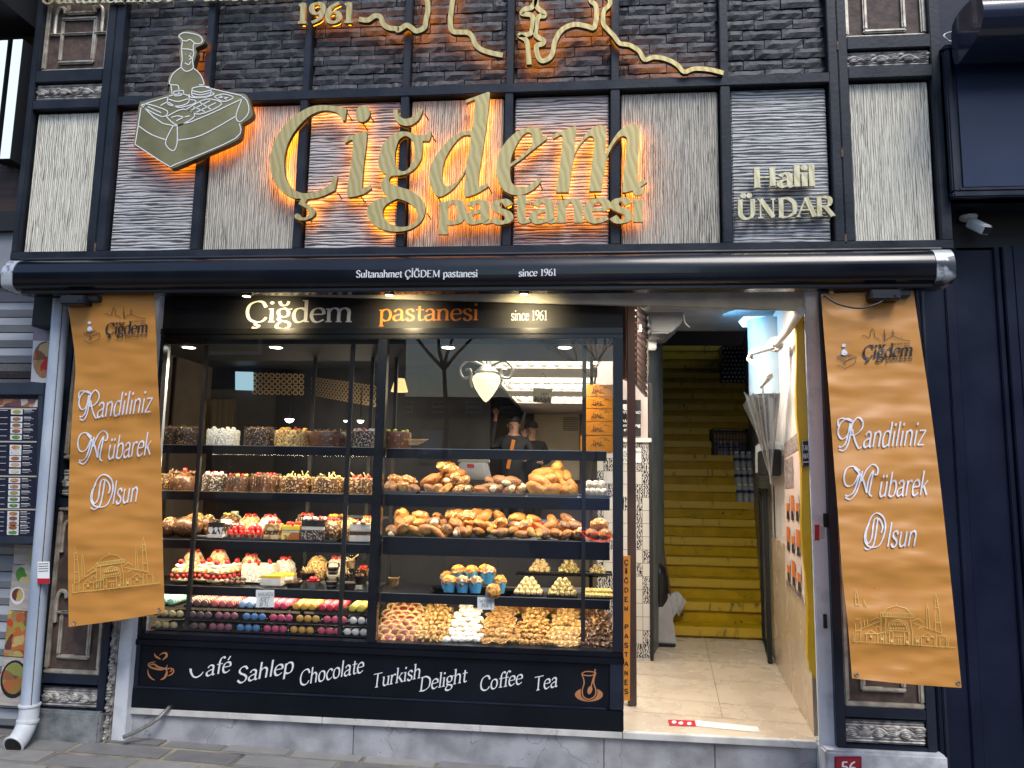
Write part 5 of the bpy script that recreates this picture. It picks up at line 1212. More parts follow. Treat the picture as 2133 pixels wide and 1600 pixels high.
for i, (px, hp, mt_, tp, l) in enumerate(((520, 44, PUFF, "b", "choux bun with a berry behind the white strawberry cake"), (592, 40, COCO, "b", "small coconut cake behind the yellow slices"), (660, 46, NUTC, "", "nut crusted bun behind the trifle cup"), (700, 44, CREAM, "b", "cream bun behind the striped cups"), (452, 52, PUFF, "b", "tall choux bun at the back behind the front cream puffs"), (400, 50, PUFF, "b", "choux bun at the back left of the fourth shelf"))):
    lump(px, 20, 18, hp, mt_, l, Y=.46, zs=SL[3], py=1224, seed=40+i, top=tp)
PUD = mat("chocolate_pudding", (.03, .014, .010), (.06, .03, .02), scale=20, rough=.3)
for a in ((640, .36, [(1, PUD)], "ws", "dark pudding cup with a crumbly nut top at the back of the fourth shelf", .052, .055, .03, False),
          (612, .24, [(1, PUD)], "s", "wide dark chocolate bowl with curls right of the banana slice", .058, .035, 0, False),
          (652, .20, [(.8, CREAM), (.2, BERRY)], "b", "white trifle cup heaped with strawberry pieces", .046, .058, 0, False),
          (690, .22, [(.35, PUD), (.2, CREAM), (.45, PUD)], "", "lidded brown and white striped cup on the shelf", .040, .05, 0, True),
          (692, .26, [(.35, PUD), (.2, CREAM), (.45, PUD)], "", "lidded brown and white striped cup stacked at the top of its pile", .040, .05, .085, True),
          (728, .18, [(1, PUD)], "", "lidded dark cup nearest the glass beside the mullion", .046, .05, 0, True),
          (748, .30, [(1, PUD)], "s", "dark lidded cup behind the front right cup", .040, .06, .02, True),
          (727, .36, [(1, CARA)], "w", "caramel custard cup at the top right of the cup pile", .040, .06, .115, True),
          (756, .36, [(.7, CARA), (.3, ORNG)], "b", "custard cup with a fruit top close to the mullion", .042, .05, .07, False),
          (722, .28, [(1, CH_N)], "w", "nut sprinkled cup in the middle of the cup pile", .038, .045, .05, True),
          (820, .42, [(1, CARA)], "", "custard cup seen right of the mullion on the fourth shelf", .04, .06, 0, False)):
    cup(a[0], 1224, a[1], SL[3], a[2], a[3], a[4], a[5], a[6], a[7], a[8])
# macarons
def mac_mesh(name, c, c2):
    mt = mat("macaron_"+name, c, c2, scale=30, rough=.6, bump=.001, bscale=120)
    fill = mat("macaron_cream", (.62, .54, .44), rough=.6)
    b = MB()
    b.lathe([(.001, -.013), (.014, -.0125), (.021, -.009), (.0240, -.004), (.0232, -.0032)], n=16); b.m = 1; b.lathe([(.0222, -.0032), (.0222, .0032)], n=16); b.m = 0
    b.lathe([(.0232, .0032), (.0240, .004), (.021, .009), (.014, .0125), (.001, .013)], n=16)
    o = b.build("macaron", [mt, fill], None, smooth=True, ang=60); return o
MC = [("mint", (.25, .55, .44), (.32, .62, .50), "mint green"), ("cocoa", (.14, .055, .04), (.20, .08, .06), "chocolate brown"), ("coral", (.55, .10, .10), (.62, .15, .13), "coral red"), ("blue", (.26, .40, .58), (.34, .48, .64), "pale blue"), ("pink", (.62, .04, .10), (.70, .07, .14), "raspberry pink"), ("amber", (.70, .34, .03), (.76, .42, .06), "amber yellow"), ("red", (.58, .02, .05), (.66, .04, .08), "bright red"), ("lemon", (.66, .52, .05), (.72, .60, .10), "lemon yellow")]
LOW = [("olive", (.42, .34, .15), (.48, .40, .2), "olive cream"), ("plum", (.085, .045, .05), (.12, .06, .07), "dark brown"), ("mauve", (.20, .06, .09), (.26, .08, .11), "dark rose"), ("steelblue", (.06, .16, .34), (.08, .20, .40), "deep blue"), ("rose", (.45, .05, .12), (.52, .07, .15), "rose pink"), ("ochre", (.48, .24, .04), (.55, .30, .06), "ochre yellow"), ("rose2", (.48, .06, .10), (.55, .08, .14), "strawberry pink"), ("white", (.62, .60, .55), (.70, .68, .62), "white")]
TRAYM = mat("black_plastic_tray", (.010, .010, .011), rough=.22)
def tray(x, y, z, w_, d, label, first=[None]):
    b = MB(); b.box(-w_/2, w_/2, -d/2, d/2, 0, .003); b.box(-w_/2, w_/2, -d/2, -d/2+.003, .003, .011); b.box(-w_/2, w_/2, d/2-.003, d/2, .003, .011)
    for i in range(4): xx = -w_/2+w_*i/3; b.box(max(-w_/2, xx-.002), min(w_/2, xx+.002), -d/2, d/2, .003, .014)
    o = b.build("macaron_tray", TRAYM, None); o.location = (x, y, z); return tag(o, label, "tray", "black macaron trays")
zf = zg0-.006
fronts = [(324, 1283), (371, 1283), (430, 1285), (488, 1286), (548, 1287), (603, 1289), (660, 1290), (718, 1291), (745, 1293)]
LX = [at(p, 1290, .14).x for p in (322, 392, 446, 503, 557, 616, 670, 733)]
for k in range(8):
    nm, c, c2, word = MC[k]; pr_ = mac_mesh(nm, c, c2); used = False
    n_col = 3 if k < 7 else 2
    tx = LX[k]+.055*(0 if k < 7 else 0)
    tray(tx+.05, .26, zf+.150, .165, .26, "black tray of %s macarons in the top tier" % word)
    for cidx in range(n_col):
        for j in range(8):
            x = tx+(cidx-.0)*.052; y = .14+j*.0275; z = zf+.150+.028+j*.0015
            rot = (R(90+8), 0, R(rnd.uniform(-4, 4)))
            if not used: o = pr_; used = True; o.location = (x, y, z); o.rotation_euler = rot
            else: o = pr_.copy(); col.objects.link(o); o.location = (x, y, z); o.rotation_euler = rot
            tag(o, "%s macaron standing in the rows of the top tray tier" % word, "macaron", "%s macarons in the top tier" % word)
for tier in (0, 1):
    for k in range(8):
        nm, c, c2, word = LOW[k]; x0 = at((338, 397, 452, 510, 566, 622, 679, 734)[k]-(0, 8)[1-tier] if False else (338, 397, 452, 510, 566, 622, 679, 734)[k]-11*(1-tier), 1305, .11).x
        pr_ = mac_mesh(nm+"_low", c, c2)
        tray(x0+.05, .235, zf+(.010 if tier == 0 else .080), .168, .27, "black tray of %s macarons in the %s tier" % (word, ("lowest", "middle")[tier]))
        for cidx in range(3):
            o = pr_ if cidx == 0 else pr_.copy()
            if cidx: col.objects.link(o)
            o.location = (x0+cidx*.0525, .125, zf+(.010, .080)[tier]+.026); o.rotation_euler = (R(98), 0, 0)
            tag(o, "%s macaron facing the glass in the %s tray tier" % (word, ("lowest", "middle")[tier]), "macaron", "%s macarons in the %s tier" % (word, ("lowest", "middle")[tier]))
# ------------------------------------------------------------------ right window: breads, muffins, truffles, cookies
BK_S = bake_mat("seeded_crust", (.60, .38, .15), (.46, .21, .05), (.22, .078, .016), (.74, .56, .28))
BK_D = bake_mat("dark_seed_crust", (.60, .38, .15), (.44, .21, .06), (.18, .07, .022), (.04, .028, .02))
BK_P = bake_mat("plain_crust", (.66, .42, .17), (.50, .25, .055), (.26, .092, .018))
BK_G = bake_mat("golden_loaf_crust", (.66, .44, .18), (.58, .32, .07), (.32, .125, .022), None, 6)
CRUMBW = mat("soft_crumb", (.66, .52, .30), (.74, .62, .42), scale=50, rough=.8); OLIV = mat("olive_filling", (.03, .025, .02), (.5, .45, .3), scale=70, rough=.5)
def bread(kind, seed):
    q = random.Random(seed); b = MB()
    if kind == "oval": b.blob((0, 0, .030), (.062, .045, .032), 18, 12, .16, 2.2, seed); mt, nm = BK_S, "seeded_roll"
    elif kind == "round": b.blob((0, 0, .030), (.050, .048, .034), 18, 12, .14, 2, seed); mt, nm = BK_D, "round_roll"
    elif kind == "long": b.blob((0, 0, .028), (.078, .036, .029), 20, 12, .14, 2.5, seed); mt, nm = BK_P, "long_roll"
    elif kind == "loaf":
        b.blob((0, 0, .038), (.082, .040, .040), 20, 12, .10, 2, seed); mt, nm = BK_G, "golden_loaf"
    elif kind == "twist":
        for s in (0, math.pi):
            P = [(-.07+.014*i, .016*math.sin(i*1.1+s), .026+.012*math.cos(i*1.1+s)) for i in range(11)]
            b.tube(P, [.010, .018, .022, .024, .024, .024, .024, .024, .022, .017, .010], 10)
        mt, nm = BK_S, "twisted_roll"
    elif kind == "seam":
        b.blob((0, 0, .032), (.070, .044, .034), 24, 16, .10, 2, seed); mt, nm = BK_P, "seamed_roll"
        for v in b.v:
            if v.z > .025: v.z -= .016*math.exp(-((v.y-.006*math.sin(v.x*40))/.008)**2)
    elif kind == "cut":
        for s in (-1, 1): b.tube([(-.065, s*.008, .02), (-.04, s*.022, .032), (0, s*.026, .036), (.04, s*.022, .032), (.065, s*.008, .02)], [.010, .020, .024, .020, .010], 12)
        mt, nm = BK_G, "split_golden_roll"
    else:
        b.blob((0, 0, .030), (.066, .042, .032), 18, 12, .12, 2, seed); mt, nm = BK_D, "filled_roll"
    o = b.build(nm, mt, None, smooth=True, ang=80)
    if kind == "filled":
        W[o.name] = Vector((0, 0, 0)); c = MB(); c.blob((.034, -.012, .030), (.030, .031, .022), 12, 7, .1, 3, seed); c.build("filling", OLIV if seed % 2 else CRUMBW, o, smooth=True)
    return proto_done(o)
PRO = [bread(k, i) for i, k in enumerate(("oval", "round", "long", "loaf", "twist", "filled", "oval", "round", "filled", "long", "seam", "cut"))]
ON = set()
WORD = {"seeded_roll": "seeded oval roll", "round_roll": "round dark seeded roll", "long_roll": "long plain roll", "golden_loaf": "golden glazed loaf", "twisted_roll": "twisted seeded roll", "filled_roll": "split roll with filling", "seamed_roll": "roll with a deep seam", "split_golden_roll": "golden roll of two joined halves"}
def put(i, x, y, z, rot, sc_, where, grp):
    o = PRO[i]; base = o.name.split('.')[0]
    lab = "%s %s" % (WORD[base], where)
    if i not in ON: ON.add(i); o.location = (x, y, z); o.rotation_euler = rot; o.scale = (sc_,)*3
    else: o = dup(o, (x, y, z), scale=sc_, rot=rot)
    tag(o, lab, "bread", "%s %s" % (base.replace('_', ' ')+"s", grp)); return o
rb = random.Random(11)
def heap(x0, x1, py, zs, rows, kinds, where, grp, Y0=.22, sc_=1.0, dz=.046, lean=.5):
    for k, (n, inset) in enumerate(rows):
        for i in range(n):
            px = x0+inset+(x1-x0-2*inset)*(i+.5)/n+rb.uniform(-3, 3); Y = Y0+.055*k+rb.uniform(-.015, .02)
            X_ = at(px, py, Y).x
            put(rb.choice(kinds), X_, Y, zs+.012+dz*k, (rb.uniform(-.5, .5)-.25*k*lean, rb.uniform(-.75, .75), rb.uniform(-1.5, 1.5)), sc_*rb.uniform(.82, 1.2), where, grp)
def plate2(px, wpx, Y, zs, py, label, mt=PLATE): plate(px, wpx, Y, zs, py, .2, label)
for px, w_, l in ((838, 66, "grey tray under the seeded rolls beside the mullion"), (934, 100, "grey tray under the tall mixed bread heap"), (1042, 100, "grey tray under the filled rolls"), (1152, 98, "wide grey tray under the golden loaves"), (1240, 56, "grey tray under the clear tub")): plate2(px, w_, .25, SR[1], 1030, l)
heap(800, 872, 1030, SR[1], [(3, 2), (2, 14)], (0, 1), "on the tray beside the mullion", "beside the mullion")
heap(880, 990, 1030, SR[1], [(5, 2), (4, 12), (2, 26), (1, 40)], (0, 10, 4, 8, 5, 11), "in the tall heap on the second bread shelf", "in the tall heap", sc_=.95)
put(4, at(930, 1030, .30).x, .30, SR[1]+.15, (0, .25, .3), 1.05, "lying on top of the tall heap on the second bread shelf", "on the tall heap")
heap(986, 1102, 1030, SR[1], [(5, 2), (3, 20)], (5, 8, 1, 10), "in the low row of filled rolls", "in the low row")
heap(1100, 1206, 1030, SR[1], [(5, 2), (4, 12), (3, 22), (1, 40)], (3,), "in the heap on the wide grey tray", "in the loaf heap", sc_=.95, dz=.05)
BW = "in the long mixed bread heap on the third shelf"; BG = "in the long heap"
heap(806, 1215, 1124, SR[2], [(18, 2), (16, 8), (11, 20)], (0, 1, 2, 5, 6, 8, 10, 10, 11, 11), BW, BG, Y0=.19, sc_=.95)
heap(905, 1020, 1124, SR[2], [(4, 4)], (5, 0, 2), BW, BG, Y0=.33, sc_=1); 
for o_, px in ((0, 955), (1, 990), (2, 930)):
    Y = .36; put((10, 11, 5)[o_], at(px, 1100, Y).x, Y, SR[2]+.115, (R(70), .3, R(20+30*o_)), 1.15, "standing upright at the back of the third shelf heap", "standing at the back")
heap(1125, 1215, 1124, SR[2], [(3, 4), (2, 16)], (0, 10, 11, 8), BW, BG, Y0=.30, dz=.045)
heap(1210, 1282, 1124, SR[2], [(2, 2), (1, 14)], (6, 1), "in the short stack at the right end of the third shelf", "at the right end", Y0=.2, sc_=1.15)
for i_, o_ in enumerate(PRO):
    if i_ not in ON:
        for q_ in list(o_.children)+[o_]: bpy.data.objects.remove(q_)
# clear tub of white balls
p = at(1240, 1030, .25); t = thing("clear_tub", (p.x, .25, SR[1]+.013), "clear square tub filled with white meringue balls", "tub"); W[t.name] = Vector((0, 0, 0))
b = MB(); a = .085
b.quad((-a, -.06, 0), (a, -.06, 0), (a, -.06, .085), (-a, -.06, .085)); b.quad((a, -.06, 0), (a, .06, 0), (a, .06, .085), (a, -.06, .085)); b.quad((-a, .06, 0), (-a, -.06, 0), (-a, -.06, .085), (-a, .06, .085)); b.quad((-a, .06, 0), (a, .06, 0), (a, .06, .085), (-a, .06, .085)); b.build("tub_wall", CLR, t)
b = MB(); b.tube([(-a, -.06, .086), (a, -.06, .086), (a, .06, .086), (-a, .06, .086)], .004, 6, closed=True); b.build("rim", mat("clear_rim", (.6, .6, .58), rough=.2), t, smooth=True)
mb_ = None
for i in range(11):
    x, y, z = (-.055+.037*(i % 4), -.03+.05*((i//4) % 2), .027+.04*(i//8)) if i < 8 else (-.04+.04*(i-8), -.01, .075)
    if mb_ is None: mb_ = MB().blob((0, 0, 0), (.025, .025, .022), 12, 8, .08, 2, 3).build("meringue_ball", CREAM, None, smooth=True); o = mb_
    else: o = mb_.copy(); col.objects.link(o)
    o.location = (p.x+x, .25+y, SR[1]+.013+z); o.rotation_euler = (i, i*2, i*3); tag(o, "white meringue ball inside the clear tub", "meringue", "meringue balls in the tub")
# muffins in blue paper
BLUEP = mat("blue_paper", (.06, .30, .52), (.09, .38, .60), scale=25, rough=.7); MUF = crumb_mat("muffin_crumb", (.44, .18, .025), (.62, .33, .07), .52, 55, .6, .006, (.30, .11, .02)); MUFN = crumb_mat("muffin_nut_crumb", (.30, .15, .06), (.62, .44, .24), .55, 50, .6, .008, (.12, .05, .02))
b = MB(); p = at(985, 1240, .24); b.add([(-.24, -.10, 0), (.24, -.10, 0), (.29, .14, 0), (-.29, .14, 0)]+[(-.26, -.12, .014), (.26, -.12, .014), (.32, .16, .014), (-.32, .16, .014)], [(0, 3, 2, 1), (0, 1, 5, 4), (1, 2, 6, 5), (2, 3, 7, 6), (3, 0, 4, 7), (0, 1, 2, 3)])
o = b.build("muffin_tray", TRAYM, None); o.location = (p.x, .27, SR[3]+.002); tag(o, "black tray under the muffins in blue paper", "tray")
def muffin(px, Y, z, label, nut, tilt=0):
    x = at(px, 1236, Y).x; t = thing("muffin", (x, Y, SR[3]+.004+z), label, "muffin", "muffins in blue paper"); W[t.name] = Vector((0, 0, 0)); t.rotation_euler = (tilt, 0, rb.uniform(0, 1))
    b = MB(); n = 32; prf = [(.030, 0), (.036, .03), (.042, .055)]; vs = []
    for r_, z_ in prf+[(.047, 0)]:
        for j in range(n):
            a = 2*math.pi*j/n; q = r_*(1+.03*(j % 2)); zz_ = z_ if z_ or r_ == .030 else .060+.024*abs(math.cos(2*a))**1.5
            vs.append((q*math.cos(a), q*math.sin(a), zz_))
    b.add(vs, [(i*n+j, i*n+(j+1) % n, (i+1)*n+(j+1) % n, (i+1)*n+j) for i in range(3) for j in range(n)]+[tuple(range(n))[::-1]]); b.build("paper_case", BLUEP, t)
    b = MB(); b.blob((0, 0, .074), (.047, .047, .038), 20, 14, .22, 4, int(px)); b.build("muffin_top", MUFN if nut else MUF, t, smooth=True)
for a in ((935, .20, 0, "front muffin at the left end of the blue paper group", 0), (963, .20, 0, "nut crumbed muffin second from the left in the front row", 1), (990, .20, 0, "nut crumbed muffin third from the left in the front row", 1), (1020, .18, 0, "golden muffin lying tipped toward the glass", 0, 1.1), (1040, .27, 0, "muffin with torn paper at the right end of the group", 0),
          (953, .30, .055, "golden muffin on the upper left of the group", 0), (981, .30, .055, "golden muffin in the middle of the upper row", 0), (1010, .33, .06, "muffin at the back under a blue paper point", 0), (1018, .27, .055, "nut crumbed muffin leaning in the upper right", 1), (930, .33, .01, "muffin half hidden at the back left of the group", 0)): muffin(*a)
# truffle pyramids and pistachio rolls
TRUF = crumb_mat("truffle_coconut", (.55, .38, .16), (.72, .58, .32), .48, 70, .7, .003); TRUP = crumb_mat("truffle_pistachio", (.42, .34, .12), (.66, .52, .26), .52, 60, .7, .004, (.16, .12, .04))
def pyramid(px, Y, zs, mt, n, where, nm, tr_label, py=1240):
    x0 = at(px, py, Y).x; pr_ = None
    tray(x0, Y+.035, zs+.002, .19, .16, tr_label)
    for k in range(n-1):
        for j in range(n-k):
            for i in range(3 if k < n-2 else 2):
                x = x0+(j-(n-k-1)/2)*.036; y = Y-.01+i*.035+k*.016; z = zs+.022+k*.024
                if pr_ is None: pr_ = MB().blob((0, 0, 0), (.019, .019, .018), 12, 8, .06, 3, k).build("truffle_ball", mt, None, smooth=True); o = pr_
                else: o = pr_.copy(); col.objects.link(o)
                o.location = (x, y, z); o.rotation_euler = (k, j, i); tag(o, "%s in the %s" % (nm, where), "truffle", "truffles in the "+where)
pyramid(1100, .22, SR[3]+.0, TRUF, 5, "front left pyramid below the bread", "pale coconut truffle ball", "black tray under the pale coconut truffles")
pyramid(1171, .22, SR[3]+.0, TRUP, 5, "front right pyramid below the bread", "nut rolled truffle ball", "black tray under the nut rolled truffles")
zb = at(1130, 1194, .50).z
b = MB(); b.box(at(1075, 1194, .5).x, rx1, .44, .60, zb-.008, zb-.002); b.build("glass_shelf", CLR, disp)
pyramid(1124, .50, zb, TRUF, 4, "pyramid on the raised rear glass shelf", "small coconut truffle ball", "black tray of coconut truffles on the raised rear glass shelf", 1194)
pyramid(1185, .50, zb, TRUP, 4, "greenish pyramid on the raised rear glass shelf", "small pistachio truffle ball", "black tray of pistachio truffles on the raised rear glass shelf", 1194)
pyramid(1245, .50, zb, TRUP, 3, "smallest pyramid on the raised rear glass shelf", "brown pistachio truffle ball", "black tray of brown truffles at the right end of the rear shelf", 1194)
tray(at(1248, 1240, .24).x, .25, SR[3]+.002, .20, .17, "black tray under the pistachio rolls")
pr_ = None
for i in range(16):
    x = at(1248, 1240, .2).x-.08+.022*(i % 8); y = .20+.05*(i//8)
    if pr_ is None: pr_ = MB().tube([(0, -.035, 0), (0, 0, .002), (0, .035, 0)], .0115, 10).build("pistachio_roll", crumb_mat("pistachio_roll_crust", (.58, .46, .18), (.30, .34, .08), .6, 60, .6, .002), None, smooth=True); o = pr_
    else: o = pr_.copy(); col.objects.link(o)
    o.location = (x, y, SR[3]+.02+.020*(i//8)); o.rotation_euler = (.12, .0, .25+.03*(i % 3)); tag(o, "thin pistachio roll in the tray at the right end of the window", "roll", "pistachio rolls in the tray")
for i in range(9):
    px = 1068+i*20; o = MB().blob((0, 0, .03), (.045, .03, .034), 12, 8, .3, 3, i).build("golden_pastry", BK_G, None, smooth=True); o.location = (at(px, 1285, .58).x, .58, zg0+.10); tag(o, "golden pastry in the dim rear row behind the cookie heaps", "pastry", "golden pastries in the rear row")
b = MB(); b.box(at(1058, 1285, .58).x, rx1, .50, .66, zg0+.085, zg0+.099); b.build("rear_shelf", SHM, disp)
# cookie heaps
JAM = mat("red_jam", (.14, .012, .010), (.24, .025, .016), scale=30, rough=.3, coat=.2); DOUGH = crumb_mat("cookie_dough", (.46, .28, .10), (.60, .42, .20), .5, 50, .7, .002, (.34, .18, .06)); SUG = crumb_mat("powder_sugar", (.74, .71, .66), (.82, .80, .76), .45, 30, .8, .002, (.60, .52, .42))
WAL = crumb_mat("walnut_crumb", (.42, .22, .055), (.60, .38, .13), .54, 60, .7, .008, (.20, .08, .018)); CHW = crumb_mat("chocolate_walnut", (.16, .075, .035), (.46, .28, .15), .58, 60, .5, .006, (.06, .025, .012)); ALM = crumb_mat("almond_flakes", (.46, .27, .08), (.66, .48, .22), .52, 50, .6, .008, (.28, .13, .03))
def cookie(kind):
    b = MB(); par = None
    if kind == "jam":
        b.lathe([(.001, 0), (.030, 0), (.033, .006), (.030, .012), (.022, .012), (.020, .009), (.001, .009)], n=20, sx=1.15, sy=.85); o = b.build("jam_cookie", DOUGH, None, smooth=True); W[o.name] = Vector((0, 0, 0))
        MB().lathe([(.001, .0092), (.019, .0092), (.014, .0115), (.001, .012)], n=16, sx=1.15, sy=.85).build("jam_filling", JAM, o, smooth=True)
    elif kind == "nut": o = b.blob((0, 0, .016), (.024, .022, .019), 14, 9, .22, 4, 2).build("nut_cookie", ALM, None, smooth=True)
    elif kind == "sugar": o = b.blob((0, 0, .015), (.031, .020, .018), 14, 9, .12, 2, 5).build("sugar_cookie", SUG, None, smooth=True)
    elif kind == "walnut":
        b.lathe([(.001, 0), (.020, 0), (.031, .018), (.026, .016), (.001, .013)], n=18, sx=1.25, sy=.9); o = b.build("walnut_tartlet", DOUGH, None, smooth=True); W[o.name] = Vector((0, 0, 0))
        MB().blob((0, 0, .017), (.026, .019, .012), 12, 7, .4, 5, 3).build("walnut_topping", WAL, o, smooth=True)
    elif kind == "crumb": o = b.blob((0, 0, .015), (.026, .022, .018), 14, 9, .35, 4, 8).build("crumble_cookie", WAL, None, smooth=True)
    elif kind == "almond":
        b.lathe([(.001, 0), (.021, 0), (.030, .015), (.024, .014), (.001, .012)], n=18, sx=1.2, sy=.9); o = b.build("almond_tartlet", DOUGH, None, smooth=True); W[o.name] = Vector((0, 0, 0))
        MB().blob((0, 0, .016), (.024, .018, .012), 12, 7, .45, 6, 4).build("almond_topping", ALM, o, smooth=True)
    else: o = b.blob((0, 0, .014), (.021, .018, .016), 12, 8, .5, 4, 9).build("chocolate_nut_cluster", CHW, None, smooth=True)
    return proto_done(o)
HEAPS = [(836, 100, "jam", "flat jam cookie in the leftmost slanting heap", 1.15, 5), (902, 82, "nut", "pale almond cookie in the heap next to the jam cookies", 1.0, 6), (966, 78, "sugar", "powdered white cookie in the only white heap", 1.0, 5), (1036, 80, "walnut", "walnut tartlet in the heap right of the white cookies", 1.0, 5), (1106, 76, "crumb", "crumbly walnut cookie in the middle of the golden heaps", 1.0, 6), (1172, 74, "almond", "almond tartlet in the heap left of the dark clusters", 1.0, 5), (1240, 72, "cluster", "dark chocolate nut cluster in the rightmost heap", 1.1, 6)]
for hx, hw, kd, lab, s_, nc in HEAPS:
    pr_ = cookie(kd); first = True; rows = 8
    xa_, xb_ = at(hx-hw/2, 1345, .12).x, at(hx+hw/2, 1345, .12).x
    shift = at(hx+10, 1290, .40).x-at(hx, 1345, .12).x
    f_ = MB(); zf0_ = zg0-.006
    f_.add([(xa_+.01, .11, zf0_), (xb_-.01, .11, zf0_), (xb_-.01+shift*.6, .46, zf0_), (xa_+.01+shift*.6, .46, zf0_), (xa_+.06+shift, .40, zf0_+.165), (xb_-.06+shift, .40, zf0_+.165)], [(0, 1, 5, 4), (1, 2, 5), (3, 0, 4), (2, 3, 4, 5), (0, 3, 2, 1)])
    tag(f_.build("cookie_tray", DOUGH, None), "tray of loose crumbs under the %s" % {"jam": "jam cookies", "nut": "pale almond cookies", "sugar": "white sugar cookies", "walnut": "walnut tartlets", "crumb": "crumbly walnut cookies", "almond": "almond tartlets", "cluster": "dark nut clusters"}[kd], "tray", "cookie trays")
    for r_ in range(rows):
        tt = r_/(rows-1); n = max(3, round(nc*(1-.35*tt))) if kd != "jam" else nc
        for c in range(n):
            u = (c+.5+(.24 if r_ % 2 else -.24)*(kd != "jam" or 1))/n; wd = 1-.32*tt
            if kd == "jam": wd = 1-.15*tt
            x = xa_+(xb_-xa_)*(.5+(u-.5)*wd)+shift*tt+rb.uniform(-.004, .004); y = .105+.30*tt+rb.uniform(-.006, .006); dome = 1-1.1*(u-.5)**2
            z = zf0_+.004+.158*tt*dome+rb.uniform(0, .006)
            rot = (R(rb.uniform(42, 68)), R(rb.uniform(-18, 18)), R(rb.uniform(-25, 25))) if kd == "jam" else (R(rb.uniform(0, 38)), R(rb.uniform(-20, 20)), rb.uniform(-.6, .6) if kd in ("sugar", "walnut", "almond") else rb.uniform(0, 6))
            if first: o = pr_; first = False; o.location = (x, y, z); o.rotation_euler = rot; o.scale = (s_,)*3
            else: o = dup(pr_, (x, y, z), scale=s_*rb.uniform(.92, 1.08), rot=rot)
            tag(o, lab, "cookie", lab.split(' in the')[0]+"s heap")
# orange cake boxes
ORB = mat("orange_box_card", (.86, .28, .006), (.90, .33, .012), scale=8, rough=.45)
orders = ("bottom orange cake box of the stack", "second orange cake box from the bottom of the stack", "middle orange cake box of the stack of five", "fourth orange cake box up the stack", "top orange cake box of the stack by the wall lamp")
for i, (y0, y1, xl) in enumerate(((937, 907, 1209), (906, 878, 1212), (877, 851, 1216), (850, 826, 1220), (825, 801, 1222))):
    Y = .20; a, c = at(xl, y0, Y), at(1277, y0, Y); z1 = at(1240, y1, Y).z; z0 = SR[0]+.001 if i == 0 else at(1240, y0+1, Y).z
    t = thing("cake_box", ((a.x+c.x)/2, Y+.12, z0), orders[i], "box", "orange cake boxes stacked on the top shelf")
    b = MB(); b.box(a.x, c.x, Y, Y+.24, z0, z1-.001); b.build("carton", ORB, t, bevel=.003)
    m_ = MB(); yc = (y0+y1)/2
    for s in ("-14,8 -10,4 -6,8 0,2 6,8 12,6 16,9", "-8,8 -8,-6", "-4,8 -4,-2", "8,8 9,-3", "0,3 2,-1 6,5"): pline(m_, [(1244+p[0]*.9, yc+p[1]*.9) for p in pts(s)], 1.2, Y-.0005)
    for s in ("2,-8 8,-11 14,-8 18,-10", "12,-4 18,-6 24,-3"): pline(m_, [(1246+p[0], yc+p[1]) for p in pts(s)], .8, Y-.0005)
    m_.build("print", NAVYINK, t)
b = MB()
for i in range(5): a = at(818+i*5, 926-i, .3); b.bar(a+Vector((-.05, 0, .005*i)), a+Vector((.17, .05, .002+.006*i)), .03, .004)
tag(b.build("paper_strips", WAFER, None), "loose stack of pale cake cards on the top shelf beside the mullion", "cards")
# ------------------------------------------------------------------ shop interior
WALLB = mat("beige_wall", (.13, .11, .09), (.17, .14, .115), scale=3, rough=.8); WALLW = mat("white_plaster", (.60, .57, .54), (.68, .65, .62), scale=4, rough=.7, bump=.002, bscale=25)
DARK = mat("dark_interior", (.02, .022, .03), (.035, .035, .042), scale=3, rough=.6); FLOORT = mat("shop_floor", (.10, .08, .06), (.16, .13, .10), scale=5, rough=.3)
RX = .42                            # wall between shop and stair
b = MB(); b.box(-3.4, 2.9, .031, .4, .2, .2985); b.box(-5.7, 2.9, .4, 9, .2, .2985); 
CORF = mat("beige_marble_floor", (.50, .41, .31), (.60, .505, .39), lo=.2, hi=.8, scale=5, rough=.28, rvar=.08, bump=.0008, bscale=40); speck(CORF, (.30, .22, .15), 30, .78)
tag(b.build("floor", CORF, None), None, None, kind="structure")
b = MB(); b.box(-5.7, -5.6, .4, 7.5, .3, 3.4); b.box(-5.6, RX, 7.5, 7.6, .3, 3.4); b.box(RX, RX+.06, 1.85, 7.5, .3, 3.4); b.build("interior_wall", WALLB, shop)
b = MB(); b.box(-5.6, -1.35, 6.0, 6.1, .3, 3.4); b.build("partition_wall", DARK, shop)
ZC = 2.84
def Yon(py, z=ZC, px=1130): return on(px, py, z).y
c_ = MB(); ya = .85
cx0 = at(1000, 760, 2.0).x
l_ = []
for i, (a, bb, cc) in enumerate(((740, 768, 786), (787, 815, 826), (826, 840, 862))):
    y0, y1 = Yon(a) if i else .95, Yon(bb)
    l_.append((y0, y1))
prev = .76
em = emis("ceiling_cove_light", (1, .93, .80), 3.2)
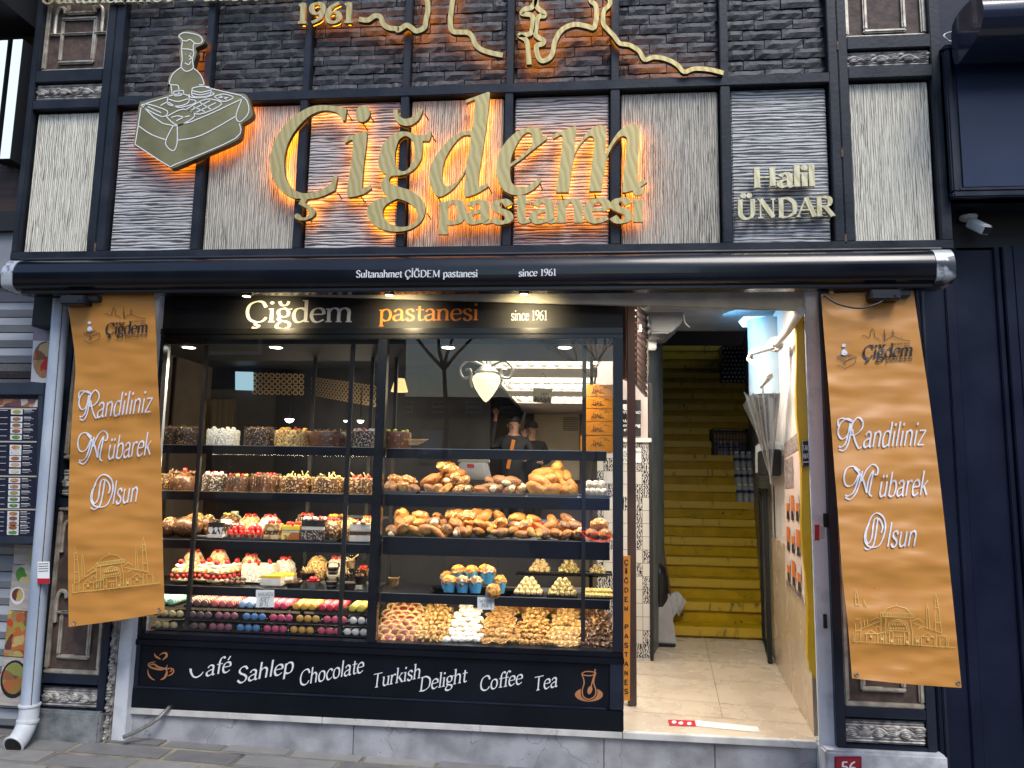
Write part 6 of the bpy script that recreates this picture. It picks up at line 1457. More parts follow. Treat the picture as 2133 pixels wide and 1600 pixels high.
for i, (y0, y1) in enumerate(l_):
    c_ = MB(); c_.box(cx0, RX, prev, y0, ZC, ZC+.05); c_.build("ceiling_panel", WALLW, shop); prev = y1
    e = MB(); e.box(cx0, RX-.01, y0, y1, ZC+.22, ZC+.24); e.build("cove_light", em, shop)
    k = MB(); k.box(cx0, RX-.012, y1-.03, y1+.001, ZC-.002, ZC+.16); k.box(cx0-.01, RX-.011, y1-.06, y1-.03, ZC+.10, ZC+.17); k.box(cx0-.03, cx0, y0, y1-.06, ZC, ZC+.2)
    n = 11
    for j in range(n): k.blob((cx0+(RX-cx0)*(j+.5)/n, y1-.035, ZC+.055), (.040, .018, .040), 12, 7)
    for j in range(5): k.blob((cx0+.01, y0+(y1-y0)*(j+.5)/5, ZC+.08), (.018, .05, .05), 10, 6)
    k.build("egg_moulding_cornice", mat("cornice_plaster", (.60, .56, .50), rough=.6), shop, smooth=True)
    l = bpy.data.lights.new("cove_lamp", 'AREA'); l.shape = 'RECTANGLE'; l.size = RX-cx0-.1; l.size_y = max(.2, y1-y0-.1); l.energy = 16; l.color = (1, .88, .70)
    q = bpy.data.objects.new("cove_lamp", l); col.objects.link(q); q.location = ((cx0+RX)/2, (y0+y1)/2, ZC+.21)
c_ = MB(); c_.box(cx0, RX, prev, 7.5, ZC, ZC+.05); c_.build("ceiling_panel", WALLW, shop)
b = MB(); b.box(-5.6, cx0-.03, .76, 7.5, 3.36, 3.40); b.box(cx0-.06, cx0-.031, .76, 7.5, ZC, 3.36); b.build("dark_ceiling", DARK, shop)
# ring patterned pelmet
def ring_mat():
    mt, n, b = nodes("ring_pattern")
    tc = N(n, "TexCoord"); mp = N(n, "Mapping"); mp.inputs["Scale"].default_value = (9, 9, 9); n.links.new(tc.outputs["UV"], mp.inputs[0])
    fr_ = N(n, "VectorMath", operation='FRACTION'); n.links.new(mp.outputs[0], fr_.inputs[0])
    sb = N(n, "VectorMath", operation='SUBTRACT'); sb.inputs[1].default_value = (.5, .5, 0); n.links.new(fr_.outputs[0], sb.inputs[0])
    ln = N(n, "VectorMath", operation='LENGTH'); n.links.new(sb.outputs[0], ln.inputs[0])
    n.links.new(ramp(n, ln.outputs["Value"], [(.27, (.05, .03, .02)), (.30, (.52, .40, .24)), (.44, (.52, .40, .24)), (.47, (.04, .025, .018))]), b.inputs["Base Color"]); return mt
RING = ring_mat()
def uvquad(name, c, u, v, mt, parent):
    b = MB(); b.quad(*c); o = b.build(name, mt, parent); uv = o.data.uv_layers.new(name="UVMap")
    P = {}; 
    for lp in o.data.loops:
        p = o.data.vertices[lp.vertex_index].co+W[o.name]
        i = min(range(4), key=lambda k: (Vector(c[k])-p).length); uv.data[lp.index].uv = ((0, 0), (u, 0), (u, v), (0, v))[i]
    return o
uvquad("patterned_pelmet", [at(524, 822, 5.9), at(634, 824, 5.9), at(634, 778, 5.9), at(524, 775, 5.9)], 1.0, .45, RING, shop)
uvquad("patterned_pelmet", [at(648, 824, 5.8), at(790, 850, 4.2), at(790, 803, 4.2), at(648, 784, 5.8)], 2.2, .45, RING, shop)
b = MB(); b.slab([at(490, 812, 5.85), at(526, 813, 5.85), at(526, 775, 5.85), at(490, 774, 5.85)], .03)
tag(b.build("menu_screen", emis("pale_blue_screen", (.40, .62, .72), .55), None), "pale blue lit screen hanging beside the ring patterned pelmet", "screen")
b = MB(); b.slab([at(430, 900, 5.9), at(492, 900, 5.9), at(490, 832, 5.9), at(432, 832, 5.9)], .02); o = b.build("curtain", mat("ochre_curtain", (.16, .11, .03), (.03, .03, .03), scale=3, rough=.8, stretch=(9, 1, .2)), None); tag(o, "striped ochre curtain at the back of the dark shop", "curtain")
for px, py, w_, Y, l in ((603, 873, 20, 4.5, "left dome lamp glowing above the caramel nut cake"), (720, 876, 9, 5.0, "small middle lamp glowing above the brown cake"), (751, 876, 15, 4.2, "right dome lamp glowing beside the mullion")):
    p = at(px, py, Y); r_ = w_/2/(F/(D+Y)); t = thing("dome_lamp", p, l, "lamp", "dome lamps at the back of the shop")
    b = MB(); b.lathe([(.001, -r_*.85), (r_*.5, -r_*.7), (r_*.85, -r_*.35), (r_, 0), (.001, .001)], p, 16); b.build("shade", emis("white_lamp_glow", (1, .95, .85), 4), t, smooth=True)
    b = MB(); b.tube([p, (p.x, p.y, ZC)], .006, 6); b.build("cord", MATB, t)
    l = bpy.data.lights.new("dome_lamp_light", "POINT"); l.energy = 8; l.color = (1, .85, .62); l.shadow_soft_size = .06; q = bpy.data.objects.new("dome_lamp_light", l); col.objects.link(q); q.location = p-Vector((0, 0, .18))
# counter and scales behind the bread shelves
b = MB(); b.box(-2.6, -.2, 2.6, 3.2, .3, 1.35); b.build("counter_front", DARK, None, bevel=.01, loc=(-1.4, 2.9, .3)); cnt = bpy.data.objects["counter_front"]; cnt.name = "counter"; tag(cnt, "dark serving counter inside the shop behind the shelves", "counter")
p = at(975, 1005, 1.2); t = thing("cash_register", (p.x, 1.2, p.z-.15), "grey cash register with a red label behind the bread", "cash register")
b = MB(); b.slab([at(940, 1000, 1.2), at(1018, 1000, 1.2), at(1008, 962, 1.35), at(958, 962, 1.35)], .25); b.build("body", mat("register_grey", (.20, .20, .21), rough=.4), t, bevel=.01)
b = MB(); b.slab([at(952, 962, 1.15), at(1018, 964, 1.15), at(1018, 957, 1.15), at(954, 957, 1.15)], .1); b.build("display", mat("register_light", (.34, .34, .34), rough=.4), t, bevel=.006)
b = MB(); b.slab([at(973, 975, 1.19), at(988, 975, 1.19), at(987, 967, 1.19), at(973, 967, 1.19)], .004); b.build("red_label", mat("label_red", (.5, .02, .03), rough=.5), t)
b = MB(); b.box(at(940, 1000, 1.2).x-.02, at(1018, 1000, 1.2).x+.05, 1.2, 1.6, .3, at(960, 1003, 1.2).z); o = b.build("till_stand", DARK, None); tag(o, "dark stand carrying the grey cash register", "stand")
# acorn pendant
p = at(1012, 838, 1.5); s_ = 1/(F/(D+1.5)); 
t = thing("pendant_lamp", (p.x, 1.5, p.z), "frosted acorn shaped pendant lamp with curled metal arms above the bread", "lamp")
b = MB(); b.lathe([(.001, 0), (5*s_, 3*s_), (14*s_, 14*s_), (24*s_, 30*s_), (30*s_, 46*s_), (29*s_, 54*s_), (22*s_, 60*s_), (.001, 61*s_)], p, 24)
b.build("glass_shade", mat("frosted_glass_glow", (.72, .66, .50), (.60, .52, .36), scale=40, rough=.3, emit=.75, ecol=(1, .82, .50)), t, smooth=True)
b = MB(); b.lathe([(23*s_, 60*s_), (26*s_, 64*s_), (18*s_, 72*s_), (10*s_, 80*s_), (.001, 82*s_)], p, 20); b.build("cap", mat("pewter_lamp_metal", (.30, .29, .26), rough=.35, metal=.7), t, smooth=True)
for sg in (-1, 1):
    b = MB(); b.tube(cr([p+Vector((sg*8*s_, -.01, 78*s_)), p+Vector((sg*38*s_, -.02, 88*s_)), p+Vector((sg*56*s_, -.02, 72*s_)), p+Vector((sg*50*s_, -.02, 52*s_)), p+Vector((sg*34*s_, -.02, 54*s_)), p+Vector((sg*34*s_, -.02, 68*s_)), p+Vector((sg*44*s_, -.02, 68*s_))], n=5), 3.2*s_, 7); b.build("scroll_arm", MATS["pewter_lamp_metal"], t, smooth=True)
    b = MB(); b.tube(cr([p+Vector((sg*30*s_, -.03, 62*s_)), p+Vector((sg*33*s_, -.035, 44*s_)), p+Vector((sg*29*s_, -.03, 30*s_))], n=4), 2.4*s_, 6); b.build("drop_arm", MATS["pewter_lamp_metal"], t, smooth=True)
b = MB(); b.tube([p+Vector((0, 0, 80*s_)), Vector((p.x, 1.5, ZC))], 2*s_, 6); b.build("rod", MATS["pewter_lamp_metal"], t)
# till sign, wall lamp, lampshade, cabinet
Yk = 1.1; t = thing("hanging_sign", at(1130, 825, Yk), "small cream till sign hung on two strings", "sign")
b = MB(); b.slab([at(1110, 838, Yk), at(1149, 841, Yk), at(1150, 810, Yk), at(1111, 808, Yk)], .006); b.build("board", mat("cream_board", (.52, .46, .30), (.58, .52, .36), scale=20, rough=.6), t)
tb = MB(); write(tb, "KASA", (1114, 836), (1146, 838), 1.5, Yk-.001, w=1.1, thin=.5); write(tb, "Çiğdem", (1126, 822), (1143, 823), .7, Yk-.001, w=1.0, thin=.6); tb.build("lettering", INK, t)
for a in ((1111, 808), (1150, 810)):
    b = MB(); b.tube([at(*a, Yk), at(1131, 776, Yk)], .0016, 4); b.build("string", MATB, t)
p = at(1238, 800, .9); k = 1/(F/5.5); t = thing("wall_lamp", p, "ornate wall lamp with a wire shade and candle bulb above the orange boxes", "lamp")
b = MB(); b.tube(cr([p+Vector((.0, 0, 0)), p+Vector((0.01, 0, 22*k)), p+Vector((-.02, 0, 34*k)), p+Vector((0, 0, 42*k))], n=5), 2.6*k, 7); b.blob(p+Vector((0, 0, 20*k)), (5*k, 5*k, 7*k), 10, 6); b.blob(p+Vector((0, 0, 33*k)), (7*k, 7*k, 4*k), 10, 6); b.build("stem", mat("ivory_metal", (.42, .36, .26), rough=.4, metal=.3), t, smooth=True)
b = MB()
for z_, r_ in ((40, 9), (48, 13), (55, 14)): b.tube([p+Vector((r_*k*math.cos(a*.52), r_*k*math.sin(a*.52), z_*k)) for a in range(12)], .7*k, 5, closed=True)
for a in range(8): b.tube([p+Vector((r_*k*math.cos(a*.785), r_*k*math.sin(a*.785), z_*k)) for z_, r_ in ((36, 6), (40, 9), (48, 13), (55, 14))], .6*k, 5)
b.build("wire_shade", mat("dark_wire", (.08, .06, .045), rough=.5), t)
b = MB(); b.blob(p+Vector((0, 0, 49*k)), (5*k, 5*k, 9*k), 10, 8); b.build("bulb", emis("warm_bulb", (1, .78, .42), 8), t, smooth=True)
p = at(832, 816, 3.2); k = 1/(F/7.8); t = thing("lampshade", p, "yellow pleated lampshade glowing behind the mullion", "lamp")
b = MB(); b.lathe([(18*k, 0), (10*k, 28*k), (9*k, 28*k)], p, 24, jit=.03); b.build("shade", mat("lampshade_glow", (.70, .56, .26), rough=.8, emit=.7, ecol=(1, .72, .28)), t, smooth=True)
b = MB(); b.tube([p+Vector((0, 0, 26*k)), Vector((p.x, 3.2, ZC))], .006, 6); b.build("cord", MATB, t)
Yb = 7.40; t = thing("cabinet", at(1160, 960, Yb), "cream wall cabinet with louvred door at the far end of the shop", "cabinet")
CABW = mat("cream_cabinet", (.58, .50, .37), (.64, .56, .42), scale=4, rough=.5)
b = MB(); b.slab([at(1112, 1000, Yb), at(1207, 1000, Yb), at(1207, 862, Yb), at(1112, 862, Yb)], .09); b.build("carcass", CABW, t)
b = MB()
for i in range(8): y = 870+3.6*i; b.slab([at(1173, y+1.6, Yb-.012), at(1205, y+1.6, Yb-.012), at(1205, y, Yb-.002), at(1173, y, Yb-.002)], .004)
b.build("louvre_door", mat("louvre_dark", (.10, .08, .06), rough=.5), t)
for x0, x1 in ((1118, 1165), (1168, 1205)):
    b = MB(); b.slab([at(x0, 996, Yb-.012), at(x1, 996, Yb-.012), at(x1, 905, Yb-.012), at(x0, 905, Yb-.012)], .008); b.build("cupboard_door", CABW, t, bevel=.004)
# ------------------------------------------------------------------ the street behind the camera, seen in the glass
GY0 = 7
def mirror(px, py, dist):          # where a thing must stand for its reflection in the window to fall on this photo point
    h = at(px, py, .02); d = (h-Vector((0, -D, CH))).normalized(); n = Vector((0, -1, -TILT)).normalized()
    return h+(d-2*d.dot(n)*n)*dist
SKIN = mat("skin", (.46, .26, .18), rough=.5, sss=.05); DCL = mat("dark_jacket", (.02, .022, .03), rough=.8); ORC = mat("orange_scarf", (.60, .20, .02), rough=.8); HAIR = mat("dark_hair", (.015, .011, .009), rough=.6)
def person(x, y, z0, s, wave, label):
    t = thing("person", (x, y, z0), label, "person"); t.rotation_euler[2] = math.pi
    me = bpy.data.meshes.new("body"); W[t.name] = Vector((0, 0, 0))
    J = [((0, 0, .95), .15), ((0, 0, 1.15), .155), ((0, 0, 1.38), .17), ((0, 0, 1.50), .065), ((0, .01, 1.58), .085), ((0, .02, 1.68), .085), ((0, 0, 1.74), .06),
         ((.19, 0, 1.42), .07), ((.30, .02, 1.18), .05), ((.20, .22, 1.12), .038), ((.16, .28, 1.13), .03),
         ((-.19, 0, 1.42), .07), ((-.34, .05, 1.30), .05) if wave else ((-.32, .05, 1.2), .05), ((-.28, .12, 1.62), .038) if wave else ((-.16, .24, 1.42), .038), ((-.26, .14, 1.76), .03) if wave else ((-.08, .28, 1.50), .03),
         ((.10, 0, .88), .10), ((.11, .02, .48), .07), ((.11, 0, .08), .05), ((.11, .14, .04), .04), ((-.10, 0, .88), .10), ((-.11, .02, .48), .07), ((-.11, 0, .08), .05), ((-.11, .14, .04), .04)]
    E_ = [(0, 1), (1, 2), (2, 3), (3, 4), (4, 5), (5, 6), (2, 7), (7, 8), (8, 9), (9, 10), (2, 11), (11, 12), (12, 13), (13, 14), (0, 15), (15, 16), (16, 17), (17, 18), (0, 19), (19, 20), (20, 21), (21, 22)]
    for hidx, base, up in ((10, (.16, .28, 1.13), 0), (14, J[14][0], 1)):
        for f_ in range(5):
            o_ = len(J); dx = (-.034, -.017, 0, .017, .04)[f_]; L = (.06, .075, .08, .072, .045)[f_]
            b0 = Vector(base)+Vector((dx*.8, 0, .055 if up else .02)); e0 = b0+(Vector((dx*.6, .01, L)) if up else Vector((dx*.4, L*.8, -.02)))
            J += [(tuple(b0), .011), (tuple(e0), .008)]; E_ += [(hidx, o_), (o_, o_+1)]
    me.from_pydata([Vector((-p[0], p[1], p[2]))*s for p, _ in J], E_, []); 
    o = bpy.data.objects.new("body", me); col.objects.link(o); o.parent = t
    o.modifiers.new("k", 'SKIN'); q = o.modifiers.new("s", 'SUBSURF'); q.levels = q.render_levels = 1
    for v, (_, r_) in zip(me.skin_vertices[0].data, J): v.radius = (r_*s, r_*s)
    me.skin_vertices[0].data[0].use_root = True
    dg = bpy.context.evaluated_depsgraph_get(); m2 = bpy.data.meshes.new_from_object(o.evaluated_get(dg)); o.modifiers.clear(); o.data = m2
    m2.materials.clear(); m2.materials.append(SKIN); m2.materials.append(DCL)
    for p in m2.polygons:
        c = p.center/s; hand = (wave and c.z > 1.70 and c.x > .15) or (c.y > .255 and c.z > 1.0)
        p.use_smooth = True; p.material_index = 0 if (c.z > 1.49 and abs(c.x) < .15) or hand else 1
    b = MB(); b.blob((0, -.01*s, 1.72*s), (.098*s, .105*s, .07*s), 14, 8, .1, 3); b.build("hair", HAIR, t, smooth=True)
    b = MB(); b.blob((0, .105*s, 1.63*s), (.016*s, .025*s, .025*s), 8, 6); b.build("nose", SKIN, t, smooth=True)
    for sx in (-1, 1):
        b = MB(); b.blob((sx*.035*s, .090*s, 1.655*s), (.012*s, .008*s, .007*s), 8, 5); b.build("eye", MATB, t, smooth=True)
        b = MB(); b.blob((sx*.092*s, 0, 1.64*s), (.012*s, .02*s, .03*s), 8, 5); b.build("ear", SKIN, t, smooth=True)
    b = MB(); b.blob((0, .092*s, 1.59*s), (.025*s, .008*s, .006*s), 8, 5); b.build("mouth", mat("lips", (.30, .10, .08), rough=.5), t, smooth=True)
    b = MB()
    if wave: b.bar((-.02*s, .165*s, 1.42*s), (.06*s, .165*s, 1.0*s), .05*s, .02*s); b.build("scarf", ORC, t)
    if not wave: b.lathe([(.102*s, 1.69*s), (.112*s, 1.70*s), (.104*s, 1.76*s), (.06*s, 1.80*s), (.001, 1.805*s)], (0, -.01*s, 0), 18); b.build("cap", DCL, t, smooth=True)
    return t
h1 = at(1070, 884, 6.35); h2 = at(1106, 893, 6.75); zr = h1.z-1.66
b = MB(); b.box(-1.3, RX-.01, 5.9, 7.49, .3, zr-.002); b.build("raised_floor", FLOORT, shop)
person(h1.x, h1.y, zr, 1.0, True, "man in a dark jacket with an orange scarf waving at the back of the shop")
person(h2.x, h2.y, zr, .97, False, "person in dark clothes and cap raising a hand close beside the waving man")
BRK = mat("far_stucco", (.05, .055, .065), (.09, .095, .105), scale=1.5, rough=.9)
WIN = mat("far_window_glass", (.02, .025, .03), rough=.1)
def block(x0, x1, y0, y1, h, label, cols, rows, c):
    t = thing("street_building", ((x0+x1)/2, y0, -.1), label, "building")
    b = MB(); b.box(x0, x1, y1, y0, -.1, h); b.build("wall", c, t)
    for i in range(cols):
        for j in range(rows):
            xa_ = x0+(x1-x0)*(i+.3)/cols; xb_ = x0+(x1-x0)*(i+.7)/cols; za_ = 3.6+(h-4)*(j+.15)/rows; zb_ = 3.6+(h-4)*(j+.75)/rows
            f_ = MB(); f_.box(xa_-.08, xb_+.08, y0, y0+.10, za_-.1, zb_+.08); w_ = f_.build("window", WHITE, t)
            g_ = MB(); g_.box(xa_, xb_, y0+.101, y0+.105, za_, zb_); g_.build("pane", WIN, w_)
    g_ = MB(); g_.box(x0+.5, x1-.5, y0+.01, y0+.2, .2, 3.0); g_.build("shop_window", mat("far_shop_glow", (.05, .05, .06), rough=.2, emit=.12, ecol=(1, .75, .45)), t)
block(-24, -7.5, -14, -26, 9.5, "stucco building across the street to the left", 5, 2, BRK)
block(4.5, 22, -14, -26, 10, "stone building across the street to the right", 5, 2, mat("far_stone", (.28, .27, .25), (.36, .34, .31), scale=1.2, rough=.9))
block(-20, 12, -70, -80, 5.2, "low building closing the far end of the square", 9, 2, BRK)
BARK = mat("bark", (.05, .04, .033), (.10, .08, .065), scale=12, rough=.9)
def tree(x, y, h, seed, label):
    t = thing("bare_tree", (x, y, -.1), label, "tree"); q = random.Random(seed); tr = MB(); br = MB()
    tr.tube([(x, y, -.1), (x+.1, y, h*.25), (x, y+.1, h*.45)], [.11, .085, .06], 8); tr.build("trunk", BARK, t, smooth=True)
    def grow(p, d, L, r_, n):
        e = p+d*L; br.tube([p, p+d*L*.5+Vector((q.uniform(-.05, .05), q.uniform(-.05, .05), 0)), e], [r_, r_*.8, r_*.6], 5)
        if n:
            for _ in range(3):
                dd = (d+Vector((q.uniform(-.7, .7), q.uniform(-.7, .7), q.uniform(-.1, .5)))).normalized(); grow(e, dd, L*.72, r_*.55, n-1)
    for i in range(4): grow(Vector((x, y+.1, h*.44)), Vector((math.cos(i*1.6), math.sin(i*1.6), 1.1)).normalized(), h*.16, .07, 4)
    br.build("crown", BARK, t)
tree(-4.5, -19, 9, 1, "bare tree across the street, mirrored in the window"); tree(.8, -42, 11, 2, "second bare tree farther back, mirrored in the window")
# blue car whose tail lamp shows in the glass, and a van with its headlamps on
def car(c, L, Wd, H, paint, label, hood, nm, ang):
    t = thing(nm, c, label, "car" if nm == "parked_car" else "van"); W[t.name] = Vector((0, 0, 0)); t.rotation_euler[2] = ang
    pr = ([(-L/2, .35), (-L/2, .85), (-L*.40, 1.02), (-L*.28, H), (L*.10, H), (L*.25, .98), (L*.46, .80), (L/2, .60), (L/2, .35)] if hood else [(-L/2, .35), (-L/2, H*.9), (-L*.46, H), (L*.22, H), (L*.36, 1.15), (L*.46, .95), (L/2, .75), (L/2, .35)])
    k = len(pr); b = MB()
    b.add([(x, -Wd/2*(1 if z < 1 else .86), z) for x, z in pr]+[(x, Wd/2*(1 if z < 1 else .86), z) for x, z in pr], [tuple(range(k))[::-1], tuple(range(k, 2*k))]+[(i, (i+1) % k, (i+1) % k+k, i+k) for i in range(k)]); b.build("body", paint, t, bevel=.06, seg=3, smooth=True)
    for sy in (-1, 1):
        for sx in (-.31, .31):
            w_ = MB(); w_.tube([(sx*L, sy*(Wd/2-.12), .33), (sx*L, sy*(Wd/2+.01), .33)], .33, 20); wh = w_.build("wheel", MATB, t, smooth=True)
            r_ = MB(); r_.tube([(sx*L, sy*(Wd/2+.011), .33), (sx*L, sy*(Wd/2+.02), .33)], .20, 16); r_.build("rim", mat("alloy", (.4, .4, .42), rough=.3, metal=.9), wh)
        g_ = MB(); y_ = sy*(Wd/2*.95)
        z0_, z1_ = 1.02, H-.1
        g_.quad((-L*.30, y_, z0_), (L*.2, y_, z0_), (L*.08, sy*(Wd/2*.87+.03), z1_), (-L*.25, sy*(Wd/2*.87+.03), z1_)); g_.build("side_window", WIN, t)
        h_ = MB(); h_.blob((L/2-.04, sy*Wd*.36, .68), (.06, .13, .07), 10, 6); h_.build("headlight", emis("headlamp", (1, .97, .9), 12 if not hood else .5), t, smooth=True)
        tl = MB(); tl.tube(cr([(-L/2-.005, sy*Wd*.20, .86), (-L/2-.02, sy*Wd*.45, .88), (-L/2+.05, sy*Wd*.49, .84), (-L/2-.005, sy*Wd*.42, .78), (-L/2-.02, sy*Wd*.25, .80)], n=4), .014, 6, closed=True); tl.build("tail_light", emis("tail_lamp", (1, .03, .02), 9), t)
    return t
car((1.5, -6.6, -.09), 4.4, 1.8, 1.45, mat("blue_car_paint", (.012, .10, .42), rough=.25, coat=.6), "bright blue car parked across the street, mirrored in the window", True, "parked_car", R(-38))
v = mirror(905, 918, 40); car((v.x, v.y, -.09), 4.6, 1.8, 2.0, mat("white_van_paint", (.6, .62, .64), rough=.3, coat=.4), "white van with lit headlamps far across the square, mirrored in the window", False, "parked_van", R(75))
# ------------------------------------------------------------------ stair passage
RW0, RWS = 1.35, .125              # right wall x = RW0 + RWS * Y
def onR(px, py, off=0):
    d = CR*((px-PX)/F) - CU*((py-PY)/F) + CF
    t = (RW0-off+RWS*D*-1*-1 - RWS*D - RWS*0 + 0 - 0 - (0 - 0)) if False else None
    # plane x - RWS*y = RW0 - off ; point = (d.x t, -D + d.y t, CH + d.z t)
    t = (RW0-off-RWS*D)/(d.x-RWS*d.y)
    return Vector((d.x*t, -D+d.y*t, CH+d.z*t))
def lx(y): return interp(min(max((y-1.86)/(6.9-1.86), 0), 1), [.57, .80, .84, .88, 1.0, 1.12]) if y < 6.9 else 1.12
def rx(y): return RW0+RWS*y if y < 2.8 else 1.70+.185*(y-2.8)
MOSA = None
def mosaic_mat():
    mt, n, b = nodes("grey_mosaic")
    tc = N(n, "TexCoord"); br = N(n, "TexBrick"); br.inputs["Scale"].default_value = 9; br.offset = .5
    mp = N(n, "Mapping"); mp.inputs["Rotation"].default_value = (R(90), 0, R(-80)); 
    sp = N(n, "SeparateXYZ"); cb = N(n, "CombineXYZ"); n.links.new(tc.outputs["Object"], sp.inputs[0]); n.links.new(sp.outputs[1], cb.inputs[0]); n.links.new(sp.outputs[2], cb.inputs[1]); n.links.new(cb.outputs[0], br.inputs[0])
    br.inputs["Color1"].default_value = (.16, .17, .165, 1); br.inputs["Color2"].default_value = (.24, .25, .24, 1); br.inputs["Mortar"].default_value = (.08, .08, .08, 1); br.inputs["Mortar Size"].default_value = .03; br.inputs["Brick Width"].default_value = .6; br.inputs["Row Height"].default_value = .4
    n.links.new(br.outputs[0], b.inputs["Base Color"]); b.inputs["Roughness"].default_value = .35; return mt
MOSA = mosaic_mat()
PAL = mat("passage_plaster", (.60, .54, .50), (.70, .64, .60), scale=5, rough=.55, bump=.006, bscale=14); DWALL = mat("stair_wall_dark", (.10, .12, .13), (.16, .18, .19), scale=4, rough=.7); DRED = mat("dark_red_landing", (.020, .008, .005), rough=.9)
BEIGEM = mat("beige_wall_marble", (.46, .35, .24), (.58, .46, .33), lo=.2, hi=.8, scale=3.5, rough=.25, rvar=.06)
b = MB(); ys = [0.1, 1.2, 2.0]
b.add([(rx(.1), .1, 1.32), (rx(2.0), 2.0, 1.32), (rx(2.0), 2.0, 5.6), (rx(.1), .1, 5.6), (rx(.1)+.1, .1, 1.32), (rx(2.0)+.1, 2.0, 1.32), (rx(2.0)+.1, 2.0, 5.6), (rx(.1)+.1, .1, 5.6)], [(0, 1, 2, 3), (4, 7, 6, 5), (0, 4, 5, 1), (3, 2, 6, 7), (0, 3, 7, 4), (1, 5, 6, 2)]); b.build("passage_wall", PAL, shop)
b = MB(); b.add([(rx(.1)-.012, .1, .30), (rx(1.9)-.012, 1.9, .30), (rx(1.9)-.012, 1.9, 1.318), (rx(.1)-.012, .1, 1.318), (rx(.1)+.1, .1, .30), (rx(1.9)+.1, 1.9, .30), (rx(1.9)+.1, 1.9, 1.318), (rx(.1)+.1, .1, 1.318)], [(0, 1, 2, 3), (4, 7, 6, 5), (0, 4, 5, 1), (3, 2, 6, 7), (0, 3, 7, 4), (1, 5, 6, 2)]); b.build("marble_dado", BEIGEM, shop)
b = MB()
for ya_, yb_ in ((1.92, 2.8), (2.8, 4.5), (4.5, 6.5), (6.5, 8.6)): b.quad((rx(ya_), ya_, .3), (rx(yb_), yb_, .3), (rx(yb_), yb_, 4.2 if yb_ > 4 else 2.45), (rx(ya_), ya_, 4.0 if ya_ > 4 else 2.45))
b.build("mosaic_wall", MOSA, shop)
b = MB()
for ya_, yb_ in ((2.01, 2.8), (2.8, 4.5)): b.quad((rx(ya_)+.004, ya_, 2.45), (rx(yb_)+.004, yb_, 2.45), (rx(yb_)+.004, yb_, 5.6), (rx(ya_)+.004, ya_, 5.6))
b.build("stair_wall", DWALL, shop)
b = MB()
for ya_, yb_ in ((1.86, 2.8), (2.8, 4.9), (4.9, 6.9), (6.9, 8.6)): b.quad((lx(ya_), ya_, .3), (lx(ya_), ya_, 5.6), (lx(yb_), yb_, 5.6), (lx(yb_), yb_, .3))
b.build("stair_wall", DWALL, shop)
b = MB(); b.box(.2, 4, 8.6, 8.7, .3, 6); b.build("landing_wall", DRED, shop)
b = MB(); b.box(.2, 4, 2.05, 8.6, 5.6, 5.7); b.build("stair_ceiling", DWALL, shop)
b = MB(); b.box(.44, 2.2, .12, 2.05, 3.12, 3.2); b.build("passage_ceiling", mat("dim_ceiling", (.16, .18, .20), (.22, .24, .26), scale=4, rough=.7), shop)
b = MB(); b.box(.44, 2.4, 2.05, 2.12, 3.12, 5.6); b.build("ceiling_drop", DWALL, shop)
YELP = mat("worn_yellow_paint", (.36, .225, .004), (.47, .30, .006), spec=.2, scale=6, rough=.5, bump=.002, bscale=30); n_ = YELP.node_tree
speck(YELP, (.05, .045, .02), 14, .70)
stair = thing("staircase", (1.25, 2.8, .3), "steep yellow painted staircase climbing into darkness behind the passage", "staircase")
NOSE = mat("worn_step_edge", (.50, .32, .018), (.12, .09, .03), scale=16, rough=.5, lo=.60, hi=.70, stretch=(1, 1, .3))
for k in range(20):
    y = 2.8+.26*k; z = .4+.19*k; z0 = z-.19 if k else .30
    b = MB(); q = lambda x, yy, zz_: (x, yy, zz_)
    xa_, xb_ = lx(y)-.05, rx(y)+.03
    b.box(xa_, xb_, y, y+.34, z0-.1 if k else .30, z); o = b.build("step", YELP, stair, bevel=.008)
    b = MB(); b.box(xa_+.05, xb_-.04, y-.030, y+.016, z-.080, z+.0035); b.build("nosing", NOSE, o, bevel=.004)
# passage light and stairwell light
t = thing("tube_lamp", at(1358, 712, 1.7), "short white tube lamp on the left wall above the passage", "lamp")
b = MB(); b.slab([at(1347, 728, 1.7), at(1368, 728, 1.7), at(1368, 697, 1.7), at(1347, 697, 1.7)], .08); b.build("housing", WHITE, t, bevel=.01)
l = bpy.data.lights.new("passage_lamp", 'AREA'); l.size = .5; l.size_y = .2; l.shape = 'RECTANGLE'; l.energy = 30; l.color = (1, .90, .74)
q = bpy.data.objects.new("passage_lamp", l); col.objects.link(q); q.location = (.80, .50, 3.0); q.rotation_euler = (R(6), 0, 0)
l = bpy.data.lights.new("blue_lamp", 'AREA'); l.size = .25; l.energy = 2.6; l.color = (.2, .6, 1)
q = bpy.data.objects.new("blue_lamp", l); col.objects.link(q); q.location = (1.12, 1.30, 3.02); q.rotation_euler = (Vector((1.12, 1.30, 3.02))-onR(1600, 740, .05)).to_track_quat("Z", "Y").to_euler()
b = MB(); p_ = onR(1583, 664, .10); b.slab([p_+Vector((-.10, 0, -.03)), p_+Vector((.10, 0, -.02)), p_+Vector((.12, 0, .04)), p_+Vector((-.14, 0, .03))], .2); t = b.build("sky_light_panel", emis("cool_panel", (.45, .78, 1), 1.6), None); tag(t, "cool blue lit strip at the top of the passage's right wall", "lamp")
b = MB(); P0, P1 = onR(1600, 668, .05), onR(1598, 830, .05); P1 = Vector((P0.x, P0.y, P1.z)); b.tube([P1, P0], .16, 20); tag(b.build("duct_casing", mat("duct_white", (.34, .44, .52), (.40, .50, .58), scale=3, rough=.5), None, smooth=True), "smooth rounded white duct catching blue light on the right wall", "duct")
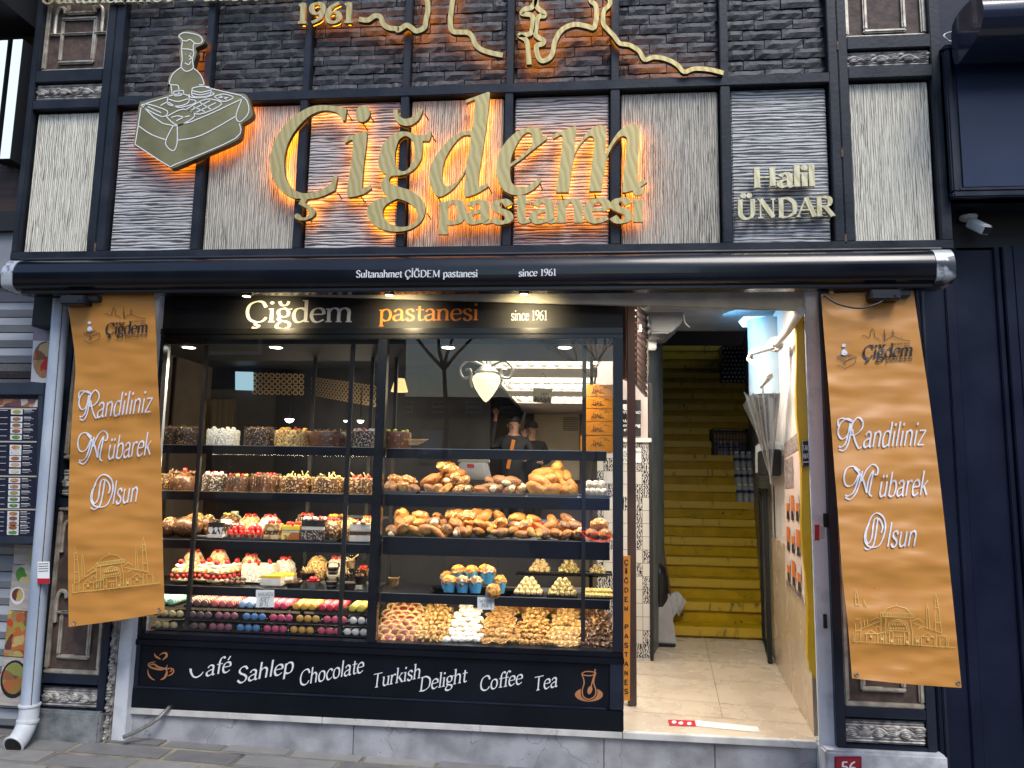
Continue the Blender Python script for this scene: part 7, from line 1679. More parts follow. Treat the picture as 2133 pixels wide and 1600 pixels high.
# things in the passage
t = thing("fan_coil_box", at(1385, 690, 1.5), "grey white hanging unit with a chamfered corner at the top left of the passage", "air conditioner")
b = MB(); Y_ = 1.35; b.poly([at(*p, Y_) for p in ((1350, 640), (1425, 640), (1424, 668), (1396, 694), (1354, 694))][::-1], (0, .5, 0)); b.build("casing", mat("unit_grey", (.11, .12, .14), (.15, .16, .18), scale=3, rough=.4), t, bevel=.015)
b = MB(); b.tube(cr([at(1424, 655, Y_), at(1427, 672, Y_), at(1437, 682, Y_)], n=4), .004, 5); b.build("loose_wire", WHITE, t)
t = thing("dome_camera", at(1535, 650, 2.0), "small white dome camera under the passage ceiling", "camera")
b = MB(); p = at(1535, 648, 2.0); b.lathe([(.045, .04), (.05, .03), (.048, 0)], p, 16); b.build("base", WHITE, t, smooth=True); b = MB(); b.blob(p+Vector((0, 0, 0)), (.042, .042, .042), 14, 8); b.build("dome", mat("camera_dome", (.03, .03, .035), rough=.08), t, smooth=True)
# folding arm with disc on the right wall
t = thing("folding_bracket_arm", onR(1615, 718), "white folding bracket arm with a round flange on the passage wall", "bracket")
A = [onR(1668, 648, .06), onR(1640, 690, .08), onR(1615, 718, .10)]
b = MB(); b.tube(A, [.026, .025, .024], 12); b.build("upper_arm", WHITE, t, smooth=True)
c = A[-1]; b = MB(); d_ = (A[1]-A[2]).normalized(); b.tube([c-d_*.02, c+d_*.03], .052, 20); o = b.build("flange", WHITE, t, bevel=.006, smooth=True)
for i in range(6):
    b = MB(); u = d_.orthogonal().normalized(); v = d_.cross(u); e = c-d_*.02+(u*math.cos(i*1.05)+v*math.sin(i*1.05))*.045; b.tube([e, e-d_*.012], .009, 8); b.build("bolt", WHITE, o, smooth=True)
P_ = [onR(1612, 722, .12), onR(1566, 735, .26), onR(1561, 748, .27), onR(1604, 783, .16), onR(1586, 806, .18)]
b = MB(); b.tube([P_[0], P_[1], P_[2]], .020, 10); b.build("forearm", WHITE, t, smooth=True); b = MB(); b.tube(P_[2:4], .021, 10); b.build("forearm", WHITE, t, smooth=True); b = MB(); b.tube(P_[3:], [.02, .012], 10); b.build("hook", WHITE, t, smooth=True)
# clear umbrella hanging from the arm
def vinyl(name, c, k):
    mt = glass(name, (.92, .93, .95), .9, 1.3, .1); n = mt.node_tree; d = N(n, "BsdfDiffuse"); d.inputs[0].default_value = (*c, 1)
    o = [x for x in n.nodes if x.type == 'OUTPUT_MATERIAL'][0]; m0 = o.inputs[0].links[0].from_socket; mx = N(n, "MixShader"); mx.inputs[0].default_value = k
    n.links.new(m0, mx.inputs[1]); n.links.new(d.outputs[0], mx.inputs[2]); n.links.new(mx.outputs[0], o.inputs[0]); return mt
CLU = vinyl("clear_vinyl", (.7, .74, .78), .14)
a, c, e = onR(1588, 812, .18), onR(1605, 990, .10), onR(1548, 842, .22)
t = thing("clear_umbrella", c, "closed clear plastic umbrella hanging from the bracket arm", "umbrella")
b = MB(); n = 18; top = [a+Vector((.11*math.cos(i*.349)*(1+.12*(i % 2)), .10*math.sin(i*.349), -.05+.03*(i % 2))) for i in range(n)]; b.add(top+[c+(p-a)*.06 for p in top], [(i, (i+1) % n, n+(i+1) % n, n+i) for i in range(n)]); b.build("canopy", CLU, t, smooth=True)
for i in range(0, n, 3):
    b = MB(); b.tube([top[i], c+(top[i]-a)*.06], .003, 5); b.build("rib", mat("umbrella_rib", (.5, .52, .55), rough=.3, metal=.6), t)
b = MB(); b.tube([a+Vector((0, 0, .06)), c-Vector((0, 0, .06))], .006, 6); b.build("shaft", MATS["umbrella_rib"], t)
b = MB(); b.add([e, e+Vector((.0, .02, -.01)), a+Vector((-.06, 0, -.02)), c+Vector((0, 0, .1))], [(0, 2, 3), (0, 3, 1), (1, 3, 2), (0, 1, 2)]); b.build("loose_flap", CLU, t)
# hand dryer
t = thing("hand_dryer", onR(1618, 955), "white rimmed black dryer unit on the passage's right wall", "hand dryer")
q0, q1, q2, q3 = onR(1603, 990, .0), onR(1632, 990, .0), onR(1632, 920, 0), onR(1603, 925, 0)
nv = Vector((-1, RWS, 0)).normalized()
b = MB(); b.add([q0, q1, q2, q3]+[p+nv*.12 for p in (q0, q1, q2, q3)], [(0, 1, 2, 3), (7, 6, 5, 4), (0, 4, 5, 1), (1, 5, 6, 2), (2, 6, 7, 3), (3, 7, 4, 0)]); b.build("housing", WHITE, t, bevel=.02, smooth=True)
k = lambda p, u, v: q0+(q1-q0)*u+(q3-q0)*v
b = MB(); F4 = [k(0, .36, -.01), k(0, 1.04, -.01), k(0, 1.04, .72), k(0, .36, .72)]; b.add([p+nv*.02 for p in F4]+[p+nv*.13 for p in F4], [(0, 1, 2, 3), (7, 6, 5, 4), (0, 4, 5, 1), (1, 5, 6, 2), (2, 6, 7, 3), (3, 7, 4, 0)]); b.build("dark_front", MATB, t, bevel=.008)
# drinks poster
t = thing("drinks_poster", onR(1655, 1080), "pale pink drinks poster with rows of layered cups on the passage's right wall", "poster")
C4 = [onR(1636, 1218, .02), onR(1677, 1260, .02), onR(1664, 900, .02), onR(1634, 925, .02)]
def pq(u, v, off=.003): return C4[0]*(1-u)*(1-v)+C4[1]*u*(1-v)+C4[2]*u*v+C4[3]*(1-u)*v+nv*off
def prect(b, u0, u1, v0, v1, off=.003): b.add([pq(u0, v0, off), pq(u1, v0, off), pq(u1, v1, off), pq(u0, v1, off)], [(0, 1, 2, 3)])
b = MB(); b.add([pq(0, 0, 0), pq(1, 0, 0), pq(1, 1, 0), pq(0, 1, 0), pq(0, 0, -.004), pq(1, 0, -.004), pq(1, 1, -.004), pq(0, 1, -.004)], [(0, 1, 2, 3), (7, 6, 5, 4), (0, 4, 5, 1), (1, 5, 6, 2), (2, 6, 7, 3), (3, 7, 4, 0)]); b.build("sheet", mat("pink_paper", (.66, .50, .44), (.70, .56, .50), scale=3, rough=.45), t)
b = MB(); prect(b, 0, 1, .90, 1); prect(b, .05, .6, .68, .88); b.build("header_print", mat("brown_print", (.10, .05, .045), (.42, .36, .34), scale=40, rough=.5), t)
cols = [mat("cup_orange", (.62, .16, .03), rough=.4), mat("cup_pale", (.60, .52, .48), rough=.4), mat("cup_dark", (.03, .02, .018), rough=.4)]
for r_ in range(3):
    for c_i in range(3):
        u0 = .14+.28*c_i; v0 = (.50, .29, .08)[r_]
        b = MB(); prect(b, u0, u0+.2, v0, v0+.13, .004); cupo = b.build("cup_picture", cols[1], t)
        b = MB(); prect(b, u0+.01, u0+.19, v0+.03, v0+.03+.05*(1+(r_+c_i) % 2), .005); b.build("cup_band", cols[0], cupo)
        b = MB(); prect(b, u0+.03, u0+.17, v0-.03, v0+.028, .0055); b.build("cup_base", cols[2], cupo)
b = MB(); 
for i in range(3): prect(b, .05, .95, .012+.012*i, .018+.012*i, .004)
b.build("small_print", cols[2], t)
# yellow padding on the right jamb and small black plate
YELC = mat("yellow_vinyl", (.58, .34, .008), (.66, .40, .015), scale=5, rough=.35, bump=.006, bscale=9)
b = MB(); P = []
Yy = -.002
for i in range(15):
    v = i/14; py = 640+(1425-640)*v; xl = 1655+33*v**1.2+3*math.sin(i*1.3); xr = 1680+26*v; P.append((at(xl, py-(0 if i < 14 else 30), Yy), at(xr, py, Yy-.022)))
vs = [p for q in P for p in q]+[p+Vector((.01, .07, 0)) for q in P for p in q]; k2 = 30
b.add(vs, [(2*i, 2*i+1, 2*i+3, 2*i+2) for i in range(14)]+[(k2+2*i, k2+2*i+2, k2+2*i+3, k2+2*i+1) for i in range(14)]+[(2*i, 2*i+2, k2+2*i+2, k2+2*i) for i in range(14)]+[(2*i+1, k2+2*i+1, k2+2*i+3, 2*i+3) for i in range(14)]+[(0, k2, k2+1, 1), (28, 29, k2+29, k2+28)])
tag(b.build("jamb_padding", YELC, None, smooth=True, ang=50), "torn yellow vinyl padding down the inside of the right door jamb", "padding")
Yt = -.035; t = thing("take_away_plate", at(1680, 945, Yt), "small black takeaway plate on the yellow padding", "sign")
b = MB(); b.slab([at(1671, 973, Yt), at(1688, 971, Yt), at(1687, 917, Yt), at(1671, 920, Yt)], .01); b.build("plate", MATB, t)
tb = MB(); write(tb, "TAKE", (1672, 939), (1687, 938), 1.5, Yt-.001, w=1.3, thin=.8, serif=False); write(tb, "AWAY", (1672, 956), (1687, 955), 1.5, Yt-.001, w=1.3, thin=.8, serif=False); pline(tb, [(1673, 963), (1686, 962)], 1.6, Yt); pline(tb, [(1671.5, 918.5), (1687, 918.5), (1687, 971), (1672, 971)], .8, Yt, closed=True, smooth=False); tb.build("lettering", WLINE, t)
STR = mat("sticker_red", (.45, .015, .03), rough=.5)
def sticker(c4, Y, label, rows):
    t = thing("alarm_sticker", at(*c4[0], Y), label, "sticker"); (x0, y1), (x1, y0) = c4
    b = MB(); b.slab([at(x0, y1, Y), at(x1, y1, Y), at(x1, y0, Y), at(x0, y0, Y)], .002); b.build("paper", WLINE, t)
    b = MB(); xm = x0+(x1-x0)*.45
    if rows: b.slab([at(x0, y1, Y-.001), at(xm, y1, Y-.001), at(xm, y0, Y-.001), at(x0, y0, Y-.001)], .001)
    else: b.slab([at(x0, y1, Y-.001), at(x1, y1, Y-.001), at(x1, y1-11, Y-.001), at(x0, y1-11, Y-.001)], .001)
    b.build("red_field", STR, t); tb = MB()
    for i in range(4):
        if rows: pline(tb, [(xm+2+i*2.4, y1-2), (xm+2+i*2.4, y0+2)], .9, Y, .0015)
        else: pline(tb, [(x0+2, y0+5+5*i), (x1-2, y0+4+5*i)], 1.2, Y, .0015)
    tb.build("small_print", INK, t)
sticker([(1697, 1126), (1720, 1093)], YJ-.003, "red and white alarm sticker on the right white jamb", True)
# water packs, black crate, pallet of bottles on the stair
WATER = vinyl("water_bottle_plastic", (.72, .76, .80), .35); LABB = mat("dark_bottle_label", (.02, .03, .09), rough=.4); CAPB = mat("pale_bottle_cap", (.6, .62, .66), rough=.4)
def pack(px0, px1, pyb, pyt, n, label):
    k = round((pyb-1306)/-36); Yb_ = min([(abs((at((px0+px1)/2, pyb, 2.83+.26*j).z)-(.4+.19*j)), j) for j in range(12)])[1]; Y = 2.87+.26*Yb_; z = .4+.19*Yb_+.002
    a, c = at(px0, pyb, Y), at(px1, pyb, Y); h = (pyb-pyt)/(F/(D+Y)); w_ = (c.x-a.x)/n
    t = thing("water_pack", ((a.x+c.x)/2, Y, z), label, "water bottles", "shrink wrapped water packs on the stair")
    for i in range(n):
        for j in range(2):
            x = a.x+w_*(i+.5); y = Y+.03+j*w_; b = MB(); b.lathe([(.001, z), (w_*.46, z), (w_*.47, z+h*.66), (w_*.40, z+h*.78), (w_*.2, z+h*.90), (w_*.2, z+h*.92)], (x, y, 0), 12); o = b.build("bottle", WATER, t, smooth=True)
            b = MB(); b.lathe([(w_*.22, z+h*.92), (w_*.22, z+h), (.001, z+h)], (x, y, 0), 10); b.build("cap", CAPB, o); b = MB(); b.lathe([(w_*.485, z+h*.50), (w_*.485, z+h*.66)], (x, y, 0), 12); b.f = b.f[:-2]; b.mi = b.mi[:-2]; b.build("label_band", LABB, o, smooth=True)
pack(1496, 1541, 945, 916, 4, "four bottle water pack just below the black crate"); pack(1531, 1569, 976, 938, 3, "uppermost water pack of the three against the mosaic wall"); pack(1533, 1572, 1010, 975, 3, "middle water pack of the three against the mosaic wall"); pack(1537, 1575, 1045, 1009, 3, "lowest water pack against the mosaic wall")
Yq = 2.87+.26*9; zq = .4+.19*9; a, c = at(1486, 915, Yq), at(1560, 915, Yq); h = 55/(F/(D+Yq))
t = thing("black_crate", ((a.x+c.x)/2, Yq, zq), "black plastic lattice crate with purple goods high on the stair", "crate")
b = MB(); zz0 = zq+.003
for i in range(12): x = a.x+(c.x-a.x)*i/11; b.bar((x, Yq, zz0), (x, Yq, zz0+h), .010, .012)
for i in range(6): z = zz0+h*i/5; b.bar((a.x, Yq-.001, z), (c.x, Yq-.001, z), .014, .010)
b.box(a.x, a.x+.012, Yq, Yq+.3, zz0, zz0+h); b.box(c.x-.012, c.x, Yq, Yq+.3, zz0, zz0+h); b.box(a.x, c.x, Yq+.3, Yq+.31, zz0, zz0+h); b.build("lattice_box", MATB, t)
b = MB(); b.box(a.x+.02, c.x-.02, Yq+.03, Yq+.28, zz0+.005, zz0+h*.45); b.build("purple_goods", mat("purple_wrap", (.03, .02, .09), (.10, .06, .16), scale=30, rough=.3), t)
b = MB(); b.box(a.x+.02, c.x-.02, Yq+.03, Yq+.28, zz0+h*.5, zz0+h*.85); b.build("amber_goods", mat("amber_wrap", (.10, .05, .01), (.2, .1, .02), scale=30, rough=.4), t)
Yp_ = 6.75; t = thing("bottle_pallet", at(1525, 797, Yp_), "dim stack of dark bottles with pale caps at the head of the stair", "bottles")
b = MB(); b.slab([at(1504, 797, Yp_), at(1551, 799, Yp_), at(1551, 722, Yp_), at(1504, 720, Yp_)], .3); b.build("wrapped_bottles", mat("dark_bottles", (.02, .018, .02), rough=.3), t)
for r_ in range(9):
    for c_i in range(6):
        b = MB(); p = at(1507+c_i*8+(r_ % 2)*3, 726+r_*8.5, Yp_); b.tube([p+Vector((0, -.02, 0)), p], .016, 8); b.build("bottle_cap", CAPB, t)
# black folded frames leaning by the stair
for (n0, n1, pt0, lab) in (((1604, 1382), (1592, 1337), 1018, "black folded metal frame standing nearer the stair"), ((1626, 1391), (1613, 1350), 1012, "black folded metal frame standing nearer the right wall")):
    f0, f1 = on(*n0, .302), on(*n1, .302); ztop = at(n0[0], pt0, f0.y).z; t = thing("folded_frame", f0, lab, "frame", "black folded frames beside the stair")
    for p in (f0, f1):
        b = MB(); b.bar(p, (p.x, p.y, ztop), .035, .03); b.build("upright", MATB, t, bevel=.004)
    for z in (.33, ztop-.02):
        b = MB(); b.bar((f0.x, f0.y, z), (f1.x, f1.y, z), .03, .03); b.build("rail", MATB, t, bevel=.004)
# bin with a black bag, and a mop head
c = (on(1359, 1345, .3)+on(1398, 1338, .3))/2; t = thing("waste_bin", c, "grey tapered waste bin with a black bag over its top", "bin")
w_ = .10; z1 = at(1375, 1232, c.y).z; b = MB(); b.add([c+Vector((x*w_*1.15, y*w_*1.3, .03)) for x, y in ((-1, -1), (1, -1), (1, 1), (-1, 1))]+[Vector((c.x-.02+x*w_*.82, c.y+y*w_, z1)) for x, y in ((-1, -1), (1, -1), (1, 1), (-1, 1))], [(0, 3, 2, 1), (4, 5, 6, 7), (0, 1, 5, 4), (1, 2, 6, 5), (2, 3, 7, 6), (3, 0, 4, 7)]); b.build("bin_body", mat("bin_grey", (.30, .29, .28), (.38, .37, .36), scale=6, rough=.35), t, bevel=.01)
b = MB(); b.box(c.x-w_*1.1, c.x+w_*1.1, c.y-w_*1.25, c.y+w_*1.2, .30, .33); b.build("plinth", MATB, t, bevel=.006)
b = MB(); b.lathe([(.105, z1-.12), (.13, z1-.04), (.12, z1+.04), (.11, z1+.14), (.08, z1+.22), (.03, z1+.25), (.001, z1+.25)], (c.x-.03, c.y, 0), 20, sx=.82, jit=.14, seed=4); b.build("black_bag", mat("black_bag", (.012, .012, .013), rough=.3, bump=.02, bscale=14), t, smooth=True)
c2 = on(1408, 1320, .3); t = thing("mop", (c2.x, c2.y, .3), "white mop head leaning against the waste bin by the lowest step", "mop")
Ym = c2.y+.0; b = MB(); b.poly([at(*p, Ym) for p in ((1396, 1240), (1412, 1232), (1425, 1246), (1410, 1276), (1400, 1292), (1397, 1262))][::-1], (0, .06, 0)); b.build("mop_pad", mat("mop_white", (.46, .46, .45), (.60, .60, .59), scale=20, rough=.9, bump=.01, bscale=60), t, bevel=.012, smooth=True)
b = MB()
for i in range(14): u = i/13; p = at(1425-15*u, 1246+30*u, Ym); b.tube([p, p+Vector((.02, -.005, -.03))], .004, 5)
b.build("fringe", MATS["mop_white"], t)["kind"] = "stuff"
b = MB(); b.tube([at(1400, 1290, Ym+.03), at(1396, 1240, Ym+.03), at(1378, 1120, Ym+.05)], .012, 8); b.build("handle", mat("mop_handle", (.14, .07, .04), rough=.5), t, smooth=True)
# passage left side: patterned tile wall, signs, brown folding door
def tile_mat():
    mt, n, b = nodes("patterned_tiles")
    tc = N(n, "TexCoord"); sc_ = N(n, "VectorMath", operation='SCALE'); sc_.inputs[3].default_value = 9.2; n.links.new(tc.outputs["Object"], sc_.inputs[0])
    fl = N(n, "VectorMath", operation='FLOOR'); n.links.new(sc_.outputs[0], fl.inputs[0]); wn = N(n, "TexWhiteNoise"); n.links.new(fl.outputs[0], wn.inputs[0])
    fr_ = N(n, "VectorMath", operation='FRACTION'); n.links.new(sc_.outputs[0], fr_.inputs[0]); sp = N(n, "SeparateXYZ"); n.links.new(fr_.outputs[0], sp.inputs[0])
    z = N(n, "TexWave"); z.inputs["Scale"].default_value = 16; z.inputs["Distortion"].default_value = 9; z.inputs["Detail Scale"].default_value = 2.5; n.links.new(tc.outputs["Object"], z.inputs[0])
    pat = ramp(n, z.outputs[1], [(.44, (.03, .03, .035)), (.52, (.55, .53, .50))])
    m1 = N(n, "Mix"); m1.data_type = 'RGBA'; n.links.new(ramp(n, wn.outputs[0], [(.52, (0, 0, 0)), (.54, (1, 1, 1))]), m1.inputs[0]); m1.inputs[6].default_value = (.56, .54, .51, 1); n.links.new(pat, m1.inputs[7])
    g1 = ramp(n, sp.outputs[0], [(.03, (1, 1, 1)), (.05, (0, 0, 0))]); g2 = ramp(n, sp.outputs[2], [(.03, (1, 1, 1)), (.05, (0, 0, 0))])
    mm = N(n, "Math", operation='MAXIMUM'); n.links.new(g1, mm.inputs[0]); n.links.new(g2, mm.inputs[1])
    m2 = N(n, "Mix"); m2.data_type = 'RGBA'; n.links.new(mm.outputs[0], m2.inputs[0]); n.links.new(m1.outputs[2], m2.inputs[6]); m2.inputs[7].default_value = (.16, .15, .14, 1)
    n.links.new(m2.outputs[2], b.inputs["Base Color"]); b.inputs["Roughness"].default_value = .25; return mt
YT = 1.8; zt_ = at(1320, 920, YT).z
b = MB(); b.box(.12, .555, YT, 1.86, .30, zt_); b.build("tiled_wall", tile_mat(), shop)
b = MB(); b.box(.12, .55, YT+.01, 1.86, zt_, 3.1); b.build("upper_wall", mat("pinkish_plaster", (.52, .44, .42), (.58, .50, .48), scale=4, rough=.7), shop)
b = MB(); b.box(.556, .585, YT-.01, 1.87, .30, 2.6); b.build("corner_strip", MATB, shop)
b = MB(); b.box(.10, .575, YT-.03, YT+.01, zt_-.005, zt_+.03); b.build("ledge_strip", WALLW, shop)
Ys = YT-.012
t = thing("coffee_sign", at(1315, 870, Ys), "black coffee saying sign with a white cup on the passage's left wall", "sign")
b = MB(); b.slab([at(1285, 909, Ys), at(1335, 909, Ys), at(1335, 833, Ys), at(1285, 833, Ys)], .012); b.build("board", MATB, t)
b = MB(); b.add([at(*p, Ys-.002) for p in ((1294, 842), (1316, 842), (1314, 850), (1308, 855), (1301, 855), (1296, 850))], [(0, 1, 2, 3, 4, 5)]); b.build("cup_picture", WLINE, t); tb = MB()
write(tb, "CAPPUCCINO", (1284, 862), (1334, 862), .75, Ys-.001, w=1.4, thin=.8)
for s, x0, x1, y in (("Makes", 1296, 1322, 880), ("everything", 1288, 1334, 889), ("Better", 1296, 1322, 898)): write(tb, s, (x0, y), (x1, y), .85, Ys-.001, w=1.2, thin=.9, serif=False)
tb.build("lettering", WLINE, t)
t = thing("price_notice", at(1315, 950, Ys), "white paper price notice on the tiles under the coffee sign", "notice")
b = MB(); b.slab([at(1285, 964, Ys), at(1336, 964, Ys), at(1336, 934, Ys), at(1285, 934, Ys)], .003); b.build("paper", TAGW, t)
tb = MB(); write(tb, "POĞAÇA AÇMA", (1284, 945), (1335, 944), .75, Ys-.001, w=1.2, thin=.7); write(tb, "SİMİT", (1298, 952), (1322, 952), .7, Ys-.001, w=1.2, thin=.7); write(tb, "15.00", (1296, 961), (1318, 961), .8, Ys-.001, w=1.2, thin=.7); tb.build("lettering", INK, t)
t = thing("number_plate", at(1303, 757, Ys), "small red house number plate on the pinkish wall", "number plate")
b = MB(); b.slab([at(1290, 769, Ys), at(1318, 769, Ys), at(1318, 744, Ys), at(1290, 744, Ys)], .006); b.build("plate", STR, t); tb = MB(); write(tb, "56", (1296, 764), (1316, 764), 1.9, Ys-.001, w=1.2, thin=.8, serif=False); tb.build("number", WLINE, t)
BRO = mat("brown_aluminium", (.040, .022, .018), (.06, .035, .028), scale=3, rough=.4)
f0 = on(1317, 1470, .3); b = MB(); b.box(f0.x-.028, f0.x+.028, f0.y-.02, f0.y+.03, .302, 3.0); tag(b.build("door_post", BRO, None, bevel=.004), "slim brown metal door post beside the orange vertical sign", "post")
Yg = .45; t = thing("folding_grille", at(1335, 720, .6), "brown slatted shutter folded open above the left of the passage", "shutter")
for i in range(17):
    y = 646+i*9; b = MB(); b.bar(at(1299, y-6, .50), at(1312, y, .75), .034, .034); b.build("slat", BRO, t)
for i in range(14):
    y = 640+i*13; b = MB(); b.bar(at(1324, y-14, .55), at(1346, y+4+i*.8, 1.55), .02, .03); b.build("slat", BRO, t)
b = MB(); b.bar(at(1347, 640, 1.55), at(1346, 800, 1.55), .03, .03); b.build("edge_bar", BRO, t)
Yv = .10; t = thing("vertical_sign", at(1304, 1300, Yv), "narrow orange upright sign with black capitals beside the display window", "sign")
b = MB(); b.slab([at(1296, 1459, Yv), at(1312, 1460, Yv), at(1313, 1158, Yv), at(1297, 1158, Yv)], .012); b.build("board", mat("orange_board", (.66, .24, .03), (.70, .28, .04), scale=4, rough=.35), t)
tb = MB()
for i, ch in enumerate("ÇİĞDEM PASTANESİ"):
    y = 1176+i*19.2; 
    if ch != ' ' and y < 1456: write(tb, ch, (1300, y), (1309, y), 1.25, Yv-.001, w=1.5, thin=1.3, serif=False)
tb.build("lettering", MATB, t)
# floor: joints are in the material of each slab; warning tape on the threshold
t = thing("floor_tape", on(1490, 1515, .301), "worn red and white distance tape stuck on the marble threshold", "floor sticker")
def fl(*ps, z=.3012): return [on(x, y, z) for x, y in ps]
b = MB(); b.add(fl((1448, 1512), (1583, 1526), (1578, 1514), (1448, 1500)), [(0, 1, 2, 3)]); b.build("white_tape", mat("worn_white_tape", (.66, .63, .60), (.74, .72, .70), scale=20, rough=.5), t)
b = MB(); b.add(fl((1394, 1511), (1450, 1513), (1448, 1501), (1391, 1499), z=.3016), [(0, 1, 2, 3)]); b.build("red_tape", STR, t)
b = MB()
for x, y in ((1404, 1504), (1418, 1506), (1436, 1507)): b.add([on(x+5*math.cos(i*.6), y+3*math.sin(i*.6), .3020) for i in range(10)], [tuple(range(10))])
b.build("printed_marks", WLINE, t)
JO = mat("floor_joint", (.10, .07, .05), rough=.9); b = MB()
def jl(p, q, w_=.004):
    a, c = on(*p, .2993), on(*q, .2993); d = (c-a).normalized(); n = Vector((-d.y, d.x, 0))*w_/2; b.add([a-n, c-n, c+n, a+n], [(0, 1, 2, 3)])
jl((1466, 1318), (1505, 1495)); 
for y0, y1, x1 in ((1370, 1385, 1625), (1403, 1428, 1648), (1450, 1480, 1680), (1482, 1510, 1700)): jl((1320, y0), (x1, y1))
tag(b.build("floor_joints", JO, None), None, None, kind="structure")
# ------------------------------------------------------------------ left neighbour, drainpipe, menu board
lb = thing("neighbour_building", (-5, 0, 0), "restaurant front left of the drainpipe with a grey roller shutter", "building")
SLAT = mat("grey_shutter_slat", (.22, .235, .255), (.32, .335, .355), scale=5, rough=.45, bump=.001, bscale=40, stretch=(.4, 1, 2))
xn = at(68, 900, -.06).x
b = MB(); b.box(-9, xa-.06, .0, .3, -.1, 3.2); b.build("wall", mat("neighbour_wall", (.05, .05, .055), (.09, .09, .10), scale=3, rough=.7), lb)
zs0 = .16; i = 0; z = zs0
while z < 2.95:
    b = MB(); z1 = z+.105; xr = xa-.065
    b.add([(-6.5, -.03, z+.004), (xr, -.03, z+.004), (xr, -.05, z+.05), (-6.5, -.05, z+.05), (xr, -.03, z1-.003), (-6.5, -.03, z1-.003), (-6.5, .0, z+.004), (xr, .0, z+.004), (xr, .0, z1-.003), (-6.5, .0, z1-.003)], [(0, 1, 2, 3), (3, 2, 4, 5), (5, 4, 8, 9), (0, 6, 7, 1), (0, 3, 5, 9, 6), (1, 7, 8, 4, 2)])
    perf = 2.12 < z < 2.40; b.build("shutter_slat", mat("perforated_slat", (.05, .045, .045), (.10, .09, .085), scale=120, rough=.6, detail=1) if perf else SLAT, lb); z += .105
b = MB(); p0, p1 = at(64, 680, -.2), at(128, 618, -.2); b.box(p0.x, p1.x, -.2, .0, p0.z, p1.z+.1); b.build("shutter_box", MATB, lb, bevel=.006)
b = MB(); b.box(-9, XL0-.03, -.12, .3, 3.2, 5.8); b.build("upper_wall", mat("brown_timber_cladding", (.030, .016, .012), (.065, .035, .025), scale=6, rough=.6, stretch=(.3, 1, 6)), lb)
b = MB(); b.box(-9, XL0-.03, -.16, -.121, 3.05, 3.42); b.build("fascia_band", mat("grey_fascia", (.20, .21, .24), (.27, .28, .31), scale=4, rough=.5), lb)
b = MB(); b.box(-9, XL0-.035, -.7, -.125, at(30, 22, -.4).z, 6); b.build("dark_canopy", MATB, lb)
b = MB(); b.box(-9, XL0-.035, -.2, -.121, at(30, 480, -.2).z, at(30, 440, -.2).z); b.build("dark_band", MATB, lb)
lbar = emis("cool_white_sign_face", (.62, .74, .86), .85)
for a_, k_ in (((26, 46, 82, 2, 20, 330), "right pale upright bar of the neighbour's lit sign"), ((-6, 14, 84, -30, -10, 322), "left pale upright bar of the neighbour's lit sign")):
    x0, x1, y0, x2, x3, y1 = a_; t = thing("sign_bar", at(x0, y1, -.30), k_, "sign", "pale bars of the neighbour's sign")
    Q = [at(x2, y1, -.30), at(x3, y1, -.30), at(x1, y0, -.30), at(x0, y0, -.30)]; X0, X1 = (Q[0].x+Q[3].x)/2, (Q[1].x+Q[2].x)/2
    b = MB(); b.box(X0, X1, -.301, -.296, Q[0].z, Q[2].z); b.build("lit_face", lbar, t); b = MB(); b.box(X0-.003, X1+.003, -.2955, -.13, Q[0].z-.003, Q[2].z+.003); b.build("channel", MATB, t)
# food pictures
def food_mat(name, cols, scale=16):
    mt, n, b = nodes(name); tc = N(n, "TexCoord"); v = N(n, "TexVoronoi"); v.inputs["Scale"].default_value = scale
    w_ = N(n, "TexNoise"); w_.inputs["Scale"].default_value = 9; n.links.new(tc.outputs["Object"], w_.inputs[0])
    mx = N(n, "Mix"); mx.data_type = 'RGBA'; mx.inputs[0].default_value = .12; n.links.new(tc.outputs["Object"], mx.inputs[6]); n.links.new(w_.outputs[1], mx.inputs[7]); n.links.new(mx.outputs[2], v.inputs[0])
    sp = N(n, "SeparateColor"); n.links.new(v.outputs["Color"], sp.inputs[0])
    c = ramp(n, sp.outputs[0], [(i/(len(cols)-1), q) for i, q in enumerate(cols)]); n.links.new(c, b.inputs["Base Color"]); b.inputs["Roughness"].default_value = .35; MATS[name] = mt; return mt
KEB = food_mat("kebab_picture", [(.06, .22, .05), (.30, .06, .03), (.45, .24, .10), (.50, .03, .02), (.55, .40, .22), (.20, .07, .03)]); MEAT = food_mat("meat_picture", [(.03, .04, .08), (.25, .09, .05), (.40, .20, .10), (.12, .03, .02), (.6, .55, .5)], 20)
SAL = food_mat("salad_picture", [(.05, .20, .03), (.12, .30, .06), (.55, .45, .25), (.6, .6, .58)], 12); PIZ = food_mat("pizza_picture", [(.40, .04, .02), (.50, .20, .06), (.10, .03, .03), (.55, .40, .18), (.30, .30, .06), (.5, .03, .02)], 24); PAN = food_mat("pan_picture", [(.02, .02, .025), (.35, .16, .06), (.45, .06, .03), (.16, .22, .04), (.40, .28, .12)], 18)
PLN = mat("plank_picture", (.34, .30, .26), (.52, .47, .42), scale=5, rough=.4, stretch=(1, 1, 6)); WPL = mat("white_plate_print", (.66, .66, .66), rough=.4)
YPo = -.075
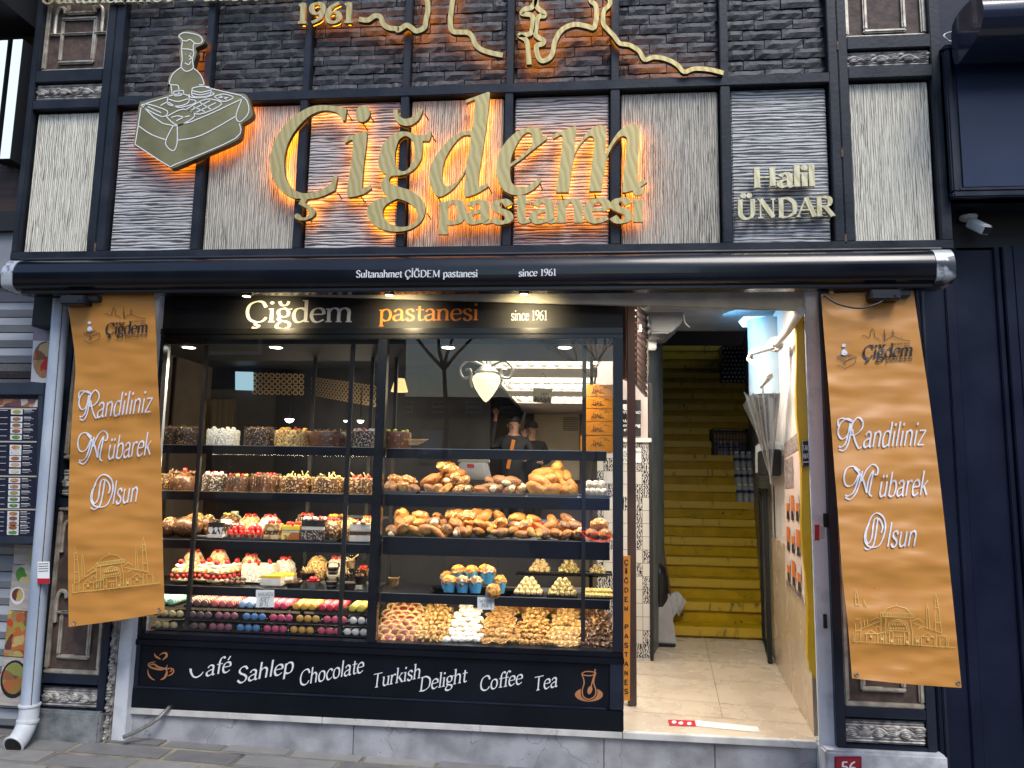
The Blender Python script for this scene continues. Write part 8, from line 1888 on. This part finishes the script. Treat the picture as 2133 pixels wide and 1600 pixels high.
def poster(q, mts, label):
    c4 = [at(*p, YPo) for p in q]; t = thing("food_poster", sum(c4, Vector())/4, label, "poster", "food pictures behind the drainpipe")
    b = MB(); b.slab(c4, .004); b.build("sheet", mts[0], t)
    if len(mts) > 1:
        f_ = lambda u, v: c4[0]*(1-u)*(1-v)+c4[1]*u*(1-v)+c4[2]*u*v+c4[3]*(1-u)*v
        for k, (m_, cu, cv, ru, rv) in enumerate(mts[1]):
            b = MB(); b.add([f_(cu+ru*math.cos(i*.314), cv+rv*math.sin(i*.314))-Vector((0, .001+.001*k, 0)) for i in range(20)], [tuple(range(20))]); b.build("dish_picture", m_, t)
poster([(68, 708), (124, 710), (128, 672), (72, 670)], [mat("violet_picture", (.16, .13, .24), (.34, .28, .30), scale=8, rough=.4)], "topmost violet food picture under the black shutter box")
poster([(64, 795), (114, 800), (122, 711), (69, 709)], [WPL, [(KEB, .5, .55, .46, .44)]], "kebab and salad picture beside the top of the drainpipe")
poster([(90, 1130), (104, 1130), (112, 800), (92, 800)], [MEAT], "narrow strip of dark meat picture right of the menu board")
poster([(28, 1174), (80, 1178), (82, 1136), (30, 1134)], [PLN, [(SAL, .8, .5, .2, .4)]], "grey plank picture with a sprig of leaves under the menu board")
poster([(18, 1270), (72, 1274), (79, 1179), (27, 1176)], [PLN, [(SAL, .55, .8, .4, .22), (WPL, .3, .32, .28, .20), (PIZ, .3, .34, .22, .14)]], "board picture with leaves and a white bowl of red sauce")
poster([(8, 1366), (62, 1370), (71, 1276), (17, 1272)], [PIZ], "red pizza picture third from the bottom of the strip")
poster([(-6, 1468), (52, 1472), (61, 1372), (7, 1368)], [PLN, [(MATB, .5, .55, .5, .40), (PAN, .5, .57, .42, .33)]], "round black pan picture at the foot of the strip")
Ym_ = -.20; t = thing("menu_board", at(0, 1000, Ym_), "black framed restaurant menu board with a column of dish photos", "menu")
b = MB(); b.slab([at(-110, 1118, Ym_), at(82, 1124, Ym_), at(86, 812, Ym_), at(-110, 812, Ym_)], .05); b.build("panel", mat("menu_black", (.010, .013, .03), (.014, .018, .04), scale=2, rough=.3), t)
FRM = mat("menu_frame", (.018, .024, .040), (.03, .04, .06), scale=6, rough=.4)
for q in ([(-110, 823), (92, 823), (93, 797), (-110, 797)], [(-110, 1134), (80, 1134), (80, 1118), (-110, 1118)], [(72, 1118), (82, 1118), (91, 823), (79, 823)]):
    b = MB(); c4 = [at(*p, Ym_-.03) for p in q]; b.slab(c4, .08); b.build("frame_bar", FRM, t, bevel=.005)
b = MB(); b.slab([at(-60, 846, Ym_-.003), at(78, 848, Ym_-.003), at(79, 832, Ym_-.003), at(-60, 830, Ym_-.003)], .002); b.build("meat_strip", MEAT, t)
r = random.Random(9); LN = MB(); D1 = mat("thin_rule", (.42, .38, .33), rough=.6)
for i, y in enumerate((858, 873, 886, 898, 911, 932, 943, 955, 968, 982, 1001, 1014, 1027, 1040, 1053, 1070, 1080, 1090, 1099, 1109)):
    x = 35-.035*(y-858)
    b = MB(); b.add([at(p[0], p[1], Ym_-.0035) for p in ((x-12, y+5), (x+12, y+5.5), (x+12.5, y-5), (x-12, y-5.5))], [(0, 1, 2, 3)]); o = b.build("dish_photo", WPL, t)
    b = MB(); b.add([at(x+9*math.cos(k*.52), y+4*math.sin(k*.52), Ym_-.0045) for k in range(12)], [tuple(range(12))]); b.build("dish", (PIZ, MEAT, PAN, KEB, SAL)[i % 5], o)
    pline(LN, [(x+16, y-4), (x+16+r.uniform(12, 20), y-3.6)], 1.1, Ym_, .003); pline(LN, [(x+16, y-1), (x+36, y-.6)], .5, Ym_, .003); pline(LN, [(x+16, y+2), (x+30, y+2.3)], .4, Ym_, .003); pline(LN, [(x-40, y-3), (x-18, y-3)], .6, Ym_, .003)
LN.build("menu_text", WLINE, t)
b = MB()
for y in (850, 919, 991, 1060):
    b.slab([at(-60, y+2, Ym_-.004), at(76, y+3, Ym_-.004), at(76, y, Ym_-.004), at(-60, y-1, Ym_-.004)], .002)
b.build("section_rule", D1, t)
# drainpipe
Yd = -.21; PIPE = mat("pale_blue_pvc", (.30, .36, .45), (.46, .52, .60), scale=7, rough=.4, bump=.001, bscale=30, stretch=(1, 1, .3)); PIPE2 = mat("white_pvc_elbow", (.50, .53, .55), (.66, .68, .70), scale=9, rough=.4)
a, c = at(127, 640, Yd), at(61, 1478, Yd); t = thing("drainpipe", c, "pale blue plastic drainpipe running down to a white elbow over the pavement", "drainpipe")
top = Vector((a.x, Yd, 2.86)); mid = Vector((c.x, Yd, c.z)); rr = .050
b = MB(); b.tube([mid, (mid+top)/2, top], rr, 24); b.build("pipe", PIPE, t, smooth=True)
b = MB(); b.bar(mid+Vector((rr*.72, -rr*.70, 0)), top+Vector((rr*.72, -rr*.70, 0)), .004, .004); b.build("seam", RUST, t)
e = [mid+Vector((0, 0, .03)), mid+Vector((0, -.0, -.05)), mid+Vector((0, -.02, -.10)), mid+Vector((.01, -.075, -.145)), mid+Vector((.014, -.12, -.165))]
b = MB(); b.tube(cr(e, n=5), rr*1.10, 24, caps=False); b.tube(cr(e, n=5), rr*.98, 24, caps=False); b.build("elbow", PIPE2, t, smooth=True)
for q in ((mid+Vector((0, 0, .035)), mid+Vector((0, 0, .02))), (mid+Vector((0, -.002, -.055)), mid+Vector((0, -.004, -.075))), (mid+Vector((.013, -.105, -.158)), mid+Vector((.015, -.125, -.167)))):
    b = MB(); b.tube(q, rr*1.22, 24); (b.build("collar", PIPE2, t, smooth=True, bevel=.003) if q[0].z > mid.z-.1 else None)
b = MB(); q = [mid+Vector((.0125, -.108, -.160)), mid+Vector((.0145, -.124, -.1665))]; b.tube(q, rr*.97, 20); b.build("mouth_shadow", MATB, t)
b = MB(); d_ = (e[-1]-e[-2]).normalized(); u_ = Vector((1, 0, 0)); v_ = d_.cross(u_).normalized(); b.tube([e[-1]+(u_*math.cos(i*.262)+v_*math.sin(i*.262))*rr*1.13 for i in range(24)], .007, 8, closed=True); b.build("mouth_rim", PIPE2, t, smooth=True)
sticker([(78, 1216), (103, 1170)], Yd-rr-.003, "torn red and white sticker wrapped on the drainpipe", False)
# flexible steel hose
P = cr([at(354, 1472, -.02), at(325, 1500, -.05), at(290, 1521, -.09), at(256, 1536, -.13)], n=26); rs = [.0135 if i % 2 else .0095 for i in range(len(P))]
b = MB(); b.tube(P, rs, 10); tag(b.build("steel_hose", mat("ribbed_steel", (.42, .41, .38), rough=.3, metal=.8), None, smooth=True, ang=20), "ribbed steel hose drooping from the window base to the pavement", "hose")
# house number plaque
Yh = -.158; t = thing("number_plate", at(1767, 1604, Yh), "red enamel house number plaque on the white pier base", "number plate")
b = MB(); b.slab([at(1739, 1640, Yh), at(1796, 1640, Yh), at(1795, 1576, Yh), at(1739, 1576, Yh)], .006); b.build("plate", mat("red_enamel", (.36, .012, .03), (.42, .018, .04), scale=6, rough=.25), t, bevel=.003)
tb = MB(); write(tb, "56", (1752, 1612), (1785, 1612), 3.4, Yh-.001, w=1.2, thin=.9, serif=False); tb.build("number", WLINE, t); tb = MB(); pline(tb, [(1742, 1579), (1792, 1579), (1792, 1638), (1742, 1638)], 1.2, Yh-.0005, closed=True, smooth=False); tb.build("border", mat("dark_red_line", (.16, .005, .012), rough=.4), t)

# ------------------------------------------------------------------ right neighbour: navy panelled front
rb_ = thing("navy_shopfront", (3.5, 0, 0), "plain navy panelled shopfront to the right of the pier", "building")
x0 = XR1+.015
b = MB(); b.box(x0, 9, .02, .4, -.2, 6); b.build("wall", NAVY, rb_)
yl = -.06
A, B_, C_, E_ = at(1945, 800, yl).x, at(1992, 800, yl).x, at(2108, 800, yl).x, at(2180, 800, yl).x
xs_ = xb2+.0
zt = at(2000, 512, yl).z
b = MB(); b.box(xs_, B_, -.075, .02, -.2, zt); b.build("pilaster", NAVY, rb_, bevel=.006)
b = MB(); b.box(B_+.03, C_, -.035, .02, -.2, zt-.02); b.build("plain_panel", NAVY, rb_, bevel=.006)
for x, w_, y in ((xs_+.03, .014, -.088), (xs_+.055, .010, -.094), (B_-.03, .014, -.088), (B_+.012, .016, -.065), (B_+.04, .012, -.052), (C_-.03, .016, -.055), (C_+.01, .02, -.075), (C_+.04, .014, -.06)):
    b = MB(); b.box(x-w_, x+w_, y, .02, -.2, zt-.01); b.build("upright_moulding", NAVY2 if w_ < .012 else NAVY, rb_, bevel=.005)
b = MB(); b.box(C_+.06, 9, -.05, .02, -.2, zt); b.build("plain_panel", NAVY, rb_, bevel=.006)
zu0, zu1 = at(2030, 412, -.3).z, at(2030, 92, -.3).z; xu = at(1974, 250, -.3).x
b = MB(); b.box(xu, 9, -.28, .02, zu0, zu1); b.build("fascia_box", NAVY2, rb_, bevel=.004)
for za, zb_, xa_, xb_, y in ((zu0, zu0+.035, xu, 9, -.315), (zu1-.035, zu1, xu, 9, -.315), (zu0+.0352, zu1-.0352, xu, xu+.035, -.3145), (zu0+.04, zu0+.065, xu+.04, 9, -.30), (zu1-.065, zu1-.04, xu+.04, 9, -.30)):
    b = MB(); b.box(xa_, xb_, y, -.2, za, zb_); b.build("fascia_moulding", NAVY2, rb_, bevel=.008)
b = MB(); b.box(xu+.07, 9, -.291, -.27, zu0+.07, zu1-.07); b.build("fascia_panel", mat("fascia_navy", (.014, .027, .068), (.018, .034, .082), scale=2.5, rough=.35, rvar=.05), rb_)
b = MB(); b.box(x0, 9, -.02, .02, zt, zu0); b.build("dark_recess", MATB, rb_)
t = thing("neighbour_awning", at(2060, 40, -.6), "glossy navy rolled awning housing at the top right corner", "awning")
b = MB(); p = at(2040, 38, -.6); P = [(-.35, -.12), (-.35, .12), (-.55, .14), (-.66, .08), (-.68, -.02), (-.62, -.10), (-.5, -.13)]; xq = at(1988, 40, -.38).x; k = len(P)
pp = cr([V2(*q) for q in P], True, 4); k = len(pp); b.add([(xq, q.x, p.z+q.y) for q in pp]+[(9, q.x, p.z+q.y) for q in pp], [(i, (i+1) % k, k+(i+1) % k, k+i) for i in range(k)]+[tuple(range(k))[::-1], tuple(range(k, 2*k))]); b.build("housing", mat("navy_gloss", (.012, .018, .04), (.016, .024, .05), scale=2, rough=.2, coat=.4), t, smooth=True)
b = MB(); b.box(xq+.03, 9, -.24, -.2, p.z-.24, p.z-.16); b.build("recess_shade_strip", MATB, t, bevel=.01)  # black strip added as the shade of the recess behind the housing
b = MB(); c = at(1978, 76, -.15); b.tube([c+Vector((.035*math.cos(i*.33), -.01*math.sin(i*.7), .028*math.sin(i*.33))) for i in range(22)], .004, 5)
tag(b.build("cable_loop", WHITE, None, smooth=True), "loose white cable loop beside the navy fascia", "cable")
Yc_ = -.08; t = thing("security_camera", at(2017, 452, Yc_), "white bullet security camera under the navy fascia", "camera")
b = MB(); c = at(2017, 453, Yc_); b.lathe([(.012, -.03), (.045, -.012), (.050, 0), (.048, .008)], c+Vector((0, 0, 0)), 18); b.build("mount", WHITE, t, smooth=True)
b = MB(); b.tube([c+Vector((0, 0, -.01)), c+Vector((.005, -.01, -.05)), at(2035, 470, Yc_-.04)], .013, 10); b.build("arm", WHITE, t, smooth=True)
b = MB(); a_, d_ = at(2022, 464, Yc_-.03), at(2056, 480, Yc_-.14); b.bar(a_, d_, .062, .055); b.build("camera_body", WHITE, t, bevel=.008, smooth=True)
b = MB(); dd = (d_-a_).normalized(); b.bar(d_-dd*.001, d_+dd*.006, .045, .04); b.build("lens_face", MATB, t)
